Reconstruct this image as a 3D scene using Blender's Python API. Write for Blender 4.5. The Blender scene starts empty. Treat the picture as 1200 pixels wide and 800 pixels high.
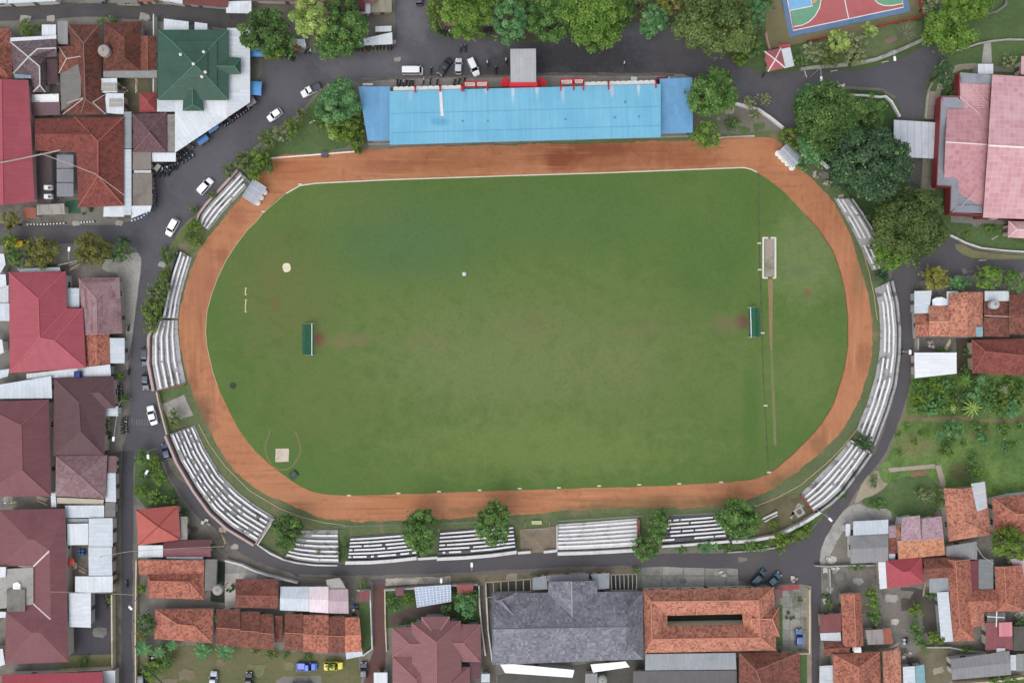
import bpy, math, random
import numpy as np
from mathutils import Vector
from mathutils.geometry import tessellate_polygon
random.seed(11); rng = np.random.default_rng(11)
SC = bpy.context.scene; COL = SC.collection
CAM = 200.0; S = 0.2
ORG = {}

def P(x, y, h=0.0):
    """photo pixel of a point that is h metres above the ground -> its place in the world"""
    k = S * (CAM - h) / CAM
    return Vector(((x - 600) * k, (400 - y) * k, h))

def R4(x0, y0, x1, y1): return [(x0, y0), (x1, y0), (x1, y1), (x0, y1)]

# ------------------------------------------------------------------ materials
def lin(c):
    o = []
    for v in c[:3]:
        v = v / 255.0
        o.append(v / 12.92 if v <= 0.04045 else ((v + 0.055) / 1.055) ** 2.4)
    return (o[0], o[1], o[2], 1.0)

def lind(c, k=0.22):
    r = lin(c); y = .2126 * r[0] + .7152 * r[1] + .0722 * r[2]
    return (r[0] + (y - r[0]) * k, r[1] + (y - r[1]) * k, r[2] + (y - r[2]) * k, 1.0)
def linl(c, k=0.98): return tuple(v * k for v in lin(c)[:3]) + (1.0,)

class NT:
    def __init__(s, name):
        s.m = bpy.data.materials.new(name); s.m.use_nodes = True
        s.t = s.m.node_tree; s.t.nodes.clear()
        s.out = s.n('ShaderNodeOutputMaterial'); s.b = s.n('ShaderNodeBsdfPrincipled')
        s.t.links.new(s.b.outputs[0], s.out.inputs['Surface'])
        s.b.inputs['Roughness'].default_value = 0.85
        s.b.inputs['Specular IOR Level'].default_value = 0.25
    def n(s, typ, **kw):
        o = s.t.nodes.new(typ)
        for k, v in kw.items(): setattr(o, k, v)
        return o
    def l(s, a, b): s.t.links.new(a, b)
    def val(s, x, sock):
        if hasattr(x, 'is_output'): s.l(x, sock)
        else: sock.default_value = x
    def math(s, op, a, b=0.0, clamp=False):
        o = s.n('ShaderNodeMath', operation=op, use_clamp=clamp)
        s.val(a, o.inputs[0]); s.val(b, o.inputs[1]); return o.outputs[0]
    def mix(s, f, a, b, mode='MIX'):
        o = s.n('ShaderNodeMix', data_type='RGBA', blend_type=mode)
        s.val(f, o.inputs[0]); s.val(a, o.inputs[6]); s.val(b, o.inputs[7]); return o.outputs[2]
    def pos(s): return s.n('ShaderNodeNewGeometry').outputs['Position']
    def uv(s):
        o = s.n('ShaderNodeUVMap'); o.uv_map = 'uv'
        q = s.n('ShaderNodeSeparateXYZ'); s.l(o.outputs[0], q.inputs[0]); return q.outputs[0], q.outputs[1]
    def comb(s, x, y, z=0.0):
        o = s.n('ShaderNodeCombineXYZ')
        for i, v in enumerate((x, y, z)): s.val(v, o.inputs[i])
        return o.outputs[0]
    def noise(s, vec, scale, detail=3, rough=0.55, dist=0.0):
        o = s.n('ShaderNodeTexNoise'); s.l(vec, o.inputs['Vector'])
        o.inputs['Scale'].default_value = scale; o.inputs['Detail'].default_value = detail
        o.inputs['Roughness'].default_value = rough; o.inputs['Distortion'].default_value = dist
        return o.outputs[0]
    def ramp(s, f, lo, hi):
        o = s.n('ShaderNodeMapRange', interpolation_type='SMOOTHSTEP'); s.val(f, o.inputs[0])
        o.inputs[1].default_value = lo; o.inputs[2].default_value = hi; return o.outputs[0]
    def white(s, vec):
        o = s.n('ShaderNodeTexWhiteNoise', noise_dimensions='3D'); s.l(vec, o.inputs[0]); return o.outputs[0]
    def bump(s, h, strength=0.5, dist=0.05):
        o = s.n('ShaderNodeBump'); o.inputs['Strength'].default_value = strength; o.inputs['Distance'].default_value = dist
        s.l(h, o.inputs['Height']); s.l(o.outputs[0], s.b.inputs['Normal'])
    def col(s, c): s.val(c, s.b.inputs['Base Color'])
    def spots(s, base, lst):
        """worn or stained patches: (px, py, radius px, stretch y, colour, strength)"""
        p = s.pos(); nz = s.noise(p, 0.35, 5, 0.65)
        q = s.n('ShaderNodeSeparateXYZ'); s.l(p, q.inputs[0])
        c = base
        for (x, y, r, sy, colr, st) in lst:
            w = P(x, y)
            dx = s.math('DIVIDE', s.math('SUBTRACT', q.outputs[0], w.x), r * S)
            dy = s.math('DIVIDE', s.math('SUBTRACT', q.outputs[1], w.y), r * S * sy)
            d = s.math('SQRT', s.math('ADD', s.math('MULTIPLY', dx, dx), s.math('MULTIPLY', dy, dy)))
            d = s.math('ADD', d, s.math('MULTIPLY', s.math('SUBTRACT', nz, 0.5), 1.3))
            f = s.math('MULTIPLY', s.math('SUBTRACT', 1.0, s.ramp(d, 0.25, 1.05)), st)
            c = s.mix(f, c, lin(colr))
        return c

MC = {}
def cached(fn):
    def g(*a):
        k = (fn.__name__,) + a
        if k not in MC: MC[k] = fn(*a)
        return MC[k]
    return g

@cached
def tile(c1, c2, c3, cu=0.4, cv=0.42, amt=0.5):
    s = NT('roof_tiles'); u, v = s.uv(); p = s.pos()
    cell = s.comb(s.math('FLOOR', s.math('DIVIDE', u, cu)), s.math('FLOOR', s.math('DIVIDE', v, cv)))
    r = s.white(cell)
    big = s.noise(p, 0.16, 5, 0.6); mid = s.noise(p, 0.9, 4, 0.7)
    f = s.math('ADD', s.math('MULTIPLY', s.math('SUBTRACT', r, 0.5), 1.15), s.math('ADD', 0.45, s.math('MULTIPLY', s.math('SUBTRACT', mid, 0.5), 1.7)), True)
    c = s.mix(f, lind(c1), lind(c2))
    fine = s.noise(p, 2.3, 5, 0.8)
    c = s.mix(s.math('MULTIPLY', s.ramp(fine, 0.52, 0.66), 0.6), c, lind(c3))
    c = s.mix(s.math('MULTIPLY', s.ramp(r, 0.78, 0.98), 0.5), c, lind(c3))
    c = s.mix(s.math('MULTIPLY', s.ramp(big, 0.5, 0.72), amt), c, lind(c3))
    rp = s.white(s.comb(s.math('FLOOR', s.math('DIVIDE', u, 1.6)), s.math('FLOOR', s.math('DIVIDE', v, 1.26)), 3.0))
    c = s.mix(s.math('MULTIPLY', s.math('GREATER_THAN', rp, 0.93), 0.2), c, tuple(min(.8, q * 1.35) for q in lind(c1)[:3]) + (1,))
    c = s.mix(s.math('MULTIPLY', s.math('LESS_THAN', rp, 0.07), 0.2), c, lind(c3))
    s.col(c); s.b.inputs['Roughness'].default_value = 0.9
    h = s.math('ADD', s.math('MULTIPLY', s.math('SINE', s.math('MULTIPLY', u, 2 * math.pi / 0.28)), 0.5), s.math('FRACT', s.math('DIVIDE', v, 0.36)))
    s.bump(h, 0.55, 0.05); return s.m

@cached
def metal(c, period=0.8, dirt=0.35, rough=0.45, seam=0.14):
    s = NT('sheet_metal'); u, v = s.uv(); p = s.pos()
    st = s.noise(s.comb(s.math('MULTIPLY', u, 2.2), s.math('MULTIPLY', v, 0.12)), 1.0, 4, 0.6)
    blot = s.noise(p, 0.25, 5, 0.65)
    fr = s.math('FRACT', s.math('DIVIDE', u, period))
    sheet = s.white(s.comb(s.math('FLOOR', s.math('DIVIDE', u, period)), s.math('FLOOR', s.math('DIVIDE', v, 3.1))))
    b = lind(c); d = tuple(x * 0.62 for x in b[:3]) + (1,); br = tuple(min(0.86, x * 1.1) for x in b[:3]) + (1,)
    c1 = s.mix(s.ramp(st, 0.3, 0.7), br, b)
    c1 = s.mix(s.math('MULTIPLY', sheet, 0.22), c1, d)
    c1 = s.mix(s.math('MULTIPLY', s.ramp(blot, 0.48, 0.75), dirt), c1, d)
    c1 = s.mix(s.math('MULTIPLY', s.math('LESS_THAN', fr, 0.16), seam), c1, d)
    sp = s.noise(p, 1.3, 5, 0.75); c1 = s.mix(s.math('MULTIPLY', s.ramp(sp, 0.5, 0.72), 0.35), c1, d)
    s.col(c1); s.b.inputs['Roughness'].default_value = rough
    s.bump(s.math('SINE', s.math('MULTIPLY', u, 2 * math.pi / (period * 0.5))), 0.35, 0.03); return s.m

@cached
def rough(c1, c2, c3, scale=0.3, fine=2.5, stain=0.6, joint=0.0):
    """concrete, asphalt, earth: two tones plus stains"""
    s = NT('mineral_ground'); p = s.pos()
    a = s.noise(p, scale, 5, 0.62); b = s.noise(p, fine, 4, 0.7); g = s.noise(p, scale * 0.45, 4, 0.6, 0.6)
    f = s.math('ADD', s.math('MULTIPLY', s.math('SUBTRACT', a, 0.5), 1.7), s.math('ADD', 0.5, s.math('MULTIPLY', s.math('SUBTRACT', b, 0.5), 1.3)), True)
    c = s.mix(f, lind(c1, .12), lind(c2, .12))
    c = s.mix(s.math('MULTIPLY', s.ramp(g, 0.5, 0.68), stain), c, lind(c3, .12))
    sp = s.noise(p, 1.25, 6, 0.8)
    c = s.mix(s.math('MULTIPLY', s.ramp(sp, 0.5, 0.66), stain * .6), c, lind(c3, .12))
    sq = s.noise(p, 1.7, 6, 0.8); c = s.mix(s.math('MULTIPLY', s.ramp(sq, 0.54, 0.7), stain * .4), c, tuple(min(.85, v * 1.3) for v in lind(c2, .12)[:3]) + (1,))
    if joint:
        u, v = s.uv()
        j = s.math('MAXIMUM', s.math('LESS_THAN', s.math('FRACT', s.math('DIVIDE', u, joint)), 0.07), s.math('LESS_THAN', s.math('FRACT', s.math('DIVIDE', v, joint)), 0.07))
        k = s.white(s.comb(s.math('FLOOR', s.math('DIVIDE', u, joint)), s.math('FLOOR', s.math('DIVIDE', v, joint))))
        c = s.mix(s.math('MULTIPLY', k, 0.35), c, lind(c3, .12)); c = s.mix(s.math('MULTIPLY', j, 0.5), c, lind(c3, .12))
    s.col(c); s.b.inputs['Roughness'].default_value = 0.9
    s.bump(b, 0.25, 0.04); return s.m

@cached
def grass(c1, c2, c3, c4, bare=0.35):
    s = NT('grass'); p = s.pos()
    a = s.noise(p, 0.09, 5, 0.6); b = s.noise(p, 0.7, 5, 0.72); g = s.noise(p, 0.22, 5, 0.65, 0.5); f3 = s.noise(p, 4.5, 3, 0.7)
    f = s.math('ADD', s.math('MULTIPLY', s.math('SUBTRACT', a, 0.5), 1.8), s.math('ADD', 0.5, s.math('MULTIPLY', s.math('SUBTRACT', b, 0.5), 1.5)), True)
    c = s.mix(f, lind(c1, .12), lind(c2, .12))
    c = s.mix(s.math('MULTIPLY', s.ramp(f3, 0.4, 0.75), 0.45), c, lind(c3, .12))
    c = s.mix(s.math('MULTIPLY', s.ramp(g, 0.52, 0.7), bare), c, lind(c4, .12))
    f4 = s.noise(p, 1.3, 5, 0.78); c = s.mix(s.math('MULTIPLY', s.ramp(f4, 0.52, 0.68), .5), c, tuple(v * .62 for v in lind(c3, .12)[:3]) + (1,))
    f5 = s.noise(p, 1.9, 5, 0.78); c = s.mix(s.math('MULTIPLY', s.ramp(f5, 0.54, 0.7), .5), c, tuple(v * 1.35 for v in lind(c2, .12)[:3]) + (1,))
    s.col(c); s.bump(f3, 0.5, 0.12); return s.m

@cached
def plain(c, r=0.6, spec=0.3):
    s = NT('paint'); p = s.pos(); n = s.noise(p, 1.1, 4, 0.65)
    b = lin(c); d = tuple(x * 0.78 for x in b[:3]) + (1,)
    s.col(s.mix(s.math('MULTIPLY', s.ramp(n, 0.45, 0.75), 0.6), b, d))
    s.b.inputs['Roughness'].default_value = r; s.b.inputs['Specular IOR Level'].default_value = spec; return s.m

@cached
def gloss(c):
    s = NT('car_paint'); b = lin(c); s.col(b)
    s.b.inputs['Roughness'].default_value = 0.28; s.b.inputs['Specular IOR Level'].default_value = 0.5
    s.b.inputs['Coat Weight'].default_value = 0.4; s.b.inputs['Coat Roughness'].default_value = 0.1; return s.m

@cached
def glass_dark(c=(22, 26, 30)):
    s = NT('tinted_glass'); s.col(lin(c)); s.b.inputs['Roughness'].default_value = 0.08
    s.b.inputs['Specular IOR Level'].default_value = 0.5; return s.m

@cached
def leaf(c1, c2, c3):
    s = NT('foliage'); g = s.n('ShaderNodeNewGeometry'); p = g.outputs['Position']
    r = g.outputs['Random Per Island']; n = s.noise(p, 0.55, 3, 0.6)
    at = s.n('ShaderNodeAttribute'); at.attribute_name = 'tint'
    f = s.math('ADD', s.math('ADD', s.math('MULTIPLY', r, 0.45), s.math('MULTIPLY', at.outputs['Fac'], 0.55)), s.math('MULTIPLY', s.math('SUBTRACT', n, 0.46), 1.1), True)
    c = s.mix(f, linl(c1), linl(c2)); c = s.mix(s.math('MULTIPLY', s.ramp(r, 0.9, 0.97), 0.7), c, linl(c3))
    s.col(c); s.b.inputs['Roughness'].default_value = 0.6
    tr = s.n('ShaderNodeBsdfTranslucent'); s.l(c, tr.inputs[0])
    mx = s.n('ShaderNodeMixShader'); mx.inputs[0].default_value = 0.22
    s.l(s.b.outputs[0], mx.inputs[1]); s.l(tr.outputs[0], mx.inputs[2]); s.l(mx.outputs[0], s.out.inputs['Surface'])
    return s.m

# ------------------------------------------------------------------ mesh builder
class MB:
    def __init__(s): s.v = []; s.f = []; s.m = []; s.key = {}
    def vid(s, p):
        s.v.append((p[0], p[1], p[2])); return len(s.v) - 1
    def face(s, pts, m=0):
        s.f.append([s.vid(p) for p in pts]); s.m.append(m); return s
    def up(s, pts, m=0):
        a = np.array([tuple(p) for p in pts], float); b = np.roll(a, -1, 0)
        nz = ((a[:, 0] - b[:, 0]) * (a[:, 1] + b[:, 1])).sum()
        return s.face(pts if nz > 0 else list(pts)[::-1], m)
    def prism(s, pts, z0, z1, m=0, mt=None, bottom=False):
        """pts: world xy polygon"""
        a = np.array([(p[0], p[1]) for p in pts], float); b = np.roll(a, -1, 0)
        if ((a[:, 0] - b[:, 0]) * (a[:, 1] + b[:, 1])).sum() < 0: a = a[::-1]
        n = len(a); i = len(s.v)
        zz0 = z0 if hasattr(z0, '__len__') else [z0] * n; zz1 = z1 if hasattr(z1, '__len__') else [z1] * n
        for k in range(n): s.v.append((a[k][0], a[k][1], zz0[k]))
        for k in range(n): s.v.append((a[k][0], a[k][1], zz1[k]))
        for k in range(n):
            j = (k + 1) % n; s.f.append([i + k, i + j, i + n + j, i + n + k]); s.m.append(m)
        s.f.append([i + n + k for k in range(n)]); s.m.append(m if mt is None else mt)
        if bottom: s.f.append([i + k for k in range(n)][::-1]); s.m.append(m)
        return s
    def box(s, c, size, rz=0.0, m=0, mt=None, ax=None):
        hx, hy, hz = size[0] / 2, size[1] / 2, size[2] / 2; ca, sa = math.cos(rz), math.sin(rz)
        pts = [(c[0] + x * ca - y * sa, c[1] + x * sa + y * ca) for x, y in ((-hx, -hy), (hx, -hy), (hx, hy), (-hx, hy))]
        return s.prism(pts, c[2] - hz, c[2] + hz, m, mt, True)
    def tube(s, path, r, n=6, m=0):
        path = [Vector(p) for p in path]; k0 = None; rr = r if hasattr(r, '__len__') else [r] * len(path)
        for i, p in enumerate(path):
            d = (path[min(i + 1, len(path) - 1)] - path[max(i - 1, 0)]).normalized()
            a = d.cross(Vector((0, 0, 1)));
            if a.length < 0.05: a = d.cross(Vector((0, 1, 0)))
            a.normalize(); b = a.cross(d); k = len(s.v)
            for j in range(n):
                t = 2 * math.pi * j / n; s.v.append(tuple(p + (a * math.cos(t) + b * math.sin(t)) * rr[i]))
            if k0 is not None:
                for j in range(n):
                    s.f.append([k0 + j, k0 + (j + 1) % n, k + (j + 1) % n, k + j]); s.m.append(m)
            else: s.f.append([k + j for j in range(n)]); s.m.append(m)
            k0 = k
        s.f.append([k0 + j for j in range(n)][::-1]); s.m.append(m); return s
    def lathe(s, c, prof, n=16, m=0):
        """prof: (radius, z)"""
        k0 = None
        for (r, z) in prof:
            k = len(s.v)
            for j in range(n):
                t = 2 * math.pi * j / n; s.v.append((c[0] + r * math.cos(t), c[1] + r * math.sin(t), c[2] + z))
            if k0 is not None:
                for j in range(n): s.f.append([k0 + j, k0 + (j + 1) % n, k + (j + 1) % n, k + j]); s.m.append(m)
            k0 = k
        s.f.append([k0 + j for j in range(n)]); s.m.append(m); return s
    def loft(s, secs, m=0, cap=True):
        k0 = None; n = len(secs[0])
        for sec in secs:
            k = len(s.v); s.v += [tuple(p) for p in sec]
            if k0 is not None:
                for j in range(n): s.f.append([k0 + j, k0 + (j + 1) % n, k + (j + 1) % n, k + j]); s.m.append(m)
            elif cap: s.f.append([k + j for j in range(n)][::-1]); s.m.append(m)
            k0 = k
        if cap: s.f.append([k0 + j for j in range(n)]); s.m.append(m)
        return s
    def wheel(s, c, r, w, m=0, n=14):
        for a, b in ((-1, 1),):
            k = len(s.v)
            for sgn in (-1, 1):
                for j in range(n):
                    t = 2 * math.pi * j / n; s.v.append((c[0] + r * math.cos(t), c[1] + sgn * w / 2, c[2] + r * math.sin(t)))
            for j in range(n): s.f.append([k + j, k + (j + 1) % n, k + n + (j + 1) % n, k + n + j]); s.m.append(m)
            s.f.append([k + j for j in range(n)]); s.m.append(m); s.f.append([k + n + j for j in range(n)][::-1]); s.m.append(m)
        return s
    def build(s, name, mats, parent=None, smooth=False):
        if not isinstance(mats, (list, tuple)): mats = [mats]
        me = bpy.data.meshes.new(name)
        org = ORG.get(parent.name, Vector()) if parent else Vector()
        v = [(p[0] - org.x, p[1] - org.y, p[2] - org.z) for p in s.v]
        me.from_pydata(v, [], s.f)
        for mt in mats: me.materials.append(mt)
        me.polygons.foreach_set('material_index', s.m)
        if smooth: me.polygons.foreach_set('use_smooth', [True] * len(s.f))
        lay = me.uv_layers.new(name='uv'); data = np.zeros((len(me.loops), 2)); V = np.array(s.v)
        for pl in me.polygons:
            nn = pl.normal
            u = Vector((-nn.y, nn.x, 0)); u = u.normalized() if u.length > 0.03 else Vector((1, 0, 0))
            w = nn.cross(u)
            if w.z < 0: w = -w
            li = list(range(pl.loop_start, pl.loop_start + pl.loop_total)); vi = [me.loops[i].vertex_index for i in li]
            pts = V[vi]; data[li, 0] = pts @ np.array(u); data[li, 1] = pts @ np.array(w)
        lay.data.foreach_set('uv', data.ravel()); me.update()
        o = bpy.data.objects.new(name, me); COL.objects.link(o)
        if parent: o.parent = parent; ORG[o.name] = org
        return o

def tag(o, label, cat, group=None):
    o['label'] = label; o['category'] = cat
    if group: o['group'] = group
    return o
def thing(name, label, cat, loc=(0, 0, 0), rz=0.0, group=None):
    o = bpy.data.objects.new(name, None); COL.objects.link(o); o.location = loc; o.rotation_euler = (0, 0, rz)
    o.empty_display_size = 0.5
    ORG[o.name] = Vector(loc) if rz == 0 else Vector(); return tag(o, label, cat, group)
def dup(root, loc, rz, label=None, group=None):
    r = root.copy(); COL.objects.link(r); r.location = loc; r.rotation_euler = (0, 0, rz)
    if label: r['label'] = label
    if group: r['group'] = group
    for ch in list(root.children):
        c = ch.copy(); COL.objects.link(c); c.parent = r
        for g in list(ch.children):
            d = g.copy(); COL.objects.link(d); d.parent = c
    return r

# ------------------------------------------------------------------ ground sheets
def smooth_poly(pts, it=2):
    p = [Vector((a[0], a[1])) for a in pts]
    for _ in range(it):
        q = []
        for i in range(len(p)):
            a, b = p[i], p[(i + 1) % len(p)]
            q += [a * 0.75 + b * 0.25, a * 0.25 + b * 0.75]
        p = q
    return p
def rag(pts, amp, step=2.5):
    """natural uneven border"""
    out = []; w_ = 0.0
    for i in range(len(pts)):
        a, b = Vector(pts[i][:2]), Vector(pts[(i + 1) % len(pts)][:2]); d = b - a; n = max(1, int(d.length / step))
        if d.length < 1e-6: continue
        nrm = Vector((-d.y, d.x)).normalized()
        for k in range(n):
            w_ = .8 * w_ + .6 * random.gauss(0, amp); out.append(a + d * (k / n) + nrm * w_)
    return out
SHN = [0]
def sheet(name, pts, mat, level, smooth=0, amp=0.0, stuff=False):
    p = [Vector(q) for q in pts]
    if smooth: p = smooth_poly(p, smooth)
    if amp: p = rag(p, amp)
    z = 0.008 * level + SHN[0] * 0.00003; SHN[0] += 1
    b = MB(); b.up([P(q[0], q[1], 0) + Vector((0, 0, z)) for q in p])
    o = b.build(name, mat); o['kind'] = 'structure'; return o
def band(name, line, w, mat, level, h=0.0):
    """strip along a pixel line, w in metres"""
    pts = [P(*q) for q in line]; b = MB(); L = []; Rr = []
    for i, p in enumerate(pts):
        d = (pts[min(i + 1, len(pts) - 1)] - pts[max(i - 1, 0)]); d.z = 0; d.normalize(); n = Vector((-d.y, d.x, 0)) * (w / 2)
        L.append(p + n); Rr.append(p - n)
    poly = L + Rr[::-1]
    z = 0.008 * level
    if h: ribbon_wall(b, L, Rr, h)
    else:
        for i in range(len(L) - 1): b.up([L[i] + Vector((0, 0, z)), L[i + 1] + Vector((0, 0, z)), Rr[i + 1] + Vector((0, 0, z)), Rr[i] + Vector((0, 0, z))])
    return b.build(name, mat)
def ribbon_wall(b, L, Rr, h, z0=0.0, m=0):
    n = len(L); k = len(b.v)
    for i in range(n):
        for (q, z) in ((L[i], z0), (L[i], h), (Rr[i], h), (Rr[i], z0)): b.v.append((q[0], q[1], z))
    for i in range(n - 1):
        for j in range(4):
            b.f.append([k + 4 * i + j, k + 4 * i + (j + 1) % 4, k + 4 * i + 4 + (j + 1) % 4, k + 4 * i + 4 + j][::-1]); b.m.append(m)
    b.f.append([k, k + 1, k + 2, k + 3]); b.m.append(m); e = k + 4 * (n - 1); b.f.append([e + 3, e + 2, e + 1, e]); b.m.append(m)
def wall(line, label, mat, h=1.6, w=0.2, name='garden_wall', cat='wall', cap=None, group=None):
    pts = [P(*q) for q in line]; t = thing(name, label, cat, pts[0], 0, group)
    def rib(ww, z0, z1, nm, mt):
        L = []; Rr = []
        for i, p in enumerate(pts):
            d = (pts[min(i + 1, len(pts) - 1)] - pts[max(i - 1, 0)]); d.normalize(); n = Vector((-d.y, d.x, 0)) * (ww / 2)
            L.append(p + n); Rr.append(p - n)
        b = MB(); ribbon_wall(b, L, Rr, z1, z0); b.build(nm, mt, t)
    rib(w, 0, h, 'wall_body', mat)
    rib(w + 0.08, h, h + 0.07, 'coping', cap or mat)
    return t
def rail(line, label, mat, h=1.0, step=2.0, name='railing', cat='railing', bars=2, r=0.035, post_r=0.05):
    pts = [P(*q) for q in line]; t = thing(name, label, cat, pts[0])
    for k in range(bars):
        z = h * (k + 1) / bars; MB().tube([p + Vector((0, 0, z)) for p in pts], r, 5).build('rail_bar', mat, t)
    for i in range(len(pts) - 1):
        d = pts[i + 1] - pts[i]; n = max(1, int(d.length / step))
        for k in range(n + (i == len(pts) - 2)):
            p = pts[i] + d * (k / n); MB().tube([p, p + Vector((0, 0, h + 0.05))], post_r, 5).build('post', mat, t)
    return t

# ------------------------------------------------------------------ roofs and houses
def mid(a, b, t=0.5): return (a[0] + (b[0] - a[0]) * t, a[1] + (b[1] - a[1]) * t)
def dpx(a, b): return math.hypot(a[0] - b[0], a[1] - b[1])
def roof_geo(kind, q, hE, hR, o):
    """returns faces (lists of 3D points) and ridge lines"""
    if kind == 'custom':
        V = [P(*v) for v in q]; return [[V[i] for i in f] for f in o['faces']], [(V[i], V[j]) for i, j in o.get('ridges', [])]
    if kind in ('flat',):
        F = [[P(x, y, hE) for x, y in q]]; return F, []
    if kind == 'shed':
        F = [[P(x, y, h) for (x, y), h in zip(q, o['h'])]]; return F, []
    a, b, c, d = q
    A, B, Cc, D = [P(x, y, hE) for x, y in q]
    if kind == 'pyr':
        ap = o.get('apex') or mid(mid(a, c), mid(b, d)); T = P(ap[0], ap[1], hR)
        return [[A, B, T], [B, Cc, T], [Cc, D, T], [D, A, T]], [(A, T), (B, T), (Cc, T), (D, T)]
    w = (dpx(a, b) + dpx(d, c)) / 2; l = (dpx(a, d) + dpx(b, c)) / 2
    ax = o.get('ax') or ('h' if w >= l else 'v')
    if ax == 'h':
        m1, m2 = mid(a, d), mid(b, c); t = 0 if kind == 'gable' else min(0.46, l / 2 / w)
    else:
        m1, m2 = mid(a, b), mid(d, c); t = 0 if kind == 'gable' else min(0.46, w / 2 / l)
    r1, r2 = o.get('ridge') or (mid(m1, m2, t), mid(m1, m2, 1 - t))
    T1, T2 = P(r1[0], r1[1], hR), P(r2[0], r2[1], hR)
    if ax == 'h':
        F = [[A, B, T2, T1], [Cc, D, T1, T2]]; E = [[D, A, T1], [B, Cc, T2]]; hips = [(A, T1), (D, T1), (B, T2), (Cc, T2)]
    else:
        F = [[B, Cc, T2, T1], [D, A, T1, T2]]; E = [[A, B, T1], [Cc, D, T2]]; hips = [(A, T1), (B, T1), (Cc, T2), (D, T2)]
    if kind == 'gable': return F, [(T1, T2)] + ([('g', E)] if True else [])
    return F + E, [(T1, T2)] + hips

WALLC = [(196, 190, 178), (205, 203, 198), (182, 170, 150), (170, 176, 178), (190, 175, 165)]
def inset(pts, d):
    c = sum(pts, Vector()) / len(pts); out = []
    n = len(pts)
    for i in range(n):
        p0, p, p1 = pts[i - 1], pts[i], pts[(i + 1) % n]
        e0 = (p - p0).normalized(); e1 = (p1 - p).normalized()
        v = (-e0 + e1)
        if v.length < 0.05: v = Vector((-e0.y, e0.x, 0))
        v.normalize()
        if v.dot(c - p) < 0: v = -v
        out.append(p + v * d * 1.3)
    return out
FRAME = (225, 225, 222)
def openings(t, base, z1, nmax, door, wf):
    """windows and a door set into the wall sides that look towards the stadium"""
    n = len(base); sides = []
    cen = sum(base, Vector()) / n
    for i in range(n):
        p, q = base[i], base[(i + 1) % n]; d = q - p; L = d.length
        if L < 2.2: continue
        d.normalize(); nr = Vector((d.y, -d.x, 0))
        if nr.dot((p + q) / 2 - cen) < 0: nr = -nr
        sides.append((nr.dot(-cen.normalized()), p, d, nr, L))
    sides.sort(key=lambda s: -s[0])
    for si, (f, p, d, nr, L) in enumerate(sides[:2]):
        rz = math.atan2(d.y, d.x); k = max(1, min(nmax, int(L / 3.2)))
        for j in range(k):
            c = p + d * (L * (j + 0.5) / k)
            if door and si == 0 and j == k // 2:
                o = MB().box((c.x + nr.x * .02, c.y + nr.y * .02, 1.03), (0.95, 0.1, 2.06), rz).build('door', plain((104, 88, 76)), t)
                MB().box((c.x + d.x * .36 + nr.x * .09, c.y + d.y * .36 + nr.y * .09, 1.0), (0.05, 0.06, 0.14), rz).build('handle', plain((170, 165, 150)), o)
                continue
            hgt = min(1.15, z1 - 1.5)
            if hgt < 0.5: continue
            o = MB().box((c.x + nr.x * .01, c.y + nr.y * .01, 0.95 + hgt / 2), (1.25, 0.08, hgt), rz).build('window', glass_dark((38, 46, 52)), t)
            b = MB()
            for (dx, dz, sx, sz) in ((0, 0, 1.41, .08), (0, hgt, 1.41, .08), (-.665, hgt / 2, .08, hgt - .085), (.665, hgt / 2, .08, hgt - .085), (0, hgt / 2, .06, hgt - .085)):
                b.box((c.x + d.x * dx + nr.x * .03, c.y + d.y * dx + nr.y * .03, 0.95 + dz), (sx, 0.12, sz), rz)
            b.build('frame', plain(FRAME), o)

def slab(b, F, th=0.16):
    edges = {}
    kf = lambda p: (round(p[0], 3), round(p[1], 3), round(p[2], 3))
    for f in F:
        f = [Vector(p) for p in f]
        planar = len(f) == 3 or all(abs((p - f[0]).dot((f[1] - f[0]).cross(f[2] - f[0]).normalized())) < .004 for p in f)
        tris = [list(range(len(f)))] if planar else tessellate_polygon([f])
        for tr in tris:
            b.up([f[i] for i in tr], 0); b.face([f[i] - Vector((0, 0, th)) for i in tr], 1)
        for i in range(len(f)):
            e = (kf(f[i]), kf(f[(i + 1) % len(f)])); e2 = (e[1], e[0])
            if e2 in edges: edges[e2] = None
            elif e in edges: edges[e] = None
            else: edges[e] = (f[i], f[(i + 1) % len(f)])
    for e in edges.values():
        if e: b.face([e[0], e[1], Vector(e[1]) - Vector((0, 0, th)), Vector(e[0]) - Vector((0, 0, th))], 1)

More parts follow.
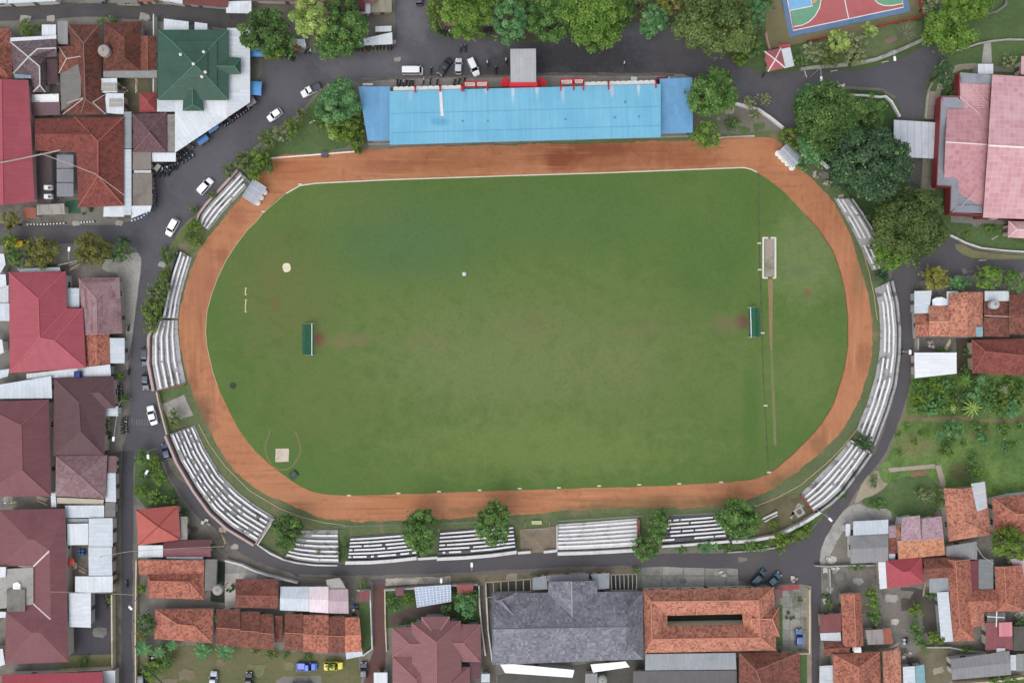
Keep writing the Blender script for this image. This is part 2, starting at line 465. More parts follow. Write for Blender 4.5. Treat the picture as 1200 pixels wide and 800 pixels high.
def house(label, pieces, cat='house', name='house', wallc=None, oh=0.8, cap=None, win=2, door=True, group=None, fasc=(150, 140, 130), open_=False):
    q0 = pieces[0][1]; xs = [v[0] for v in q0]; ys = [v[1] for v in q0]
    cx, cy = sum(xs) / len(xs), sum(ys) / len(ys)
    t = thing(name, label, cat, P(cx, cy), 0, group)
    wc = wallc or WALLC[int(abs(cx * 7 + cy * 3)) % len(WALLC)]
    wm = plain(wc, 0.85, 0.1); wb = MB(); nw = 0
    for pi, pc in enumerate(pieces):
        kind, q, hE, hR, mat = pc[:5]; o = pc[5] if len(pc) > 5 else {}
        F, rid = roof_geo(kind, q, hE, hR, o)
        b = MB(); slab(b, F, o.get('th', 0.16))
        gab = [r for r in rid if r[0] == 'g']; rid = [r for r in rid if r[0] != 'g']
        for g in gab:
            for tri in g[1]: b.face([Vector(p) - Vector((0, 0, 0.17)) * (i < 9) for i, p in enumerate(tri)], 2)
        rf = b.build(o.get('name', 'roof'), [mat, plain(o.get('fasc', fasc), 0.7), wm], t)
        if o.get('rl'): rf['label'] = o['rl']
        cp = o.get('cap', cap)
        if cp and rid:
            rb = MB()
            for (p, r) in rid: rb.tube([Vector(p) + Vector((0, 0, .04)), Vector(r) + Vector((0, 0, .04))], o.get('cr', 0.09), 6)
            rb.build('ridge_cap', plain(cp, 0.8), rf)
        if o.get('wall', True):
            lo = o.get('foot')
            if lo: base = [P(x, y, hE) for x, y in lo]
            elif kind == 'custom': base = [P(*q[i]) for i in o['eave']]
            elif kind == 'shed': base = [P(x, y, h) for (x, y), h in zip(q, o['h'])]
            else: base = [P(x, y, hE) for x, y in q]
            zt = min(p.z for p in base) - 0.12
            base = [Vector((p.x, p.y, 0)) for p in base]; base = inset(base, o.get('oh', oh))
            if open_ or o.get('open'):
                for p in base: MB().tube([p, Vector((p.x, p.y, zt + 0.02))], 0.08, 6).build('post', plain((120, 120, 118)), t)
            else:
                wb.prism(base, 0, zt); nw += 1
                if o.get('win', True) and win: openings(t, base, zt, win, door and pi == 0, wm)
    if nw: wb.build('wall', wm, t)
    return t

# ------------------------------------------------------------------ vegetation
LEAF = {
 'dark': ((54, 84, 46), (100, 132, 70), (150, 172, 88)), 'mid': ((60, 98, 48), (112, 148, 78), (165, 190, 100)),
 'bright': ((74, 112, 44), (124, 156, 68), (160, 184, 96)), 'lime': ((116, 146, 72), (180, 200, 112), (220, 230, 150)),
 'olive': ((66, 92, 48), (122, 140, 80), (170, 170, 100)), 'blue': ((62, 110, 66), (122, 168, 108), (160, 190, 130)),
 'deep': ((44, 72, 52), (84, 114, 78), (150, 175, 105)), 'yellow': ((92, 98, 50), (138, 136, 70), (104, 122, 60)), 'feather': ((60, 82, 44), (104, 122, 66), (130, 140, 84)),
 'grey': ((96, 112, 76), (156, 164, 118), (190, 195, 150)), 'moss': ((70, 100, 40), (122, 148, 60), (160, 172, 80)), 'rust': ((96, 108, 50), (160, 160, 80), (176, 110, 70)),
}
LM = {k: leaf(*v) for k, v in LEAF.items()}
BARK = None
def quads_obj(name, c, nrm, ln, wd, mat, parent):
    n = len(c); rd = rng.normal(size=(n, 3)); nrm = nrm / np.linalg.norm(nrm, axis=1, keepdims=True)
    u = np.cross(nrm, rd); u /= np.linalg.norm(u, axis=1, keepdims=True) + 1e-9; w = np.cross(nrm, u)
    ln = np.asarray(ln).reshape(-1, 1); wd = np.asarray(wd).reshape(-1, 1)
    V = np.stack([c - u * ln, c + w * wd, c + u * ln, c - w * wd], 1).reshape(-1, 3)
    return raw_quads(name, V, mat, parent)
def raw_quads(name, V, mat, parent):
    n = len(V) // 4; me = bpy.data.meshes.new(name)
    me.vertices.add(4 * n); me.vertices.foreach_set('co', V.astype(np.float32).ravel())
    me.loops.add(4 * n); me.loops.foreach_set('vertex_index', np.arange(4 * n, dtype=np.int32))
    me.polygons.add(n); me.polygons.foreach_set('loop_start', np.arange(0, 4 * n, 4, dtype=np.int32)); me.polygons.foreach_set('loop_total', np.full(n, 4, dtype=np.int32))
    me.materials.append(mat); me.update(calc_edges=True); me.validate()
    o = bpy.data.objects.new(name, me); COL.objects.link(o); o.parent = parent; return o

def crown_pts(R, sx, sy, H, nc, dens, lsz, flat=0.6, gap=0.0):
    """clumps of leaves spread through the crown's volume"""
    C = []; N = []; TI = []
    cl = []; ph = rng.uniform(0, 6.28, 3)
    for i in range(nc):
        for _ in range(30):
            a = rng.uniform(0, 2 * math.pi); rr = math.sqrt(rng.uniform(0, 1)) * 0.82; 
            zz = math.sqrt(max(0, 1 - rr * rr)) * rng.uniform(0.1, 0.95) if rng.uniform() < 0.75 else rng.uniform(-0.3, 0.2)
            lob = 1 + .08 * math.sin(2 * a + ph[0]) + .07 * math.sin(3 * a + ph[1]) + .04 * math.sin(5 * a + ph[2]); p = np.array([math.cos(a) * rr * R * sx * lob, math.sin(a) * rr * R * sy * lob, zz * H])
            rc = R * rng.choice([.16, .19, .22, .25, .3]) * rng.uniform(.9, 1.1) * (1.12 - 0.35 * rr)
            if all(np.linalg.norm((p - q)[:2]) > (rc + r2) * 0.48 for q, r2 in cl): break
        cl.append((p, rc))
    for p, rc in cl:
        n = int(dens * rc * rc * 12.6 / (lsz * lsz)) + 6
        d = rng.normal(size=(n, 3)); d[:, 2] += 0.45; d /= np.linalg.norm(d, axis=1, keepdims=True)
        r = rc * rng.uniform(0.62, 1.12, (n, 1)); q = p + d * r * np.array([1, 1, flat + 0.2])
        nn = d * 0.75 + np.array([0, 0, 0.45]) + rng.normal(size=(n, 3)) * 0.38
        C.append(q); N.append(nn); TI.append(np.full(n, rng.uniform(0, 1)))
    # sparse inner leaves that close the crown towards the trunk
    n = int(0.5 * R * R * sx * sy / (lsz * lsz)); a = rng.uniform(0, 2 * math.pi, n); rr = np.sqrt(rng.uniform(0, 1, n)) * 0.8
    q = np.stack([np.cos(a) * rr * R * sx, np.sin(a) * rr * R * sy, rng.uniform(-0.25, 0.35, n) * H], 1)
    C.append(q); N.append(np.array([0, 0, 1.0]) + rng.normal(size=(n, 3)) * 0.6); TI.append(np.full(n, .3))
    # stray twigs of leaves past the outline
    k = int(2 + R * 2.2)
    for _ in range(k):
        a = rng.uniform(0, 6.28); rr = R * rng.uniform(.82, .98); m = int(rng.integers(4, 9)); q = np.array([math.cos(a) * rr * sx, math.sin(a) * rr * sy, rng.uniform(-.2, .3) * H]) + rng.normal(size=(m, 3)) * .3
        C.append(q); N.append(np.array([0, 0, 1.0]) + rng.normal(size=(m, 3)) * .6); TI.append(np.full(m, rng.uniform(0, 1)))
    return np.concatenate(C), np.concatenate(N), cl, np.concatenate(TI)
BARKM = rough((92, 80, 66), (70, 60, 50), (50, 46, 40), 1.5, 6.0, 0.5)
def tree(x, y, r, h, sp, label, sx=1.0, sy=1.0, name='tree', cat='tree', group=None, rot=0.0, dens=1.0):
    hc = h * 0.62; c = P(x, y, hc); R = r * S * (CAM - hc) / CAM
    t = thing(name, label, cat, (c.x, c.y, 0), 0, group)
    nc = int(max(9, min(64, 9 + R * R * sx * sy * 1.15))); lsz = 0.2 + 0.012 * min(R, 10) if R > 1.6 else 0.16
    H = h - hc
    q, n, cl, ti = crown_pts(R, sx, sy, H, nc, 0.62 * dens, lsz)
    if rot:
        ca, sa = math.cos(rot), math.sin(rot); Rm = np.array([[ca, -sa, 0], [sa, ca, 0], [0, 0, 1]]); q = q @ Rm.T; n = n @ Rm.T; cl = [(Rm @ p, r2) for p, r2 in cl]
    q[:, 2] += hc; q[:, 2] = np.maximum(q[:, 2], 0.05)
    s = lsz * rng.uniform(0.75, 1.3, len(q))
    co_ = quads_obj('crown', q, n, s, s * 0.62, LM[sp], t); at = co_.data.attributes.new('tint', 'FLOAT', 'FACE'); at.data.foreach_set('value', ti.astype(np.float32))
    b = MB(); tr = max(0.07, 0.045 * R + 0.03 * h * 0.5)
    z1 = hc * 0.75; b.tube([(0, 0, 0), (0.05 * R * .3, 0, z1 * 0.5), (0, 0.04 * R, z1)], [tr * 1.25, tr, tr * .8], 7)
    k = 0
    for p, rc in cl[:7]:
        b.tube([(0, 0.04 * R, z1 * 0.92), (p[0] * .5, p[1] * .5, z1 * .6 + (p[2] + hc) * .4), (p[0], p[1], max(z1, p[2] + hc - rc * .3))], [tr * .55, tr * .35, tr * .12], 5)
    o = b.build('trunk', BARKM, None); o.parent = t
    return t
def palm(x, y, r, h, sp, label, nf=11, name='banana_plant', cat='plant', group=None, wd=0.16):
    c = P(x, y, h); R = r * S * (CAM - h) / CAM; t = thing(name, label, cat, (c.x, c.y, 0), 0, group)
    V = []
    for k in range(nf):
        a = 2 * math.pi * (k + random.uniform(-.3, .3)) / nf; L = R * random.uniform(.75, 1.1); e = random.uniform(.35, .8); ns = 7
        for sgn in (-1, 1):
            pr = None
            for i in range(ns + 1):
                u = i / ns; rr = L * u; z = h * 0.72 + L * e * (u - 1.15 * u * u)
                w = L * wd * math.sin(math.pi * min(1, 0.12 + u * 0.86)) + 0.02
                p = np.array([math.cos(a) * rr, math.sin(a) * rr, z]); s = np.array([-math.sin(a), math.cos(a), -0.35 * sgn * sgn]) * w * np.array([sgn, sgn, 1])
                if pr is not None:
                    jag = random.uniform(.75, 1.0)
                    V += [pr[0], p, p + s * jag, pr[1]]
                pr = (p, p + s)
    raw_quads('fronds', np.array(V), LM[sp], t)
    b = MB(); b.tube([(0, 0, 0), (.05, .02, h * .45), (0, 0, h * .74)], [0.16, 0.13, 0.08], 7); o = b.build('stem', BARKM, None); o.parent = t
    return t
# ------------------------------------------------------------------ the ground
ASPH = rough((78, 77, 81), (88, 86, 90), (98, 94, 92), 0.1, 2.0, 0.45)
ASPHD = rough((72, 71, 77), (81, 80, 86), (64, 63, 70), 0.12, 2.0, 0.7)
CONC = rough((150, 148, 142), (170, 168, 162), (112, 112, 106), 0.3, 2.2, 0.7)
CONCL = rough((178, 174, 168), (196, 192, 184), (140, 136, 128), 0.3, 2.2, 0.6)
CONCD = rough((112, 110, 104), (130, 128, 122), (84, 84, 78), 0.4, 2.4, 0.75)
PAVE = rough((146, 142, 134), (160, 154, 148), (118, 114, 108), 0.3, 2.2, 0.4, 1.1)
TAN = rough((150, 140, 124), (166, 156, 140), (124, 114, 98), 0.3, 2.5, 0.6)
DIRT = rough((112, 100, 82), (132, 118, 98), (86, 82, 62), 0.25, 1.8, 0.7)
YARD = rough((114, 110, 102), (134, 130, 122), (84, 84, 76), 0.3, 1.6, 0.7)
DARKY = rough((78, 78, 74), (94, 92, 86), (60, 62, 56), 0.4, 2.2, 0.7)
BRICK = rough((116, 78, 70), (98, 70, 66), (84, 70, 70), 0.6, 2.4, 0.5, 0.9)
SAND = rough((196, 184, 168), (180, 166, 152), (150, 138, 124), 0.6, 3.0, 0.5)
LAWN = grass((72, 100, 52), (90, 114, 64), (60, 84, 44), (112, 112, 74), 0.45)
LAWN2 = grass((72, 104, 50), (92, 122, 66), (62, 90, 46), (112, 118, 78), 0.55)
VERGE = grass((82, 100, 58), (104, 114, 74), (72, 84, 52), (126, 114, 88), 0.8)
WILD = grass((64, 90, 48), (88, 110, 62), (54, 76, 40), (100, 100, 68), 0.5)
DRY = grass((108, 112, 74), (128, 124, 88), (90, 96, 62), (124, 108, 84), 0.7)
DGRASS = grass((48, 74, 36), (66, 90, 48), (42, 64, 34), (80, 84, 54), 0.4)

BASE = rough((108, 106, 96), (124, 120, 110), (86, 90, 70), 0.2, 1.6, 0.8)
b = MB(); b.up([(-2500, -2500, 0), (2500, -2500, 0), (2500, 2500, 0), (-2500, 2500, 0)]); o = b.build('ground', BASE); o['kind'] = 'structure'

# quarters of town
sheet('yard_ground', [(-40, -40), (300, -40), (290, 40), (292, 118), (205, 180), (175, 210), (150, 262), (-40, 262)], YARD, 1)
sheet('yard_ground', [(-40, 285), (145, 285), (158, 330), (150, 420), (150, 850), (-40, 850)], YARD, 1)
sheet('yard_ground', [(156, 590), (220, 610), (262, 655), (345, 684), (560, 680), (950, 668), (950, 850), (156, 850)], YARD, 1)
sheet('yard_ground', [(962, 640), (985, 600), (1010, 575), (1100, 565), (1240, 560), (1240, 850), (956, 850)], YARD, 1)
sheet('yard_ground', [(1068, 322), (1240, 322), (1240, 450), (1066, 450)], YARD, 1)
sheet('park_grass', [(860, -40), (1240, -40), (1240, 300), (1110, 280), (1050, 320), (1000, 260), (935, 160), (880, 120), (500, 60), (505, -40)], WILD, 1)
GD = NT('garden_grass'); p = GD.pos(); a_ = GD.noise(p, .25, 6, .7); b_ = GD.noise(p, 1.2, 6, .8); d_ = GD.noise(p, 1.8, 6, .8)
c = GD.mix(GD.ramp(a_, .35, .65), lin((80, 108, 54)), lin((110, 134, 74)))
c = GD.spots(c, [(1072, 522, 34, .6, (116, 116, 78), .8), (1126, 552, 22, .7, (96, 92, 66), .8), (1118, 475, 50, .4, (56, 76, 40), .7), (1182, 520, 40, .9, (70, 96, 48), .6), (1150, 505, 20, .7, (104, 98, 66), .6), (1064, 488, 20, .3, (126, 116, 84), .7)])
c = GD.mix(GD.math('MULTIPLY', GD.ramp(b_, .5, .66), .6), c, lin((50, 70, 36))); c = GD.mix(GD.math('MULTIPLY', GD.ramp(d_, .53, .68), .5), c, lin((122, 138, 86)))
GD.col(c); GD.bump(b_, .6, .2)
sheet('garden_grass', [(1069, 436), (1240, 440), (1240, 578), (1160, 590), (1106, 575), (1100, 560), (1048, 605), (1006, 584), (1022, 560), (1040, 535), (1052, 505), (1062, 478)], GD.m, 2, 0, 0.5)
# stadium surroundings
rim = [(321, 178), (420, 176), (600, 168), (850, 158), (915, 152), (945, 172), (985, 225), (1015, 262), (1040, 320), (1054, 400), (1044, 470), (1020, 530), (985, 578), (940, 628), (850, 640), (620, 648), (400, 662), (320, 650), (250, 605), (205, 540), (184, 470), (176, 400), (190, 330), (212, 280), (250, 235), (290, 196)]
sheet('stadium_verge', rim, VERGE, 3, 1, 0.6)
# running track
TR = NT('clay_track'); p = TR.pos()
a_ = TR.noise(p, 0.07, 5, 0.6, 0.4); b_ = TR.noise(p, 0.8, 5, 0.7); c_ = TR.noise(p, 0.3, 5, 0.6, 1.0)
c = TR.mix(TR.math('ADD', TR.math('MULTIPLY', TR.math('SUBTRACT', a_, .5), 2.2), .5, True), lin((156, 102, 70)), lin((176, 124, 90)))
c = TR.mix(TR.math('MULTIPLY', TR.ramp(b_, .35, .7), .4), c, lin((184, 130, 98)))
c = TR.mix(TR.math('MULTIPLY', TR.ramp(c_, .55, .72), .5), c, lin((138, 82, 60)))
c = TR.spots(c, [(660, 186, 36, .45, (112, 60, 42), .8), (700, 176, 60, .2, (120, 70, 48), .7), (350, 195, 50, .5, (168, 106, 72), .6), (450, 195, 40, .4, (140, 88, 66), .5), (880, 178, 30, .5, (178, 122, 86), .6), (260, 300, 12, 1.4, (128, 78, 60), .6), (246, 330, 8, 2, (124, 72, 54), .6), (280, 255, 14, 1, (140, 88, 66), .5), (330, 575, 30, .7, (172, 118, 88), .5), (560, 598, 50, .16, (120, 92, 62), .6), (690, 598, 60, .14, (104, 92, 60), .7), (960, 520, 14, 1.6, (120, 94, 66), .6), (915, 566, 30, .4, (102, 92, 58), .7), (800, 185, 50, .35, (140, 84, 58), .6), (240, 340, 30, 2.5, (158, 106, 80), .7), (238, 490, 18, 2.2, (104, 78, 62), .75), (222, 450, 14, 2.4, (120, 86, 68), .6), (520, 192, 90, .2, (130, 78, 52), .45), (1000, 350, 24, 3, (176, 118, 88), .6), (760, 592, 120, .12, (108, 92, 62), .6), (460, 588, 60, .2, (176, 116, 80), .6), (1012, 420, 12, 2, (128, 84, 66), .5), (930, 555, 40, .35, (112, 92, 64), .5), (700, 182, 130, .25, (128, 74, 50), .5), (840, 588, 40, .25, (100, 88, 58), .6), (1006, 330, 10, 4, (120, 100, 72), .5)])
q_ = TR.n('ShaderNodeSeparateXYZ'); TR.l(p, q_.inputs[0]); X, Y = q_.outputs[0], q_.outputs[1]
s1 = TR.noise(TR.comb(TR.math('MULTIPLY', X, .05), TR.math('MULTIPLY', Y, .9)), 1.0, 5, .65); s2 = TR.noise(TR.comb(TR.math('MULTIPLY', X, .9), TR.math('MULTIPLY', Y, .06)), 1.0, 5, .65)
sel = TR.ramp(TR.math('ABSOLUTE', X), 58, 76); ss = TR.math('ADD', TR.math('MULTIPLY', s1, TR.math('SUBTRACT', 1.0, sel)), TR.math('MULTIPLY', s2, sel))
c = TR.mix(TR.math('MULTIPLY', TR.ramp(ss, .5, .68), .5), c, lin((134, 84, 58))); c = TR.mix(TR.math('MULTIPLY', TR.ramp(ss, .46, .32), .4), c, lin((196, 142, 108)))
g_ = TR.noise(p, 1.4, 6, .8); c = TR.mix(TR.math('MULTIPLY', TR.ramp(g_, .54, .68), .3), c, lin((112, 76, 54)))
TR.col(c); TR.bump(b_, .3, .05)
OUT = [(321, 182), (370, 180), (430, 174), (520, 171), (600, 170), (700, 168), (812, 164), (847, 161.5), (905, 160.5), (914, 165), (928, 183), (940, 200), (959, 217.5), (975, 236), (989, 258), (997, 276), (1004, 304), (1014.5, 334), (1021.5, 365), (1022.5, 390), (1022, 415), (1014.5, 449), (1000, 482), (985, 506), (967, 525), (942, 546), (921, 563), (907, 573), (882, 584), (835, 591.5), (782, 595), (735, 594), (642, 600), (600, 604), (530, 607), (470, 610), (400, 610.7), (375, 607), (353, 598), (330, 587), (317, 583), (292, 567), (268, 545), (254, 521), (240, 496), (235, 480), (227, 464), (218, 440), (213, 411), (209.5, 380), (210, 366), (215, 340), (225, 311), (240, 285), (257, 262), (272, 244), (293, 219), (303, 205), (317, 192)]
INN = [(370, 215), (450, 211), (600, 206), (700, 203), (830, 198), (872, 196.5), (886, 201), (902, 211), (917, 223), (935, 242), (947, 255), (960, 270), (976, 294), (985, 320), (990, 341), (993.5, 372), (993.5, 405), (990, 428), (985, 447), (976, 475), (962, 497), (951, 510), (942, 518), (928, 533), (909, 549), (896, 557), (879, 563), (817, 567), (740, 570.5), (635, 573), (540, 576.5), (470, 578.5), (409, 580.5), (374, 579), (353, 571), (337, 560), (319, 546.5), (296, 525.5), (282, 506), (272, 488), (255, 453), (249, 434), (242.7, 406), (241, 388), (242.7, 365), (248, 345), (255, 326), (265, 305), (276, 288), (289.5, 270), (300, 260), (309, 249), (322, 236), (335, 226), (352, 217)]
sheet('running_track', OUT, TR.m, 5, 1, 0.75)
# pitch
FD = NT('pitch_grass'); p = FD.pos()
a_ = FD.noise(p, 0.05, 5, 0.6, 0.3); b_ = FD.noise(p, 0.9, 5, 0.75); c_ = FD.noise(p, 0.17, 6, 0.65, 0.6); d_ = FD.noise(p, 5.0, 3, 0.7); e_ = FD.noise(p, 0.1, 5, 0.7, 1.5)
c = FD.mix(FD.math('ADD', FD.math('MULTIPLY', FD.math('SUBTRACT', a_, .5), 2.4), .5, True), lin((74, 103, 47)), lin((88, 112, 56)))
c = FD.spots(c, [(620, 420, 400, .4, (101, 116, 66), .75), (330, 340, 90, 1.3, (98, 104, 60), .75), (370, 480, 90, .7, (95, 108, 56), .5), (480, 280, 130, .55, (76, 104, 66), .85), (640, 250, 200, .28, (78, 106, 60), .7), (830, 300, 60, 1.4, (72, 102, 50), .6), (880, 480, 14, 6, (68, 102, 44), .7), (945, 300, 60, 1.3, (112, 126, 82), .8), (945, 440, 45, 1.5, (100, 118, 68), .6), (955, 520, 40, .8, (76, 104, 50), .5), (600, 420, 190, .42, (110, 122, 76), .7), (640, 525, 220, .22, (108, 124, 68), .75), (420, 240, 80, .5, (92, 108, 62), .5), (720, 430, 90, .6, (110, 118, 74), .5), (560, 350, 14, 6, (92, 112, 66), .5), (700, 470, 12, 6, (98, 118, 66), .5), (400, 520, 14, 4, (88, 110, 56), .5), (790, 420, 14, 7, (92, 112, 60), .5), (620, 380, 60, .6, (108, 108, 72), .25)])
c = FD.mix(FD.math('MULTIPLY', FD.ramp(b_, .4, .68), .42), c, lin((90, 110, 56)))
c = FD.mix(FD.math('MULTIPLY', FD.ramp(c_, .5, .68), .2), c, lin((66, 90, 42)))
c = FD.mix(FD.math('MULTIPLY', FD.ramp(e_, .58, .76), .25), c, lin((112, 108, 76)))
c = FD.mix(FD.math('MULTIPLY', FD.ramp(d_, .5, .8), .3), c, lin((112, 124, 74)))
f4_ = FD.noise(p, 1.2, 5, .78); c = FD.mix(FD.math('MULTIPLY', FD.ramp(f4_, .5, .68), .38), c, lin((68, 88, 46))); f5_ = FD.noise(p, 1.8, 5, .78); c = FD.mix(FD.math('MULTIPLY', FD.ramp(f5_, .52, .7), .35), c, lin((108, 120, 76)))
c = FD.spots(c, [(373, 396, 12, .9, (108, 82, 62), 1.0), (400, 399, 28, .5, (120, 110, 78), .5), (424, 399, 16, .8, (114, 104, 78), .45), (870, 377, 12, 1.0, (100, 78, 62), 1.0), (850, 380, 24, .7, (112, 104, 76), .6), (625, 380, 18, .8, (104, 100, 68), .3), (322, 355, 10, 1, (110, 92, 60), .5), (946, 343, 7, .9, (118, 92, 66), .7), (332, 534, 26, 1.1, (78, 106, 54), .5), (905, 440, 5, 9, (94, 118, 66), .6), (936, 318, 16, .6, (88, 104, 76), .5), (320, 330, 10, 1, (112, 96, 64), .4), (500, 400, 50, .2, (112, 106, 74), .35), (760, 385, 60, .25, (110, 108, 74), .35)])
FD.col(c); FD.bump(d_, .4, .1)
sheet('pitch', INN, FD.m, 6, 2, 0.22)
# brighter rim of longer grass at the pitch edge by the kerb
WHITE = plain((228, 226, 218)); CREAM = plain((206, 190, 160)); RUST = rough((128, 84, 62), (104, 72, 56), (78, 66, 50), 1, 4, .5)
def kerb(line, label, mat, w=.3, h=.1):
    o = band('track_kerb', line, w, mat, 0, h); tag(o, label, 'kerb'); return o
kerb([(335, 227), (352, 217.5), (370, 215), (450, 211), (600, 206), (700, 203), (830, 198), (872, 196.5), (880, 198.5), (887, 202)], 'white painted kerb between the top straight of the clay track and the pitch', plain((206, 202, 188)), .26)
kerb([(255, 452), (249, 434), (242.7, 406), (241, 388), (242.7, 365), (248, 345), (255, 326), (265, 305), (276, 288), (289.5, 270), (300, 260), (309, 249), (334, 227.6)], 'thin cream kerb along the inner bend of the track at the left end', plain((176, 164, 132)), .15)
kerb([(945, 253), (960, 270), (976, 294), (985, 320), (990, 341), (993.5, 372), (993.5, 405), (990, 428), (985, 447), (976, 475), (962, 497), (951, 510), (928, 533), (909, 549), (896, 557)], 'rusty brown low kerb along the inner bend of the track at the right end', RUST, .18)
kerb([(233, 497), (245, 520), (264, 546), (292, 574), (327, 595), (352, 605), (380, 612), (405, 615)], 'tan kerb between clay track and grass strip before the tall lower left bleacher', plain((170, 152, 118)), .18, .14)
kerb([(1004, 503), (987, 524), (969, 542), (938, 568), (910, 583), (885, 593)], 'tan kerb between clay track and grass in front of the lower right bleacher', plain((170, 150, 116)), .18, .14)
kerb([(1010, 290), (1018, 318), (1024, 345), (1028, 375)], 'tan kerb between grass strip and the long right hand bleacher', plain((166, 150, 118)), .16, .14)
kerb([(312, 186), (370, 181.5), (420, 177.5)], 'white kerb between shrubs and the top left start of the track', WHITE, .3, .2)
kerb([(830, 164), (848, 161), (884, 159.5)], 'pale kerb between grass and the top right straight of the track', CONCL, .3, .2)

# ---- features on the pitch
sheet('drain_gutter', [(888, 203), (889, 203), (890.5, 300), (892.5, 350), (895, 440), (901, 551), (900, 551), (893.8, 440), (891.2, 350), (889, 300)], rough((70, 74, 52), (96, 104, 68), (54, 60, 44), 1.2, 3, .7), 8)
sheet('jump_runway', [(900, 327), (905.5, 327), (905, 410), (902.5, 410)], rough((152, 120, 88), (140, 114, 82), (116, 114, 74), .5, 2, .6), 8, 0, .2)
sheet('worn_strip', [(902.8, 411), (904.8, 411), (907, 450), (909.5, 505), (910, 522), (906.5, 522), (906, 505), (904.5, 450)], grass((112, 116, 72), (120, 122, 80), (98, 108, 62), (132, 120, 86), .6), 7.5, 0, .2)
sheet('sand_pit', [(896.5, 280), (907, 280), (907, 324), (896.5, 324)], rough((168, 152, 144), (146, 134, 124), (96, 108, 72), .4, 2, .7), 8)
t = thing('jump_pit_frame', 'white concrete frame around the sandy long jump pit', 'kerb frame', P(902, 301))
for (x0, y0, x1, y1) in ((894.2, 278, 894.2, 326), (908.4, 278, 908.4, 326), (894.2, 278.8, 900, 278.8), (903, 278.8, 908.4, 278.8), (894.2, 325.6, 899.5, 325.6), (905.5, 325.6, 908.4, 325.6)):
    a, c2 = P(x0, y0), P(x1, y1); d = c2 - a
    MB().box(((a.x + c2.x) / 2, (a.y + c2.y) / 2, .1), (d.length, .42 if x0 == x1 else .4, .2 - .01 * (x0 != x1)), math.atan2(d.y, d.x)).build('kerb_beam', plain((206, 208, 196)), t)
sheet('sand_patch', [(331.5, 309), (338, 308), (341, 312), (340, 318), (333.5, 319.5), (331, 315)], rough((222, 214, 186), (206, 198, 170), (180, 172, 140), 1, 3, .3), 8, 1, .3)
sheet('throw_circle', [(323, 525.5), (338.5, 525.5), (338.5, 541), (323, 541)], rough((206, 192, 178), (190, 176, 160), (160, 150, 130), .8, 3, .5), 8, 0, .25)
sheet('burnt_patch', [(270, 448), (276, 447.5), (278, 452), (275, 456), (270.5, 455), (269, 451)], rough((56, 62, 52), (70, 76, 62), (44, 50, 42), 1, 3, .4), 8, 1, .3)
band('cage_footing', [(317, 504), (314, 512), (310.5, 524), (313, 535), (318, 544), (326, 550), (335, 550), (343, 546), (350, 535), (352.5, 527), (350, 515), (346, 505)], .35, rough((128, 118, 84), (112, 106, 72), (88, 92, 56), 1, 3, .5), 8)['kind'] = 'structure'
# concrete edge stones along the bottom side of the pitch
i_ = 0
for x, y in ((409, 580), (467, 577.5), (514.5, 575.5), (562, 574), (609, 572), (655, 571), (702, 569), (749, 567.5), (796, 566.3), (845, 564.5), (901, 553), (890, 316), (889.5, 285), (893.5, 390), (897, 475), (352, 216), (309, 248)):
    c = P(x, y); t = thing('marker_stone', 'small whitish marker block set at the grass edge of the pitch', 'marker', c, 0, 'marker blocks along the pitch edge')
    MB().box((c.x, c.y, .1), (.9, .36, .2)).build('block', plain((196, 190, 176)), t); MB().box((c.x, c.y, .23), (.35, .2, .07)).build('cap', plain((214, 208, 196)), t); i_ += 1

# goals
def goal(x0, y0, x1, y1, back, label):
    """goal line from (x0,y0) to (x1,y1); the net runs back px to the side"""
    t = thing('football_goal', label, 'goal', P(x0, (y0 + y1) / 2)); W = plain((232, 232, 228)); H = 2.44
    a, b2 = P(x0, y0, 2.44), P(x1, y1, 2.44); a.z = b2.z = 0; bk = Vector((back * S, 0, 0)); Z = Vector((0, 0, H))
    for p in (a, b2): MB().tube([p, p + Z], .07, 8).build('post', W, t)
    MB().tube([a + Z, b2 + Z], .09, 8).build('crossbar', W, t)
    fr = MB()
    for p in (a, b2): fr.tube([p + Z, p + bk * .55 + Z * .98, p + bk], .035, 6); fr.tube([p, p + bk], .035, 6)
    fr.tube([a + bk, b2 + bk], .035, 6); fr.build('net_frame', plain((150, 170, 150)), t)
    net = MB(); N = plain((44, 104, 76), .8)
    n = 44
    for i in range(n + 1):
        q = a + (b2 - a) * (i / n); net.tube([q + Z, q + bk * .55 + Z * .97, q + bk], .022, 3)
    for j in range(13):
        u = j / 12
        f = lambda p: (p + Z) * (1 - u / .55) + (p + bk * .55 + Z * .97) * (u / .55) if u < .55 else (p + bk * .55 + Z * .97) * (1 - (u - .55) / .45) + (p + bk) * ((u - .55) / .45)
        net.tube([f(a), f(b2)], .022, 3)
        for p in (a, b2): net.tube([f(p), Vector((f(p).x, f(p).y, 0.02))], .02, 3)
    net.build('net', N, t)
    dx = 2.6 if back < 0 else -2.6; sheet('goal_mouth_turf', [(x0 + dx, y0 + 1), (x1 + dx, y1 - 1), (x1 + back, y1 - 1), (x0 + back, y0 + 1)], grass((40, 90, 66), (52, 104, 78), (36, 80, 58), (60, 100, 70), .4), 9)
    return t
goal(365.5, 379, 365.5, 416, -11.5, 'football goal with dark green net and chipped white bar at the left end')
goal(879.5, 360, 880.5, 395, 11, 'football goal with green net beside the drain gutter at the right end')
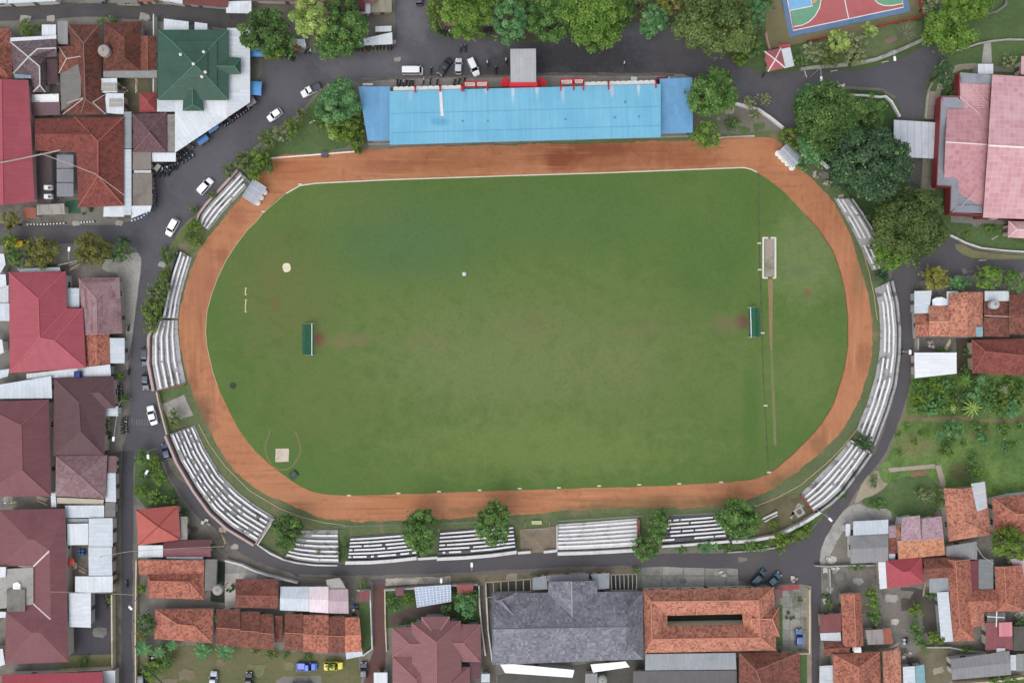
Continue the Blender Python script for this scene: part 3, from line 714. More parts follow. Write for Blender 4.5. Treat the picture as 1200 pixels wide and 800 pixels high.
# fallen hurdle bars
for k, (y0, y1) in enumerate(((337, 346), (350.5, 366))):
    t = thing('pole', ['shorter of the two whitish poles lying on the left of the pitch', 'longer of the two whitish poles lying on the left of the pitch'][k], 'pole', P(288.3, y0))
    MB().tube([P(288.6, y0, .1), P(287.6, (y0 + y1) / 2, .1), P(288, y1, .1)], .16, 6).build('shaft', plain((196, 200, 150)), t)
    for yy in (y0 + .7, y1 - .7): MB().box(tuple(P(288.2, yy, .06)), (.7, .2, .12)).build('foot', plain((150, 156, 120)), t)
t = thing('roller_box', 'small dark box lying on grass beside the throwing cage', 'box', P(344, 556))
MB().box(tuple(P(344, 556, .25)), (1.8, 1.5, .5), .6).build('body', plain((48, 66, 60)), t); MB().box(tuple(P(344, 556, .54)), (1.3, 1.1, .07), .6).build('lid', plain((60, 84, 78)), t)
t = thing('sprinkler_box', 'little pale sprinkler housing alone near the middle of the pitch', 'sprinkler', P(544, 321))
MB().lathe(tuple(P(544, 321)), [(.5, 0), (.5, .18), (.42, .22), (.18, .24), (.12, .5)], 12).build('housing', plain((196, 204, 198)), t)
MB().box(tuple(P(546, 321.5, .05)), (.9, .5, .1)).build('pipe_cover', plain((74, 92, 72)), t)

# ------------------------------------------------------------------ roads
RP = NT('plaza_asphalt'); p = RP.pos(); a_ = RP.noise(p, .1, 5, .65); b_ = RP.noise(p, 1.3, 6, .8); d_ = RP.noise(p, .45, 5, .7, .8)
c = RP.mix(RP.ramp(a_, .35, .65), lin((80, 80, 85)), lin((90, 89, 94)))
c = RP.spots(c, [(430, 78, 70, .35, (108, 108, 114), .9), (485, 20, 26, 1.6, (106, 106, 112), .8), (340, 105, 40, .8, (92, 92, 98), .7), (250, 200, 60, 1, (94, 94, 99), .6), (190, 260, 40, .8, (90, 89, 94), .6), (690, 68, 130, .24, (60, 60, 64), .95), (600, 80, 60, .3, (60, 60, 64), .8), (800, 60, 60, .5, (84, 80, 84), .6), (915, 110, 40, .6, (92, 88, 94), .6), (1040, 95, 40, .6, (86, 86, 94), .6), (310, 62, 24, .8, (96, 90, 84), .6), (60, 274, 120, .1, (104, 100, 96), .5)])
c = RP.mix(RP.math('MULTIPLY', RP.ramp(b_, .52, .68), .3), c, lin((112, 110, 110))); c = RP.mix(RP.math('MULTIPLY', RP.ramp(d_, .55, .7), .35), c, lin((68, 67, 71)))
RP.col(c); RP.b.inputs['Roughness'].default_value = .85
def road(pts, mat=ASPH, lv=10, sm=1, amp=.35): return sheet('road', pts, mat, lv, sm, amp)
road([(-30, 6), (40, 4), (110, 4), (190, 5), (265, 10), (290, 18), (330, 40), (290, 46), (270, 33), (200, 27), (120, 20), (60, 22), (0, 25), (-30, 26)], rough((76, 74, 76), (86, 84, 84), (66, 66, 66), .15, 2, .7), 10)
# plaza north of the grandstand and the diagonal down the left side
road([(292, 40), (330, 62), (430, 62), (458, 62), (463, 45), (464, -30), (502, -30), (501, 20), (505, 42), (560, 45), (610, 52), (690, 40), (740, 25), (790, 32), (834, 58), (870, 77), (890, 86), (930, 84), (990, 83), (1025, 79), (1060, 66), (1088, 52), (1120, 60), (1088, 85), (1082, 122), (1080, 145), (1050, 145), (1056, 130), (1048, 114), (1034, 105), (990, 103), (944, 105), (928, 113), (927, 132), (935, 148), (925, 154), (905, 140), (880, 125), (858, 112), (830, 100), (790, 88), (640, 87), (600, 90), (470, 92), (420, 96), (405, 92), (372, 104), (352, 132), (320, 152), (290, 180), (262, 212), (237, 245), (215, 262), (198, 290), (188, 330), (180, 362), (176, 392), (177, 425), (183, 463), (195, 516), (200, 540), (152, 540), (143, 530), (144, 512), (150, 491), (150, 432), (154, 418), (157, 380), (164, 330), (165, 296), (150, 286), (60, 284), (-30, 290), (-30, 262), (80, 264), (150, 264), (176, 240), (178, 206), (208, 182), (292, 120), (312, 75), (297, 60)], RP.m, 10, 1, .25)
road([(143, 528), (157, 528), (157, 600), (156, 700), (158, 830), (143, 830), (142.5, 700), (142, 600)], ASPHD, 11, 0, .15)
road([(150, 500), (193, 512), (197, 545), (204, 558), (219, 568), (231, 583), (252, 607), (273, 621), (303, 641), (325, 654), (350, 661.5), (405, 661), (487, 656.5), (540, 653.5), (624, 648), (700, 646), (782, 648.5), (852, 648), (905, 645.5), (938, 634), (960, 612), (988, 577), (1005, 554), (1023, 526), (1032, 502), (1044, 467), (1051, 437), (1052, 390), (1051, 358), (1042, 320), (1060, 300), (1085, 303), (1100, 285), (1112, 277), (1148, 295), (1210, 299), (1210, 320), (1140, 323), (1074, 327), (1070.5, 345), (1070.5, 400), (1069, 436), (1060, 474), (1050, 502), (1035, 537), (1012, 560), (997, 586), (981, 614), (964, 640), (962, 668), (962, 720), (959, 800), (958, 840), (951, 840), (951, 690), (950, 684), (910, 684), (865, 683), (864, 666), (774, 664), (740, 665.5), (644, 668), (540, 673), (454, 677), (450, 684), (438, 684), (432, 677), (360, 677), (324, 670), (292, 659), (268, 640), (238, 613), (213, 581), (198, 560), (190, 535), (160, 530)], ASPH, 10, 1, .2)
sheet('alley', [(558, 690), (566, 685), (570, 730), (580, 770), (584, 830), (566, 830), (566, 760)], rough((96, 88, 78), (112, 104, 92), (76, 74, 62), .4, 2, .6), 4, 0, .2)
# speed bump stripes
for i in range(8):
    sheet('road_stripe', [(151 + i * 3.0, 491), (152.4 + i * 3.0, 491), (152.4 + i * 3.0, 498), (151 + i * 3.0, 498)], rough((120, 116, 116), (104, 100, 100), (92, 88, 88), 1.5, 5, .6), 13)
for pts in ([(1126, 316), (1131, 314), (1134, 319), (1129, 322)], [(1134, 318), (1141, 317), (1141, 318), (1134, 319)]):
    sheet('road_paint', pts, rough((128, 122, 124), (110, 104, 106), (92, 88, 88), 2, 5, .7), 13)
# pavements, aprons, yards
sheet('pavement', [(120, 305), (160, 294), (165, 300), (166, 312), (161, 350), (155, 400), (150, 420), (146, 418), (148, 380), (142, 320), (120, 318)], CONC, 12, 1, .25)
sheet('pavement', [(146, 348), (150, 348), (151, 430), (144, 470), (141, 520), (137, 520), (140, 470), (146, 420)], CONCD, 8, 0, .2)
sheet('pavement', [(134, 530), (142, 528), (142, 700), (143, 830), (136, 830), (135, 700)], rough((96, 94, 82), (116, 112, 98), (72, 76, 56), .5, 2.5, .8), 8, 0, .25)
sheet('pavement', [(157, 590), (161, 590), (160, 700), (161, 800), (157, 830)], CONCD, 9, 0, .2)
sheet('pavement', [(234, 614), (246, 612), (265, 634), (292, 655), (320, 664), (348, 672), (346, 682), (315, 672), (285, 660), (262, 648)], rough((124, 116, 106), (104, 98, 90), (84, 80, 72), .4, 2.4, .7), 12, 1, .4)
sheet('pavement', [(452, 677), (480, 674), (528, 672), (528, 682), (452, 686)], rough((186, 178, 166), (168, 160, 148), (112, 106, 92), .8, 3, .7), 12, 0, .3)
sheet('verge_strip', [(528, 672), (640, 667), (700, 665), (745, 665), (745, 674), (640, 678), (560, 684), (528, 682)], rough((116, 108, 88), (132, 118, 96), (96, 98, 66), .5, 2.4, .8), 12, 0, .3)
sheet('concrete_yard', [(748, 665), (775, 663), (800, 664), (864, 666), (866, 687), (750, 690)], rough((142, 142, 136), (160, 158, 150), (96, 98, 92), .35, 1.6, .8, 5.0), 12, 0, .2)
sheet('concrete_apron', [(962, 638), (985, 600), (1003, 588), (1020, 596), (1044, 595), (1046, 612), (1000, 612), (985, 625), (968, 660), (960, 664)], CONC, 12, 1, .3)
sheet('dirt_apron', [(1012, 560), (1028, 548), (1032, 562), (1044, 568), (1038, 578), (1020, 580), (1006, 588), (1000, 590)], rough((150, 138, 118), (166, 154, 136), (126, 116, 92), .5, 2.4, .5), 12, 1, .5)
sheet('yard_grass', [(1046, 560), (1100, 556), (1100, 606), (1070, 606), (1048, 604), (1046, 594), (1020, 594), (1006, 586), (1030, 578)], LAWN, 13, 1, .4)
sheet('dirt_path', [(1062, 488), (1085, 489), (1130, 487), (1160, 491), (1210, 488), (1210, 492), (1160, 495), (1130, 492), (1085, 494), (1060, 495)], rough((116, 110, 80), (126, 116, 86), (92, 104, 60), .5, 2, .8), 13, 1, .6)
sheet('dirt_path', [(1096, 545), (1102, 544), (1108, 566), (1107, 572), (1103, 570)], TAN, 14, 0, .25)
sheet('stone_footing', [(1040, 548), (1095, 543), (1096, 548), (1042, 553)], TAN, 14, 0, .2)
sheet('bare_patch', [(1066, 552), (1088, 550), (1088, 556), (1066, 560)], rough((140, 104, 80), (124, 96, 74), (96, 92, 62), .6, 2, .6), 14, 1, .4)



# park in the upper right
sheet('island_grass', [(928, 114), (946, 107), (990, 105), (1034, 107), (1046, 116), (1054, 135), (1056, 150), (1082, 186), (1068, 226), (1110, 280), (1080, 305), (1045, 320), (1020, 262), (980, 210), (935, 155)], DGRASS, 9, 1, .4)
sheet('lawn', [(1117, 62), (1140, 56), (1165, 50), (1210, 47), (1210, 84), (1130, 84), (1106, 110), (1092, 120), (1084, 118), (1090, 90), (1104, 70)], LAWN, 12, 1, .2)
sheet('garden_path', [(1100, 96), (1114, 76), (1150, 74), (1150, 80), (1120, 82), (1104, 100), (1096, 135), (1093, 135), (1096, 110)], TAN, 13, 1, .2)
sheet('garden_path', [(1160, 78), (1198, 80), (1198, 85), (1160, 84)], CONCD, 13)
sheet('garden_path', [(1153, 50), (1161, 49), (1162, 74), (1150, 75)], CONC, 14)
sheet('forecourt', [(1087, 107), (1106, 108), (1102, 140), (1094, 140), (1083, 140)], rough((150, 140, 132), (160, 148, 140), (136, 116, 110), .5, 2, .4, 2.2), 12)
sheet('forecourt', [(1081, 186), (1098, 186), (1096, 223), (1079, 221)], rough((146, 140, 126), (134, 128, 114), (104, 100, 90), .5, 2, .5, 3.2), 12)
sheet('dark_lane', [(1064, 184), (1081, 184), (1079, 222), (1064, 226)], DARKY, 11, 0, .2)  # dark grey lane where the road spur goes on below the car port
sheet('lawn', [(1112, 276), (1140, 262), (1180, 262), (1182, 280), (1200, 285), (1210, 298), (1148, 293)], LAWN, 12, 1, .2)
sheet('verge_strip', [(1118, 283), (1148, 296), (1210, 300), (1210, 304), (1146, 304), (1122, 296)], DRY, 13, 1, .3)
sheet('rubble_footing', [(1114, 252), (1152, 255), (1185, 258), (1185, 264), (1150, 262), (1144, 268), (1138, 262), (1114, 260)], CONCD, 13, 0, .4)
sheet('dry_grass', [(893, 0), (915, 0), (926, 44), (1066, 14), (1062, -10), (1080, -10), (1080, 20), (1026, 34), (944, 50), (924, 54), (900, 58)], rough((124, 112, 82), (110, 106, 72), (96, 98, 62), .3, 1.6, .6), 12, 0, .3)
sheet('park_lawn', [(938, 52), (1026, 34), (1080, 20), (1080, 48), (1060, 60), (1022, 70), (990, 76), (937, 80)], grass((84, 104, 62), (106, 118, 76), (74, 92, 54), (124, 122, 84), .7), 12, 1, .4)
sheet('grove_floor', [(505, -30), (890, -30), (895, 60), (870, 74), (834, 56), (790, 30), (740, 24), (690, 38), (612, 50), (560, 43), (510, 38)], rough((92, 82, 66), (76, 76, 54), (62, 70, 42), .4, 2, .7), 9, 1, .5)
sheet('brick_path', [(513, 20), (590, 20), (592, 31), (514, 31)], rough((156, 128, 112), (140, 116, 102), (116, 98, 88), .6, 2, .5, 1.2), 12)
# left quarter
sheet('lawn', [(300, 185), (345, 150), (372, 108), (405, 96), (420, 105), (428, 172), (330, 181)], LAWN, 9, 1, .5)
sheet('grass_strip', [(197, 290), (216, 264), (240, 246), (244, 262), (232, 290), (205, 310), (196, 340), (182, 382), (178, 382), (188, 330)], grass((86, 104, 54), (116, 122, 72), (70, 84, 44), (140, 128, 104), .8), 12, 1, .4)
sheet('concrete_slab', [(188, 474), (216, 462), (227, 486), (200, 495)], rough((160, 156, 148), (138, 134, 128), (100, 98, 92), .8, 2, .8), 12, 0, .3)
sheet('grass_strip', [(186, 458), (217, 450), (219, 460), (188, 471)], LAWN, 12, 0, .3)
sheet('island_grass', [(158, 527), (184, 525), (193, 555), (210, 582), (207, 594), (158, 594)], WILD, 12, 1, .3)
sheet('asphalt_yard', [(81, 693), (135, 693), (135, 768), (81, 768)], ASPHD, 5)
sheet('rough_grass', [(72, 768), (135, 766), (135, 781), (72, 782)], DRY, 6, 0, .3)
sheet('dark_yard', [(0, 582), (62, 582), (62, 596), (0, 596)], CONCD, 5)
sheet('dirt_yard', [(137, 92), (184, 92), (184, 134), (150, 134)], rough((96, 90, 70), (82, 84, 58), (120, 112, 96), .6, 2.5, .6), 5, 0, .3)
sheet('yard_grass', [(162, 756), (262, 756), (420, 770), (426, 830), (160, 830)], grass((92, 96, 60), (112, 108, 74), (84, 92, 52), (118, 104, 80), .8), 5, 0, .4)
sheet('parking_slab', [(324, 797), (332, 792), (376, 791), (380, 830), (322, 830)], CONCD, 7)
sheet('tan_yard', [(263, 672), (302, 670), (300, 680), (276, 682), (276, 712), (264, 712)], CONCL, 6)
sheet('grey_yard', [(262, 655), (285, 661), (330, 676), (328, 690), (264, 672)], CONC, 5)
sheet('dark_green_gap', [(247, 655), (264, 658), (263, 706), (247, 704)], rough((44, 56, 48), (54, 66, 54), (40, 46, 42), .8, 3, .6), 6)  # dark green ground in the gap between the houses
sheet('brick_driveway', [(437, 684), (451, 684), (453, 760), (450, 790), (436, 830), (420, 830), (428, 790), (438, 760)], BRICK, 6)
sheet('lawn', [(421, 690), (434, 690), (437, 758), (425, 765), (421, 740)], LAWN, 6)
sheet('garden', [(451, 687), (561, 684), (563, 735), (452, 735)], WILD, 5)
sheet('garden_path', [(455, 722), (490, 708), (530, 705), (532, 720), (490, 722), (458, 733)], rough((96, 78, 72), (84, 72, 66), (110, 100, 90), .8, 3, .5), 6)
sheet('concrete_yard', [(914, 688), (946, 688), (946, 762), (912, 762)], rough((146, 144, 136), (162, 160, 154), (92, 96, 84), .5, 1.4, .85, 2.6), 6)
sheet('green_strip', [(912, 708), (917, 708), (917, 756), (910, 756)], LAWN, 7)
sheet('green_strip', [(937, 762), (946, 762), (946, 830), (937, 830)], LAWN, 6)
sheet('pavement', [(945, 686), (951, 686), (951, 830), (946, 830)], TAN, 8)
sheet('inner_court', [(778, 717), (874, 717), (874, 735), (778, 735)], rough((38, 46, 38), (48, 54, 44), (30, 36, 32), .8, 3, .5), 6)  # very dark green grey floor of the school's inner court
sheet('dark_yard', [(745, 770), (866, 770), (866, 830), (580, 830), (584, 790)], DARKY, 5)
sheet('dirt_yard', [(1071, 757), (1116, 757), (1118, 800), (1074, 800)], rough((124, 114, 96), (108, 102, 80), (96, 98, 66), .5, 2, .7), 6, 1, .5)
sheet('gravel_yard', [(965, 672), (1030, 665), (1100, 690), (1100, 745), (1056, 735), (1056, 800), (1014, 800), (1014, 695), (966, 712)], rough((132, 126, 118), (112, 108, 102), (86, 86, 76), .5, 2, .7, 0), 5, 0, .4)
sheet('asphalt_yard', [(1055, 688), (1072, 688), (1102, 700), (1100, 742), (1082, 742), (1080, 715), (1056, 715)], rough((94, 86, 80), (82, 78, 74), (70, 68, 64), .4, 2, .5), 7, 0, .3)
sheet('garden', [(1160, 792), (1215, 790), (1215, 830), (1150, 830)], LAWN, 6, 0, .3)
sheet('pale_yard', [(964, 642), (975, 645), (985, 690), (985, 718), (962, 718)], CONCD, 6, 0, .4)
sheet('walled_yard', [(1073, 396), (1138, 396), (1138, 412), (1073, 412)], rough((116, 114, 108), (98, 96, 92), (74, 78, 64), .6, 2, .8), 6)
sheet('dark_yard', [(1120, 396), (1150, 396), (1150, 440), (1122, 440)], rough((84, 66, 58), (70, 64, 54), (52, 66, 44), .6, 2, .6), 7)
sheet('rough_grass', [(1104, 100), (1112, 96), (1112, 118), (1100, 122)], LAWN, 14)
sheet('stand_yard', [(425, 92), (600, 90), (640, 88), (800, 87), (812, 92), (812, 100), (425, 104)], PAVE, 12)
sheet('tiled_gap', [(609, 620), (652, 616), (652, 645), (610, 648)], rough((128, 112, 94), (144, 130, 110), (104, 96, 82), .6, 2.5, .5, .9), 12)
sheet('side_grass', [(396, 620), (408, 620), (408, 658), (400, 658)], LAWN, 12)
sheet('dirt_bank', [(880, 596), (905, 588), (935, 575), (958, 600), (940, 612), (890, 630), (872, 632)], rough((114, 104, 80), (98, 98, 66), (84, 78, 60), .5, 2, .7), 12, 1, .4)
sheet('verge_strip', [(852, 634), (905, 628), (942, 610), (962, 594), (1000, 560), (1022, 528), (1024, 530), (1004, 556), (985, 580), (960, 610), (935, 634), (905, 644), (852, 647)], WILD, 13, 1, .3)
sheet('ramp_pad', [(930, 597), (938, 601), (942, 592), (935, 589), (925, 606), (928, 608)], CONC, 14)
# sports court
sheet('court_border', [(910, -30), (925, 44), (1066.5, 14), (1059, -30)], rough((88, 120, 160), (100, 132, 168), (80, 108, 146), .4, 2, .4), 14)
sheet('court_floor', [(917, -28), (929, 36.5), (1059, 9.2), (1052, -28)], rough((172, 92, 94), (182, 102, 104), (160, 86, 88), .4, 2, .4), 15)
def arc(cx, cy, r, a0, a1, n=18): return [(cx + r * math.cos(math.radians(a0 + (a1 - a0) * i / n)), cy - r * math.sin(math.radians(a0 + (a1 - a0) * i / n))) for i in range(n + 1)]
ga = [(961.8, -28), (962, 0), (960, 10), (955, 19), (948, 26), (940, 30), (930, 31.8)]
sheet('court_key', [(918, -28), (923.5, 0)] + [(930, 31.8)] + ga[::-1][1:], rough((94, 152, 120), (108, 164, 132), (86, 138, 110), .4, 2, .5), 16)
sheet('court_key', [(918.5, -28), (923.5, 0), (926, 12.8), (951.8, 7.6), (945, -28)], rough((108, 170, 216), (126, 184, 224), (96, 152, 200), .4, 2, .5), 17)
sheet('court_circle', [(952, 5)] + arc(952.5, -.5, 5, -70, 80, 10), rough((222, 150, 112), (214, 140, 104), (200, 130, 98), .5, 2, .3), 17)
gb = [(1022, -28), (1024, 0), (1029, 4.5), (1036, 7.2), (1045, 7.2), (1057.5, 4.8)]
sheet('court_key', gb + [(1051, -28)], rough((94, 152, 120), (108, 164, 132), (86, 138, 110), .4, 2, .5), 16)
LINE = plain((226, 222, 216))
for ln in ([(917, -28), (923, 2), (929.2, 36.3), (1058.6, 9), (1052, -28)], [(984, -28), (989.5, 0), (994.2, 22.4)], ga, gb, [(926, 12.8), (951.8, 7.6), (950, 0), (944, -28)]):
    band('court_line', ln, .22, LINE, 19)['kind'] = 'structure'

def painted_kerb(line, n, label, ca, cb):
    pts = resample_px(line, n); t = thing('painted_kerb', label, 'kerb', P(*pts[0]))
    for k, colr in ((0, ca), (1, cb)):
        b = MB()
        for i in range(k, n, 2):
            a, c2 = P(*pts[i]), P(*pts[i + 1]); d = c2 - a; b.box(((a.x + c2.x) / 2, (a.y + c2.y) / 2, .14), (d.length * .94, .34, .26), math.atan2(d.y, d.x))
        o = b.build('kerb_stones', plain(colr), t); o['label'] = 'white painted stones' if colr[0] > 150 else ('blue painted stones' if colr[2] > 100 else 'black painted stones')
def resample_px(line, n):
    p = [Vector(q) for q in line]; L = [0]
    for i in range(len(p) - 1): L.append(L[-1] + (p[i + 1] - p[i]).length)
    out = []
    for k in range(n + 1):
        d = L[-1] * k / n; i = 0
        while i < len(p) - 2 and L[i + 1] < d: i += 1
        out.append(p[i].lerp(p[i + 1], (d - L[i]) / max(1e-6, L[i + 1] - L[i])))
    return out
painted_kerb([(32, 263), (55, 263), (78, 261.5)], 24, 'black and white kerb stones below the striped lean-to on the left side street', (222, 222, 218), (48, 48, 50))
painted_kerb([(95, 261), (112, 259.5)], 10, 'short black and white kerb below the white square canopy', (222, 222, 218), (48, 48, 50))
painted_kerb([(154, 259), (166, 255), (178, 246)], 14, 'blue and white kerb stones at the street corner awning', (222, 226, 230), (50, 92, 160))
random.seed(21)
def patch(x, y, r, mat, lv=14, nm='yard_patch', sx=1.0):
    a = random.uniform(-.25, .25); ca, sa = math.cos(a), math.sin(a); h = r * .8; pts = []
    for (u, v) in ((-1, -.6), (-.2, -.75), (.9, -.65), (1, .2), (.5, .7), (-.3, .6), (-.9, .75), (-1.05, .1)):
        u *= h * sx * random.uniform(.75, 1.2); v *= h * random.uniform(.7, 1.25); pts.append((x + u * ca - v * sa, y + u * sa + v * ca))
    sheet(nm, pts, mat, lv, 0, .55)
for x, y, r, m in ((1035, 680, 9, CONCD), (1044, 700, 9, CONC), (1048, 728, 6, CONCL), (1062, 696, 10, YARD), (1052, 750, 8, CONCD), (1058, 762, 8, DARKY), (1070, 775, 9, DARKY), (975, 655, 6, CONCL), (968, 668, 5, CONCL), (985, 676, 7, CONCD), (1005, 680, 8, CONC), (972, 690, 5, CONC), (968, 704, 6, CONCL), (1092, 770, 9, DIRT), (1100, 785, 8, TAN), (1085, 762, 6, LAWN), (1110, 758, 5, LAWN), (1196, 720, 8, CONC), (1190, 712, 6, DARKY), (1150, 664, 4, DARKY), (262, 620, 6, TAN), (276, 640, 5, CONC), (240, 600, 6, DARKY), (228, 620, 6, DARKY), (250, 640, 5, LAWN), (870, 655, 6, CONCD), (842, 672, 6, TAN), (800, 680, 6, CONCD), (770, 670, 5, CONCD), (30, 262, 6, CONCD), (90, 262, 5, CONC), (140, 262, 6, CONC), (60, 22, 6, CONCL), (30, 22, 7, CONC), (170, 20, 8, CONC), (290, 40, 8, TAN), (295, 85, 6, CONCD), (10, 585, 8, CONC), (40, 588, 8, CONCD), (100, 730, 8, DARKY), (118, 740, 9, CONCD), (300, 785, 14, DRY), (220, 790, 12, DIRT), (260, 775, 8, DIRT), (340, 780, 8, DRY), (200, 800, 10, DIRT), (460, 50, 5, CONC), (466, 70, 5, TAN), (855, 130, 8, TAN), (862, 142, 8, DIRT), (890, 150, 8, LAWN), (872, 152, 7, LAWN), (950, 190, 7, CONC), (965, 205, 7, CONCD), (975, 215, 7, DIRT), (985, 230, 5, TAN), (215, 290, 7, DIRT), (205, 305, 5, TAN), (190, 310, 5, CONC), (425, 690, 4, CONC), (412, 700, 5, CONCD), (415, 720, 4, DARKY), (640, 672, 8, DIRT), (600, 676, 8, TAN), (690, 668, 8, CONCD)):
    patch(x, y, r, m)

DUST = rough((104, 98, 92), (118, 112, 104), (90, 88, 84), .4, 2, .7)
for pts in ([(350, 672), (430, 674), (540, 670), (640, 665), (740, 662), (740, 666), (640, 669.5), (540, 674), (432, 678), (350, 675)], [(1021, 532), (1032, 505), (1044, 470), (1050, 440), (1052, 440), (1046, 472), (1035, 505), (1024, 532)], [(157, 540), (158.5, 540), (158, 700), (159, 800), (156, 800), (155.5, 700)], [(150, 430), (152, 430), (152, 500), (146, 520), (144, 520), (149, 495)], [(945, 104), (990, 101.5), (1034, 103.5), (1050, 114), (1047, 116), (1033, 106), (990, 104.5), (945, 107)], [(420, 93), (470, 90), (600, 88), (640, 85), (790, 86), (790, 89), (640, 88.5), (600, 91), (470, 93), (420, 97)]):
    sheet('road_edge_dust', pts, DUST, 12.2, 0, .45)
# ------------------------------------------------------------------ bleachers
def resample(pts, n):
    p = [Vector(q) for q in pts]; L = [0]
    for i in range(len(p) - 1): L.append(L[-1] + (p[i + 1] - p[i]).length)
    out = []
    for k in range(n + 1):
        d = L[-1] * k / n; i = 0
        while i < len(p) - 2 and L[i + 1] < d: i += 1
        u = (d - L[i]) / max(1e-6, L[i + 1] - L[i]); out.append(p[i] * (1 - u) + p[i + 1] * u)
    return out
STCON = rough((140, 140, 140), (160, 160, 158), (88, 88, 84), .7, 2.6, .95)
STDARK = rough((82, 82, 88), (98, 98, 104), (66, 66, 70), .5, 2.2, .7)
STWHITE = rough((190, 190, 188), (206, 206, 204), (150, 150, 144), .7, 2.6, .8)
STPALE = rough((152, 152, 154), (170, 170, 170), (100, 98, 94), .7, 2.6, .95)
BENCH = rough((232, 232, 234), (222, 222, 224), (176, 176, 174), .9, 3, .4)
def bleacher(label, inner, outer, rows, body=STCON, step=.38, gaps=(), wear=0.0, back=None, bw=.4, ends=None, front=.08, noback=False):
    """inner: the edge by the track, outer: the high edge by the road; rows: fraction across for each bench row
       gaps: (row or None, s0, s1)"""
    N = 40; A = resample(inner, N); B = resample(outer, N)
    t = thing('bleacher', label, 'bleacher', P(*((A[N // 2] + B[N // 2]) / 2)), 0, 'open concrete bleachers round the track')
    n = len(rows); cuts = [0.0] + [max(.02, r - (.5 / n) * .55) for r in rows] + [1.0]
    hs = [front + .1] + [.35 + step * k for k in range(n)]
    def pt(f, k, h): q = A[k] * (1 - f) + B[k] * f; return P(q.x, q.y, h)
    b = MB()
    for i in range(n + 1):
        f0, f1, h = cuts[i], cuts[i + 1], hs[i]; lo = hs[i - 1] if i else 0
        for k in range(N):
            b.up([pt(f0, k, h), pt(f0, k + 1, h), pt(f1, k + 1, h), pt(f1, k, h)])
            b.face([pt(f0, k, lo), pt(f0, k + 1, lo), pt(f0, k + 1, h), pt(f0, k, h)])
        for k in (0, N):
            b.face([pt(f0, k, 0), pt(f1, k, 0), pt(f1, k, h), pt(f0, k, h)])
    for k in range(N): b.face([pt(1, k, 0), pt(1, k + 1, 0), pt(1, k + 1, hs[-1]), pt(1, k, hs[-1])])
    b.build('stand', body, t)
    wpx = math.hypot(*(A[N // 2] - B[N // 2]))
    for i, f in enumerate(rows):
        fw = bw / S / wpx / 2; b = MB(); h0 = hs[i + 1]; h1 = h0 + .14; run = []
        def flush():
            if len(run) < 2: run.clear(); return
            Lp = [pt(f - fw, 0, h1)] * 0; 
            def q(ff, s, h):
                k = min(N - 1, int(s * N)); u = s * N - k; c = (A[k] * (1 - u) + A[k + 1] * u) * (1 - ff) + (B[k] * (1 - u) + B[k + 1] * u) * ff; return P(c.x, c.y, h)
            L1 = [q(f - fw, s, h1) for s in run]; R1 = [q(f + fw, s, h1) for s in run]
            bb = MB(); ribbon_wall(bb, L1, R1, h1, h0 + .01); run.clear(); bb.build('bench_row', BENCH, t)
        M = 120; hole = 0
        for k in range(M + 1):
            s = .012 + .976 * k / M
            bad = any((g[0] is None or g[0] == i) and g[1] <= s <= g[2] for g in gaps)
            if wear and hole <= 0 and random.random() < wear: hole = random.choice((2, 3, 3, 5))
            if hole > 0: hole -= 1; bad = True
            if bad: flush()
            else: run.append(s)
        flush()
    if back and not noback:
        b = MB(); L1 = [pt(1, k, 0) for k in range(N + 1)]
        R1 = [p + (p - pt(.9, k, 0)).normalized() * back[1] for k, p in enumerate(L1)]
        ribbon_wall(b, L1, R1, hs[-1] + back[2]); b.build('back_wall', back[0], t)
    if ends:
        for k, mt in ends:
            k = N if k else 0; k2 = k - 1 if k else 1
            d = (pt(.5, k, 0) - pt(.5, k2, 0)).normalized() * .25; b = MB()
            ribbon_wall(b, [pt(0, k, 0) + d * .2, pt(1, k, 0) + d * .2], [pt(0, k, 0) + d, pt(1, k, 0) + d], hs[-1] * .75); b.build('end_wall', mt, t)
    return t
PINKC = rough((176, 150, 148), (188, 166, 162), (150, 140, 132), .5, 2, .5); REDW = plain((150, 84, 72)); WW = rough((212, 212, 210), (200, 200, 198), (156, 156, 150), .5, 2, .6)
G = None
bleacher('short three row bleacher with pinkish rear edge at the upper left bend', [(294, 214), (278, 231), (262, 248), (250, 264), (244, 270)], [(281, 201), (262, 222), (245, 240), (236, 252), (233, 262)], [.24, .52, .8], STCON, gaps=[(0, 0, .08), (1, .0, .04), (2, 0, .02)], wear=.008, back=(PINKC, .5, .05))
bleacher('narrow three row bleacher behind the olive hedge on the left bend', [(225, 302), (216.5, 330), (211, 352), (208.6, 373)], [(211, 294), (203, 318), (196, 344), (190, 373)], [.3, .58, .9], STPALE, gaps=[(2, .52, .56), (1, 0, .04)], back=(STDARK, .5, -.1))
bleacher('wide bleacher of five rows at the left end with pinkish street edge', [(208, 375), (209, 392), (212, 420), (218, 449)], [(186, 375), (178.5, 395), (178, 425), (184, 457)], [.24, .45, .66, .87], STPALE, gaps=[(0, .75, .8), (2, .6, .63)], wear=.004, back=(PINKC, .6, .05), ends=[(1, REDW)])
bleacher('tall bleacher with six broken white bench rows at the lower left bend', [(228, 498), (240, 525), (258, 555), (280, 577), (300, 592), (321, 605)], [(199, 509), (212, 540), (231, 572), (250, 598), (270, 616), (301, 635)], [.13, .29, .45, .61, .76, .9], STCON, wear=.045, gaps=[(None, .555, .57)], back=(PINKC, .5, .05), ends=[(1, PINKC)])
bleacher('grey fan shaped bleacher of six rows between the dark round tree and a grass gap', [(352, 621.5), (365, 621), (380, 621), (396, 621)], [(334, 652), (350, 656), (370, 658.5), (397, 659)], [.17, .34, .5, .66, .8, .92], STCON, wear=.01, gaps=[(0, 0, .34), (1, 0, .25)], back=(WW, .3, -.2))
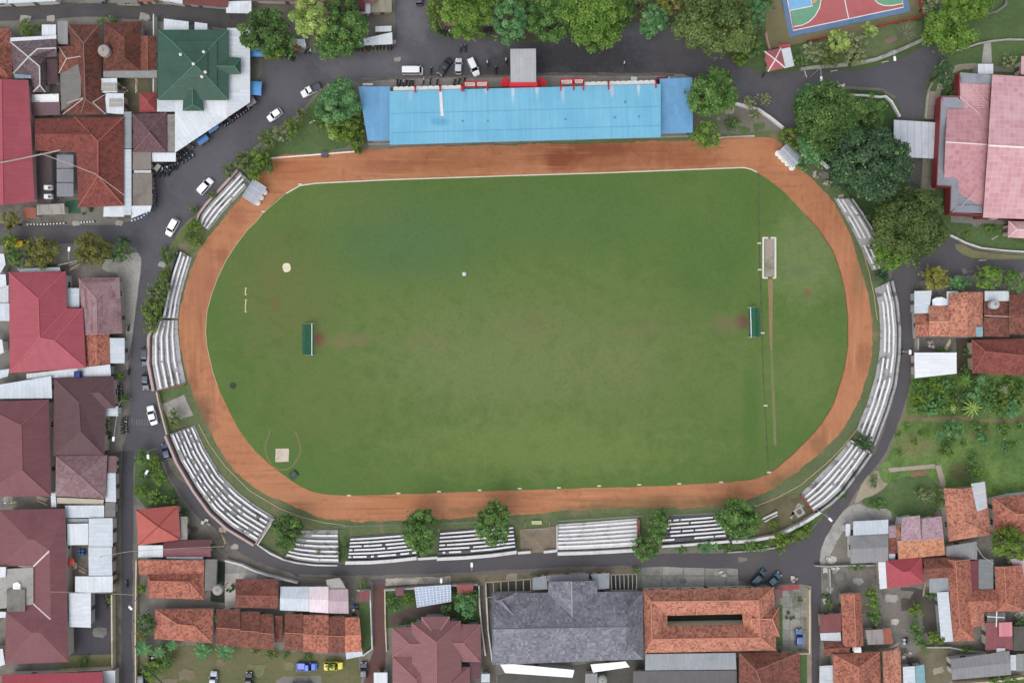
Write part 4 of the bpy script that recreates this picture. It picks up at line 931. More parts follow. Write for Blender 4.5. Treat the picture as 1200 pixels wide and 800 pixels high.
bleacher('blackish bleacher with six white rows left of the first rounded tree by the bottom road', [(410, 628.5), (435, 627), (460, 625), (486, 623)], [(407, 654.5), (435, 654), (462, 652), (489, 649)], [.13, .29, .45, .61, .77, .92], STDARK, wear=.006, gaps=[(5, .28, .33), (5, .38, .43), (5, .7, .76), (2, .5, .53)], back=(WW, .75, .1))
bleacher('blackish bleacher with six white rows between the two rounded trees by the bottom road', [(515, 622), (545, 619.5), (575, 617), (602, 615)], [(513, 650), (545, 648.5), (575, 646), (605, 642)], [.12, .28, .44, .6, .76, .91], STDARK, wear=.006, gaps=[(5, .02, .06), (5, .1, .14), (5, .3, .38)], back=(WW, .75, .1))
bleacher('freshly whitewashed bleacher with six rows at the middle of the bottom straight', [(653, 614), (685, 612), (716, 609.5), (747, 607)], [(653, 644), (685, 643), (716, 641.5), (747, 639.5)], [.13, .28, .43, .58, .73, .88], STWHITE, back=(WW, .75, .1), ends=[(1, REDW), (0, WW)])
bleacher('darker weathered bleacher with six rows between leafy bushes and the broad round tree', [(784, 605), (805, 603.5), (826, 602), (846, 600)], [(774, 636), (802, 634), (828, 632), (852, 630)], [.16, .3, .45, .6, .75, .9], STDARK, wear=.008, gaps=[(5, .2, .5), (4, 0, .12), (3, 0, .1)], back=(WW, .6, .1))
bleacher('grey four row bleacher on the lower right bend below the small round tree', [(995, 516), (983, 532), (967, 549), (952, 565), (938, 578)], [(1017, 530), (1003, 550), (985, 574), (970, 588), (954, 599)], [.26, .46, .65, .86], STPALE, gaps=[(2, .0, .05)], wear=.002, back=(STPALE, .5, .05), ends=[(1, REDW), (0, WW)])
bleacher('long three row bleacher along the right hand street', [(1025, 338), (1030, 360), (1031.5, 385), (1031, 410), (1026, 440), (1017, 470), (1004, 503)], [(1042, 330), (1048, 355), (1051, 385), (1050.5, 415), (1046, 450), (1037, 480), (1022, 520)], [.3, .56, .82], STPALE, gaps=[(0, .44, .47), (1, .44, .47), (0, .0, .1), (1, 0, .05)], wear=.006, back=(STPALE, .5, .03))
bleacher('crumbling three row bleacher under the dark trees on the upper right bend', [(977, 232), (989, 252), (1000, 272), (1010, 292), (1022, 317)], [(995, 233), (1007, 250), (1018, 268), (1028, 288), (1040, 314)], [.24, .52, .84], STPALE, gaps=[(None, .58, .66), (0, .2, .26), (2, .0, .1)], wear=.02, back=(STPALE, .4, .03))

# ------------------------------------------------------------------ grandstand
BM = NT('blue_roof_sheet'); u_, v_ = BM.uv(); p = BM.pos(); a_ = BM.noise(p, .12, 5, .65); st = BM.noise(BM.comb(BM.math('MULTIPLY', u_, 1.6), BM.math('MULTIPLY', v_, .05)), 1.0, 5, .7); f_ = BM.noise(p, 1.2, 5, .75)
c = BM.mix(BM.ramp(a_, .3, .7), lin((110, 174, 202)), lin((122, 184, 210)))
c = BM.mix(BM.math('MULTIPLY', BM.ramp(st, .5, .7), .35), c, lin((150, 196, 220))); c = BM.mix(BM.math('MULTIPLY', BM.ramp(st, .5, .34), .3), c, lin((100, 160, 196))); c = BM.mix(BM.math('MULTIPLY', BM.ramp(f_, .52, .7), .2), c, lin((98, 156, 190)))
c = BM.spots(c, [(571, 112, 3, 5, (196, 200, 214), .8), (601, 118, 3, 6, (190, 210, 224), .8), (628, 116, 3, 5, (196, 204, 214), .7), (657, 118, 3, 6, (186, 196, 214), .8), (712, 114, 3, 5, (196, 190, 204), .7), (742, 116, 2.5, 5, (196, 206, 216), .8), (486, 118, 3, 6, (160, 186, 208), .8), (520, 155, 14, .5, (92, 152, 190), .7), (548, 115, 3, 6, (110, 150, 190), .6), (600, 110, 22, .35, (150, 176, 196), .6), (545, 154, 2, 1, (80, 110, 130), .8), (573, 154, 2, 1, (80, 110, 130), .7), (660, 152, 2, 1, (80, 110, 130), .7), (715, 150, 2, 1, (80, 110, 130), .7), (742, 149, 2, 1, (80, 110, 130), .7), (727, 132, 2, 1, (70, 100, 120), .7), (770, 118, 2, 2, (90, 120, 150), .7), (480, 108, 20, .2, (96, 140, 170), .6)])
BM.col(c); BM.b.inputs['Roughness'].default_value = .45; BM.bump(BM.math('SINE', BM.math('MULTIPLY', u_, 2 * math.pi / .5)), .35, .03); BLUE = BM.m; BLUEW = metal((88, 158, 206), 1.0, .3, .45, .1); REDP = plain((196, 40, 52)); GREYR = metal((176, 178, 180), .8, .4, .4, .2)
t = thing('grandstand', 'long covered grandstand with pale blue metal roof along the top straight', 'grandstand', P(600, 130))
def roofpart(nm, q, mat, hs, parent=t, th=.2, lab=None):
    b = MB(); slab(b, [[P(x, y, h) for (x, y), h in zip(q, hs)]], th); o = b.build(nm, [mat, plain((150, 160, 166))], parent)
    if lab: o['label'] = lab
    return o
# the roof sits in five long bays
ex = [456.5, 520, 571, 620, 696, 774.5]
for i in range(5):
    x0, x1 = ex[i], ex[i + 1] - .12; f = lambda x: 107 - (x - 456) * .026; g = lambda x: 169.8 - (x - 456) * .028
    roofpart('roof', [(x0, f(x0)), (x1, f(x1)), (x1, g(x1)), (x0, g(x0))], BLUE, (8.2, 8.2, 10.2, 10.2))
roofpart('side_roof', [(420, 101.5), (457, 101.5), (457, 164.5), (431, 165)], BLUEW, (6.6, 6.6, 7.4, 7.4))
roofpart('side_roof', [(773, 92.5), (811, 91), (812, 155.5), (774, 156.5)], BLUEW, (6.6, 6.6, 7.4, 7.4))
roofpart('skylight_strip', [(514.5, 106.8), (517.8, 106.8), (520, 136), (516.5, 136)], plain((222, 220, 216)), (8.34, 8.34, 9.28, 9.28), th=.05, lab='torn whitish strip let into the blue roof')
# joints between sheets
b = MB()
for yf in (.42, .78):
    h = 8.2 + 2 * yf + .03
    b.tube([P(457.5, 107 + 62.8 * yf, h), P(774, 98.9 + 62 * yf, h)], .045, 5)
b.build('roof_joint', plain((92, 150, 190)), t)
# concrete terraces under the roof
b = MB(); n = 9
for i in range(n):
    y1 = 168 - i * 6.6; y0 = y1 - 6.6; h = .9 + i * .55
    yo = lambda x, y: y - (x - 430) * .025
    pts = [P(x_, yo(x_, y_), h) for x_, y_ in ((432, y1), (806, y1), (806, y0), (432, y0))]
    b.prism(pts, 0, h)
b.build('terrace', STCON, t)
b = MB(); b.prism([P(432, 170.2), P(806, 160.8), P(806, 160), P(432, 169.4)], 0, 1.3); b.build('front_wall', rough((150, 160, 156), (132, 140, 138), (110, 104, 92), .6, 2.4, .6), t)
b = MB(); b.prism([P(430, 110.6, 6), P(806, 101, 6), P(806, 99.6, 6), P(430, 109, 6)], 0, 6.0); b.build('rear_wall', plain((214, 216, 214)), t)
for x in (446, 470, 505, 540, 575, 610, 645, 680, 715, 750, 790):
    hh = 6.9 if x in (446, 790) else 9.6; a = P(x, (155 if hh < 8 else 159) - (x - 430) * .025, hh); a.z = 0
    MB().tube([a, a + Vector((0, 0, hh))], .16, 8).build('column', REDP, t)
# red frame ends that rise over the rear roof edge
for x in (486.5, 515.5, 541, 543, 571, 657, 672, 683.5, 713, 768.5):
    y = 107 - (x - 456) * .026
    MB().tube([P(x, y - 6, 6.2), P(x, y - 2.5, 8.55), P(x + .2, y + (4.5 if x > 640 else 2.2), 8.75)], .16, 6).build('roof_frame', REDP, t)
# scalloped white valance below the rear edge
def valance(x0, x1, k, dy=0.0):
    b = MB()
    for i in range(k):
        xa = x0 + (x1 - x0) * i / k; xb = x0 + (x1 - x0) * (i + 1) / k; yb = 106.6 - ((xa + xb) / 2 - 456) * .026 + dy; n = 8
        top = []
        for j in range(n + 1):
            u = j / n; top.append((xa + (xb - xa) * u, yb - 3.6 - 1.1 * math.sin(math.pi * u) ** .6))
        F = top + [(xb, yb), (xa, yb)]
        b.up([P(x, y, 7.0 + .5 * (y - yb + 4.6) / 4.6) for x, y in F])
    b.build('valance', plain((236, 236, 234)), t)
valance(461, 485.5, 4); valance(487.5, 515, 4); valance(517, 541, 3); valance(685, 712, 4); valance(714, 768, 8)
# porch over the entrance
po = MB(); slab(po, [[P(598, 57.5, 7.2), P(628, 57.2, 7.2), P(628.3, 99.5, 8.6), P(598.5, 99.8, 8.6)]], .25); pr = po.build('porch_roof', [GREYR, plain((170, 60, 64))], t); pr['label'] = 'grey ribbed porch roof over the red entrance'
for x in (600, 626):
    a = P(x, 61, 7); a.z = 0; MB().tube([a, a + Vector((0, 0, 7.1))], .2, 8).build('porch_post', REDP, t)
b = MB(); b.prism([P(597, 99.6, 7), P(629.5, 99.3, 7), P(629.5, 103.5, 7), P(597, 103.8, 7)], 6.9, 8.75); b.build('porch_fascia', REDP, t)
for (x0, x1) in ((587, 597.4), (629.2, 640)):
    b = MB(); cx = (x0 + x1) / 2; q = []
    for j in range(9):
        u = j / 8; q.append((x0 + (x1 - x0) * u, 99.5 - 9 * math.sin(math.pi * (.25 + .5 * u)) ** 2))
    b.prism([P(x, y, 5.6) for x, y in q + [(x1, 101.5), (x0, 101.8)]], 5.0, 5.6); b.build('porch_wing', REDP, t)
# red framed white balcony boxes at the rear
for (x0, x1) in ((544, 557), (558.5, 571.5), (657, 671), (673, 684)):
    y = 104 - (x0 - 456) * .026
    b = MB(); b.prism([P(x0, y - 5.5, 6.6), P(x1, y - 5.7, 6.6), P(x1, y, 6.6), P(x0, y + .2, 6.6)], 5.2, 6.5); o = b.build('balcony', plain((226, 224, 220)), t)
    b = MB()
    for q in ((x0, y - 5.5, x1, y - 5.7), (x0, y + .2, x1, y), (x0, y - 5.5, x0, y + .2), (x1, y - 5.7, x1, y)): b.tube([P(q[0], q[1], 6.6), P(q[2], q[3], 6.6)], .13, 5)
    b.build('balcony_rail', REDP, o)
    b = MB(); b.up([P(x0 + 2, y - 4.2, 6.54), P(x1 - 2, y - 4.4, 6.54), P(x1 - 2, y - 1.6, 6.54), P(x0 + 2, y - 1.4, 6.54)]); b.build('balcony_floor', plain((186, 176, 170)), o)
for (x, y, w, l, lab) in ((743, 93, 7, 5.5, 'white square roof of a small cabin behind the grandstand'), (781, 91, 8, 2.2, 'thin white roofed booth at the right rear of the grandstand'), (431, 99, 12, 2.4, 'pale flat roofed booth at the left rear of the grandstand')):
    house(lab, [('shed', R4(x - w / 2, y - l / 2, x + w / 2, y + l / 2), 2.4, 2.4, metal((224, 226, 226), .6), {'h': (2.5, 2.5, 2.7, 2.7)})], 'cabin', 'cabin', (190, 190, 186), .1, win=1)
house('small dark red shed roof behind the right end of the grandstand', [('shed', [(769, 91), (783, 89.5), (783, 92.5), (769, 94)], 2.8, 2.8, metal((150, 56, 58), .6), {'h': (2.6, 2.6, 2.9, 2.9)})], 'shed', 'shed', (160, 150, 140), .1, win=1)
# team shelters
def shelter(c, ux, uy, label, stools, w, d):
    """c centre px; ux along, uy towards the track (unit px vectors)"""
    def q(a, b2, h): return P(c[0] + ux[0] * a + uy[0] * b2, c[1] + ux[1] * a + uy[1] * b2, h)
    t = thing('team_shelter', label, 'shelter', q(0, 0, 0)); gl = NT('milky_sheet'); gl.col(lin((168, 178, 190))); gl.b.inputs['Roughness'].default_value = .25; gl.b.inputs['Alpha'].default_value = .8
    b = MB(); prev = None; n = 8; pr = [(-d, .4), (-d, 1.5), (-d * .8, 2.15), (-d * .4, 2.4), (0, 2.45), (d * .5, 2.35), (d, 2.2)]
    for (y0, z0), (y1, z1) in zip(pr, pr[1:]): b.face([q(-w, y0, z0), q(w, y0, z0), q(w, y1, z1), q(-w, y1, z1)])
    b.build('canopy', gl.m, t)
    fr = MB()
    for a in (-w, -w / 3, w / 3, w): fr.tube([q(a, -d, 0)] + [q(a, y, z + .04) for y, z in pr], .06, 6)
    for y, z in (pr[1], pr[4], pr[6]): fr.tube([q(-w, y, z + .05), q(w, y, z + .05)], .06, 6)
    for a in (-w, w): fr.tube([q(a, d, 0), q(a, d, 2.2)], .06, 6)
    fr.build('frame', plain((206, 210, 212)), t)
    b = MB(); b.prism([q(-w * .92, -d * .7, 0), q(w * .92, -d * .7, 0), q(w * .92, -d * .2, 0), q(-w * .92, -d * .2, 0)], .15, .5); b.build('bench', plain((176, 150, 150)), t)
    for a in stools:
        s0 = q(a, d * 1.22, 0); s = thing('drum', 'white round drum on the clay in front of the ' + label.split(' with')[0], 'drum', s0, 0, 'white drums in front of the ' + label.split(' with')[0])
        MB().lathe(tuple(s0), [(.56, 0), (.66, .1), (.7, .5), (.66, .95), (.56, 1.0), (.52, .97), (0.05, .97)], 16).build('body', plain((236, 234, 230)), s, True)
        MB().lathe((s0.x, s0.y, s0.z + .99), [(.36, 0), (.36, .04), (.1, .06)], 14).build('lid', plain((246, 236, 226)), s)
r2 = .7071
shelter((926, 182), (.70, .71), (-.71, .70), 'milky clear roofed team shelter with five white drums at the upper right of the track', (-12, -6.5, -1.5, 4.5, 11.5), 12.5, 8)
shelter((298, 225), (.55, -.83), (.83, .55), 'torn clear roofed team shelter with white drums at the upper left of the track', (-8, -1, 6.5), 12, 9)
# low railings in front of the stands
GREENR = plain((112, 140, 128))
rail([(391, 616), (430, 615), (466, 613.5)], 'grey green railing in front of the blackish bleacher by the first rounded tree', GREENR, 1.1, 1.8)
rail([(517, 612.5), (558, 610.5)], 'grey green railing in front of the blackish bleacher between the rounded trees', GREENR, 1.1, 1.8)
rail([(653, 609.5), (700, 607), (752, 603.5)], 'grey railing in front of the whitewashed bleacher', plain((150, 156, 156)), 1.1, 1.8)
rail([(786, 603), (815, 601.5), (842, 600)], 'bent grey railing in front of the darker weathered bleacher', plain((140, 146, 146)), 1.1, 1.8)
rail([(368, 620), (397, 620)], 'grey railing in front of the fan shaped bleacher', plain((150, 156, 156)), 1.1, 1.8)
t = thing('substitute_bench', 'pale green bench inside the railed gap beside the whitewashed bleacher', 'bench', P(629, 612))
MB().box(tuple(P(629, 612, .45)), (2.4, .9, .1)).build('seat', plain((176, 180, 130)), t)
for dx in (-5, 5): MB().box(tuple(P(629 + dx, 612, .2)), (.12, .7, .4)).build('leg', plain((140, 140, 120)), t)
rail([(615.5, 611), (615.5, 619.5), (644, 618.5), (644, 610)], 'pale railing around the gap beside the whitewashed bleacher', plain((166, 176, 172)), 1.0, 1.6)
# broken concrete things near the lower right bleacher
t = thing('rubble_beam', 'pair of leaning white concrete beams beside the broad round tree', 'beam', P(902, 604))
for (a, b2, w) in (((891, 609), (911, 599.5), .55), ((896, 611), (911, 603), .4)):
    MB().tube([P(*a, .3), P(*b2, .8)], w / 2, 5).build('beam', WW, t)
t = thing('monument_base', 'square concrete pad with a dark round hole on the bank', 'pad', P(936, 599))
c = P(936, 599); MB().box((c.x, c.y, .2), (2.1, 2.1, .4), .6).build('slab', CONC, t); MB().lathe((c.x, c.y, .4), [(.6, 0), (.6, .14), (.42, .14), (.42, .02), (.05, .02)], 16).build('ring', plain((96, 96, 92)), t)
# ------------------------------------------------------------------ the town
TERRA = tile((206, 134, 102), (170, 98, 74), (112, 72, 58)); TERRA2 = tile((192, 114, 86), (148, 82, 64), (100, 64, 54)); TERRAD = tile((146, 84, 66), (112, 64, 52), (84, 56, 48))
ORANGE = tile((210, 130, 88), (168, 92, 60), (118, 74, 56)); BROWN = tile((128, 72, 56), (98, 56, 46), (72, 52, 44)); REDT = tile((146, 74, 62), (124, 60, 52), (92, 54, 50), .42, .5, .4)
PURP = tile((122, 102, 108), (98, 82, 88), (78, 68, 74)); PINKOLD = tile((152, 116, 120), (118, 84, 90), (176, 150, 152), 7.0, .95, .45); PALEM = tile((142, 108, 112), (118, 86, 92), (160, 138, 140), .5, .6, .6)
SLATE = tile((122, 122, 134), (92, 92, 104), (164, 170, 180), .5, .6, .25); PINKT = tile((188, 152, 162), (156, 118, 130), (206, 184, 190)); PLUM = tile((118, 86, 90), (100, 72, 78), (84, 66, 70), .4, .5, .3)
MAROON = metal((126, 74, 80), .9, .3, .5); MARD = metal((98, 68, 72), .9, .3, .5); CRIM = metal((172, 72, 86), .9, .25, .45); CRIM2 = metal((178, 66, 80), .9, .2, .45); REDM = metal((190, 88, 76), .9, .25, .5)
ROSE = metal((142, 92, 94), .7, .2, .5, .2); PINKM = rough((196, 142, 149), (186, 130, 138), (220, 188, 192), .25, 2.2, .3, 1.15); WHM = metal((204, 212, 219), 1.0, .25, .5, .2); WHB = metal((190, 202, 211), 1.0, .35, .5, .24); WHS = metal((190, 196, 202), 1.0, .5, .5, .25)
GREYM = metal((136, 136, 138), .9, .5, .55, .25); GREYD = metal((118, 116, 112), .9, .4, .6, .2); GREYB = metal((142, 150, 156), .9, .5, .5, .25); GREEN = metal((48, 88, 73), .9, .5, .5, .14); RUSTM = metal((158, 84, 60), .9, .5, .6, .3)
TEAL = metal((116, 166, 176), .9, .4, .5); BLUET = metal((76, 150, 212), .7, .3, .5); MAUVE = metal((186, 160, 170), .9, .6, .5, .25); PINKW = metal((226, 206, 212), .9, .3, .45, .2)
CW = (196, 194, 192); CR = (156, 92, 80); CB = (150, 120, 110); CO = (190, 128, 104)
def sh(q, mat, h0, h1, side='s', **o):
    """lean-to roof: low on the given side"""
    hs = {'s': (h1, h1, h0, h0), 'n': (h0, h0, h1, h1), 'w': (h0, h1, h1, h0), 'e': (h1, h0, h0, h1)}[side]
    o['h'] = hs; return ('shed', q, h0, h1, mat, o)
NOW = {'wall': False}
def canopy(label, q, mat, h0=2.9, h1=3.2, side='s', cat='canopy', name='canopy'):
    return house(label, [sh(q, mat, h0, h1, side, th=.08)], cat, name, None, .15, open_=True)
def shed(label, q, mat, h0=2.7, h1=3.2, side='s', cat='shed', name='shed', oh=.5, win=1):
    return house(label, [sh(q, mat, h0, h1, side, th=.1)], cat, name, None, oh, win=win)

# --- top left block
shed('white metal roofed shop at the very top left edge beyond the narrow street', [(-14, -14), (8, -14), (8, 4), (-14, 4.5)], WHB, 3.0, 3.5)
shed('longer white metal roofed shop beyond the narrow street at the top left', [(8.8, -14), (65, -14), (65, 1.5), (8.8, 4.5)], WHB, 3.0, 3.5)
shed('grey roofed building beside the blue tank at the top edge', [(130, -14), (161, -14), (161, 4), (130, 3)], GREYD, 3, 3.4)
shed('dull red roofed little shop at the top edge between grey and white roofs', [(162, -14), (180, -14), (180, 2), (162, 2)], RUSTM, 2.8, 3.2)
shed('white roofed shop left of the dark red roof at the top edge', [(184, -14), (214, -14), (214, 5), (184, 0)], WHB, 3, 3.4)
house('dark red tin roofed house beyond the narrow top street', [('gable', [(215, -26), (267, -26), (267, 9), (215, 5)], 3.4, 5.2, metal((112, 52, 50), .9, .4, .55), {'ax': 'h'})])
canopy('bright white canopy standing right of the dark red roof on the top street', [(265, 2), (294.5, 1), (294.5, 16), (265, 15.5)], WHM, 3.2, 3.5)
house('long maroon roof strip cut by the top edge above the big trees', [('shed', [(270, -22), (440, -22), (440, 4), (296, 1)], 4, 5, MAROON, {'h': (5.5, 5.5, 4, 4)})])
house('orange tiled house cut by the left edge beside the purple tiled house', [('hip', [(-20, 31), (13, 34), (15, 93), (-20, 92)], 3.2, 5.6, TERRA2, {'cap': CR})])
house('purple grey tiled house with white ridge lines near the top left corner', [
    ('custom', [(12, 49, 3.4), (66, 46, 3.4), (66, 66, 3.4), (53, 67, 3.4), (53, 108, 3.4), (39, 108, 3.4), (36, 88, 3.4), (16, 86, 3.4), (33.5, 67, 5.4), (44, 57.5, 5.3), (66, 56.5, 5.0), (46.5, 78, 5.1), (47, 100, 4.8)], 3.4, 5.4, PURP,
     {'faces': [(0, 1, 10, 9, 8), (1, 2, 10), (2, 3, 11, 8, 9, 10), (3, 4, 12, 11), (4, 5, 12), (5, 6, 11, 12), (6, 7, 8, 11), (7, 0, 8)], 'ridges': [(0, 8), (7, 8), (8, 9), (9, 10), (8, 11), (11, 12), (12, 5), (12, 4)], 'eave': [0, 1, 2, 3, 4, 5, 6, 7], 'cap': CW, 'cr': .17})])
shed('narrow white gutter roof along the front of the purple tiled house', [(12, 44.5), (66, 41.6), (66, 45.6), (12, 48.8)], WHM, 3.5, 3.6)
canopy('white square car port at the street corner of the purple tiled house', R4(49, 29, 65.5, 42), WHM, 3.0, 3.3)
house('dark plum flat roof enclosed by a white parapet behind the purple tiled house', [('flat', R4(54.5, 69, 67, 98), 3.3, 3.3, metal((84, 60, 66)))])
for q in (R4(53.2, 66, 54.4, 108), R4(53.2, 66, 67.5, 68.8)): pass
shed('white and grey striped roof below the purple tiled house', [(37, 111), (69, 110), (69, 119.8), (37, 120.2)], metal((224, 226, 226), 5.2, .2, .5, .9), 2.8, 3.2)
shed('plum coloured roof strip beside the big crimson roof', [(37, 120.6), (70, 120), (70, 134.5), (37, 136)], metal((112, 82, 90), .8, .4), 2.8, 3.2)
shed('pale blue plastic lean-to tucked behind the crimson roof', [(16, 86.5), (37.5, 86.5), (37.5, 103), (34.5, 103), (34, 92), (16, 91.5)][0:2] + [(37.5, 92), (16, 92)], metal((150, 190, 214), .8, .5), 2.7, 2.9)
house('old brown tiled house with a long grey tin lean-to beside the round tank', [
    ('hip', [(80, 29), (116.5, 29), (119.5, 130), (95, 133)], 3.4, 6.0, BROWN, {'ridge': ((98, 51), (100, 116)), 'cap': CB}),
    ('hip', [(69, 55), (96, 52), (96, 78), (69, 86)], 3.5, 4.9, TERRAD, {'ax': 'h', 'ridge': ((78, 69), (96, 66)), 'cap': CW}),
    ('hip', [(78, 121), (123, 111), (124, 134), (74, 134)], 3.3, 4.8, BROWN, {'ax': 'h', 'ridge': ((100, 114), (109, 120)), 'cap': CW}),
    ('shed', [(70.5, 86), (94.5, 73.5), (95, 113), (72, 130)], 3, 4, GREYD, {'h': (3.1, 4.4, 4.4, 3.1), 'name': 'lean_to_roof'})])
house('grey flat roofed annex at the street end of the brown tiled house', [('flat', R4(67.5, 24.5, 79.5, 52), 3.2, 3.2, GREYM)])
shed('upper of two white roofs with a grey skylight beside the dirt court', [(117, 92), (137, 91.5), (137.5, 108.5), (119, 109)], WHM, 3, 3.3)
shed('lower of two white roofs with a grey skylight beside the dirt court', [(124, 109.5), (145, 109.5), (145, 134), (122, 132.5)], WHM, 3, 3.3)
for (x0, y0, x1, y1, lab) in ((119, 97.5, 136, 106.5, 'grey ribbed skylight on the upper white roof by the dirt court'), (128, 116, 143, 125, 'grey ribbed skylight on the lower white roof by the dirt court')):
    t = thing('skylight', lab, 'skylight', P((x0 + x1) / 2, (y0 + y1) / 2, 3.2)); b = MB(); b.prism([P(x, y, 3.3) for x, y in R4(x0, y0, x1, y1)], 3.2, 3.42); b.build('panel', metal((168, 166, 158), .5, .4, .5, .5), t)
    b = MB(); b.tube([P(x0, (y0 + y1) / 2, 3.46), P(x1, (y0 + y1) / 2, 3.46)], .06, 5); b.build('glazing_bar', plain((206, 204, 198)), t)
house('weathered dark brown tiled house between the round tank and the green roof', [
    ('hip', [(122, 27), (166, 25), (165, 83), (121, 83)], 3.4, 6.2, BROWN, {'ax': 'v', 'ridge': ((146, 44), (146, 68)), 'cap': (116, 72, 58)}),
    ('gable', [(163, 42), (183, 42), (183, 82), (163, 82)], 3.3, 4.6, TERRAD, {'ax': 'v', 'cap': CR}),
    ('shed', [(121, 83.5), (184, 82.5), (184, 91), (121, 91)], 2.9, 3.3, GREYM, {'h': (3.3, 3.3, 3, 3), 'name': 'lean_to_roof'})])
house('small glossy red hipped roof at the corner of the dirt court', [('hip', R4(163.5, 108.5, 184, 131), 3.1, 4.8, metal((160, 66, 66), .8), {'cap': CR})])
# mosque with the green roof
G0, G1 = 5.5, 11.5
mq = house('square green stepped roof mosque with white finials', [
    ('custom', [(185, 35, 5.5), (268, 35, 5.5), (268, 117.5, 5.5), (185, 117.5, 5.5), (203, 50, 6.3), (252, 50, 6.3), (252, 100, 6.3), (203, 100, 6.3)], 0, 0, GREEN, {'faces': [(0, 1, 5, 4), (1, 2, 6, 5), (2, 3, 7, 6), (3, 0, 4, 7)], 'ridges': [(0, 4), (1, 5), (2, 6), (3, 7)], 'eave': [0, 1, 2, 3], 'cap': (84, 130, 108), 'cr': .1}),
    ('custom', [(201, 48, 6.5), (254, 48, 6.5), (254, 102, 6.5), (201, 102, 6.5), (216, 63, 7.1), (241, 63, 7.1), (241, 88, 7.1), (216, 88, 7.1)], 0, 0, GREEN, {'faces': [(0, 1, 5, 4), (1, 2, 6, 5), (2, 3, 7, 6), (3, 0, 4, 7)], 'ridges': [(0, 4), (1, 5), (2, 6), (3, 7)], 'eave': [0, 1, 2, 3], 'win': False, 'cap': (84, 130, 108), 'cr': .1}),
    ('pyr', R4(214, 61, 243, 90), 7.3, 8.6, GREEN, {'apex': (228, 76), 'win': False, 'cap': (84, 130, 108), 'cr': .1}),
    ('hip', [(256, 66), (282, 68), (282, 87), (256, 88)], 5.4, 6.4, GREEN, {'ax': 'h', 'ridge': ((254, 77.5), (275, 78)), 'win': False, 'cap': (84, 130, 108), 'cr': .1}),
    ('hip', [(215, 106), (236, 106), (239, 130), (214, 130)], 5.4, 6.4, GREEN, {'ax': 'v', 'ridge': ((225.5, 103), (226, 123)), 'win': False, 'cap': (84, 130, 108), 'cr': .1}),
    ], 'mosque', 'mosque', (208, 206, 196), .6)
for (x, y, h) in ((228, 76, 8.5), (213, 65, 7.0), (240, 62, 7.0), (242, 85.5, 7.0), (238, 91, 6.9)):
    MB().lathe(tuple(P(x, y, h)), [(.1, 0), (.12, .25), (.34, .5), (.38, .7), (.25, .95), (.06, 1.1), (.03, 1.6)], 10).build('finial', plain((238, 236, 230)), mq, True)
t = canopy('tall white metal canopy wrapping the right side of the green roofed mosque', [(266, 33), (293, 33), (293, 120), (266, 138)], WHM, 3.6, 4.6, 'e')
canopy('broad white metal canopy below the green roofed mosque with slanting street edge', [(205, 117), (266, 117), (266, 138.5), (205, 179)], WHM, 3.5, 4.4, 's')
canopy('small pale grey canopy at the lower left corner of the mosque', [(184, 116), (213, 116), (205, 131), (184, 131)], WHB, 3.4, 3.8, 'w')
canopy('left piece of the white street roofs above the green mosque', [(192, 22), (221, 25.5), (221, 35), (192, 35)], WHM, 3.4, 3.7, 'n')
canopy('right piece of the white street roofs above the green mosque', [(228, 26), (243, 28), (243, 35), (228, 35)], WHM, 3.4, 3.7, 'n')
house('mauve tiled hipped house beside the white mosque canopy', [('hip', [(156, 134), (195, 132), (195.5, 179), (156, 178)], 3.6, 6.0, PLUM, {'ridge': ((173, 153), (176, 156)), 'cap': (138, 104, 106)})])
house('long stained grey roof strip between the mauve house and the canopy', [('flat', R4(196, 134, 205, 178), 3.3, 3.3, rough((150, 148, 142), (124, 122, 116), (86, 84, 78), .5, 2, .8))])
house('taupe flat roofed shop below the mauve tiled house', [('flat', [(155.5, 178.5), (177, 177), (177, 198.5), (155.5, 199)], 3.5, 3.5, rough((126, 118, 110), (138, 130, 122), (104, 98, 92), .4, 2, .5))])
canopy('white box shaped canopy in front of the mauve tiled house', R4(178, 179, 206, 189.5), WHM, 3.0, 3.2)
shed('white plank roofed passage between the two taupe roofs', R4(157, 199.5, 177, 203), WHS, 3.0, 3.1)
house('larger taupe flat roofed shop at the street bend', [('flat', R4(155.5, 203.5, 178, 241), 3.4, 3.4, rough((120, 112, 104), (134, 126, 116), (98, 94, 86), .4, 2, .6))])
canopy('white awning with blue edge at the street corner', [(153.5, 241.5), (178, 240.5), (176, 247), (154, 256)], WHM, 2.8, 3.2)
shed('grey upper strip roof along the lane beside the big red tiled house', R4(145.5, 131, 154, 174), GREYB, 3.2, 3.4, 'e')
shed('white lower strip roof along the lane beside the big red tiled house', R4(145.5, 175, 154, 252), WHB, 3.2, 3.4, 'e')
canopy('white square canopy at the lower corner of the big red tiled house', [(122, 236.5), (145.5, 236), (145.5, 254), (121, 254)], WHM, 3.0, 3.3)
house('big red tiled house with an inner yard left of the lane', [
    ('hip', [(88, 137.5), (145, 137.5), (145, 241), (92, 243)], 3.8, 7.4, REDT, {'ax': 'v', 'ridge': ((115, 166), (115, 206)), 'cap': CR, 'cr': .2}),
    ('gable', [(41, 139), (100, 138), (100, 178), (41, 177)], 3.8, 6.6, REDT, {'ax': 'h', 'ridge': ((41, 157), (106, 157)), 'cap': (112, 60, 54)})])
for i, lab in enumerate(('upper of three grey sheet roofs in the yard of the big red tiled house', 'middle of three grey sheet roofs in the yard of the big red tiled house', 'lowest of three grey sheet roofs in the yard of the big red tiled house')):
    canopy(lab, R4(66.5, 181.5 + 16.6 * i, 86, 197.2 + 16.6 * i), metal((124, 126, 136), .9, .4), 2.9, 3.2)
house('dark sunken tin roof in the yard of the big red tiled house', [('flat', R4(44, 178.5, 60, 238), 2.4, 2.4, metal((82, 68, 72), .8, .5))])
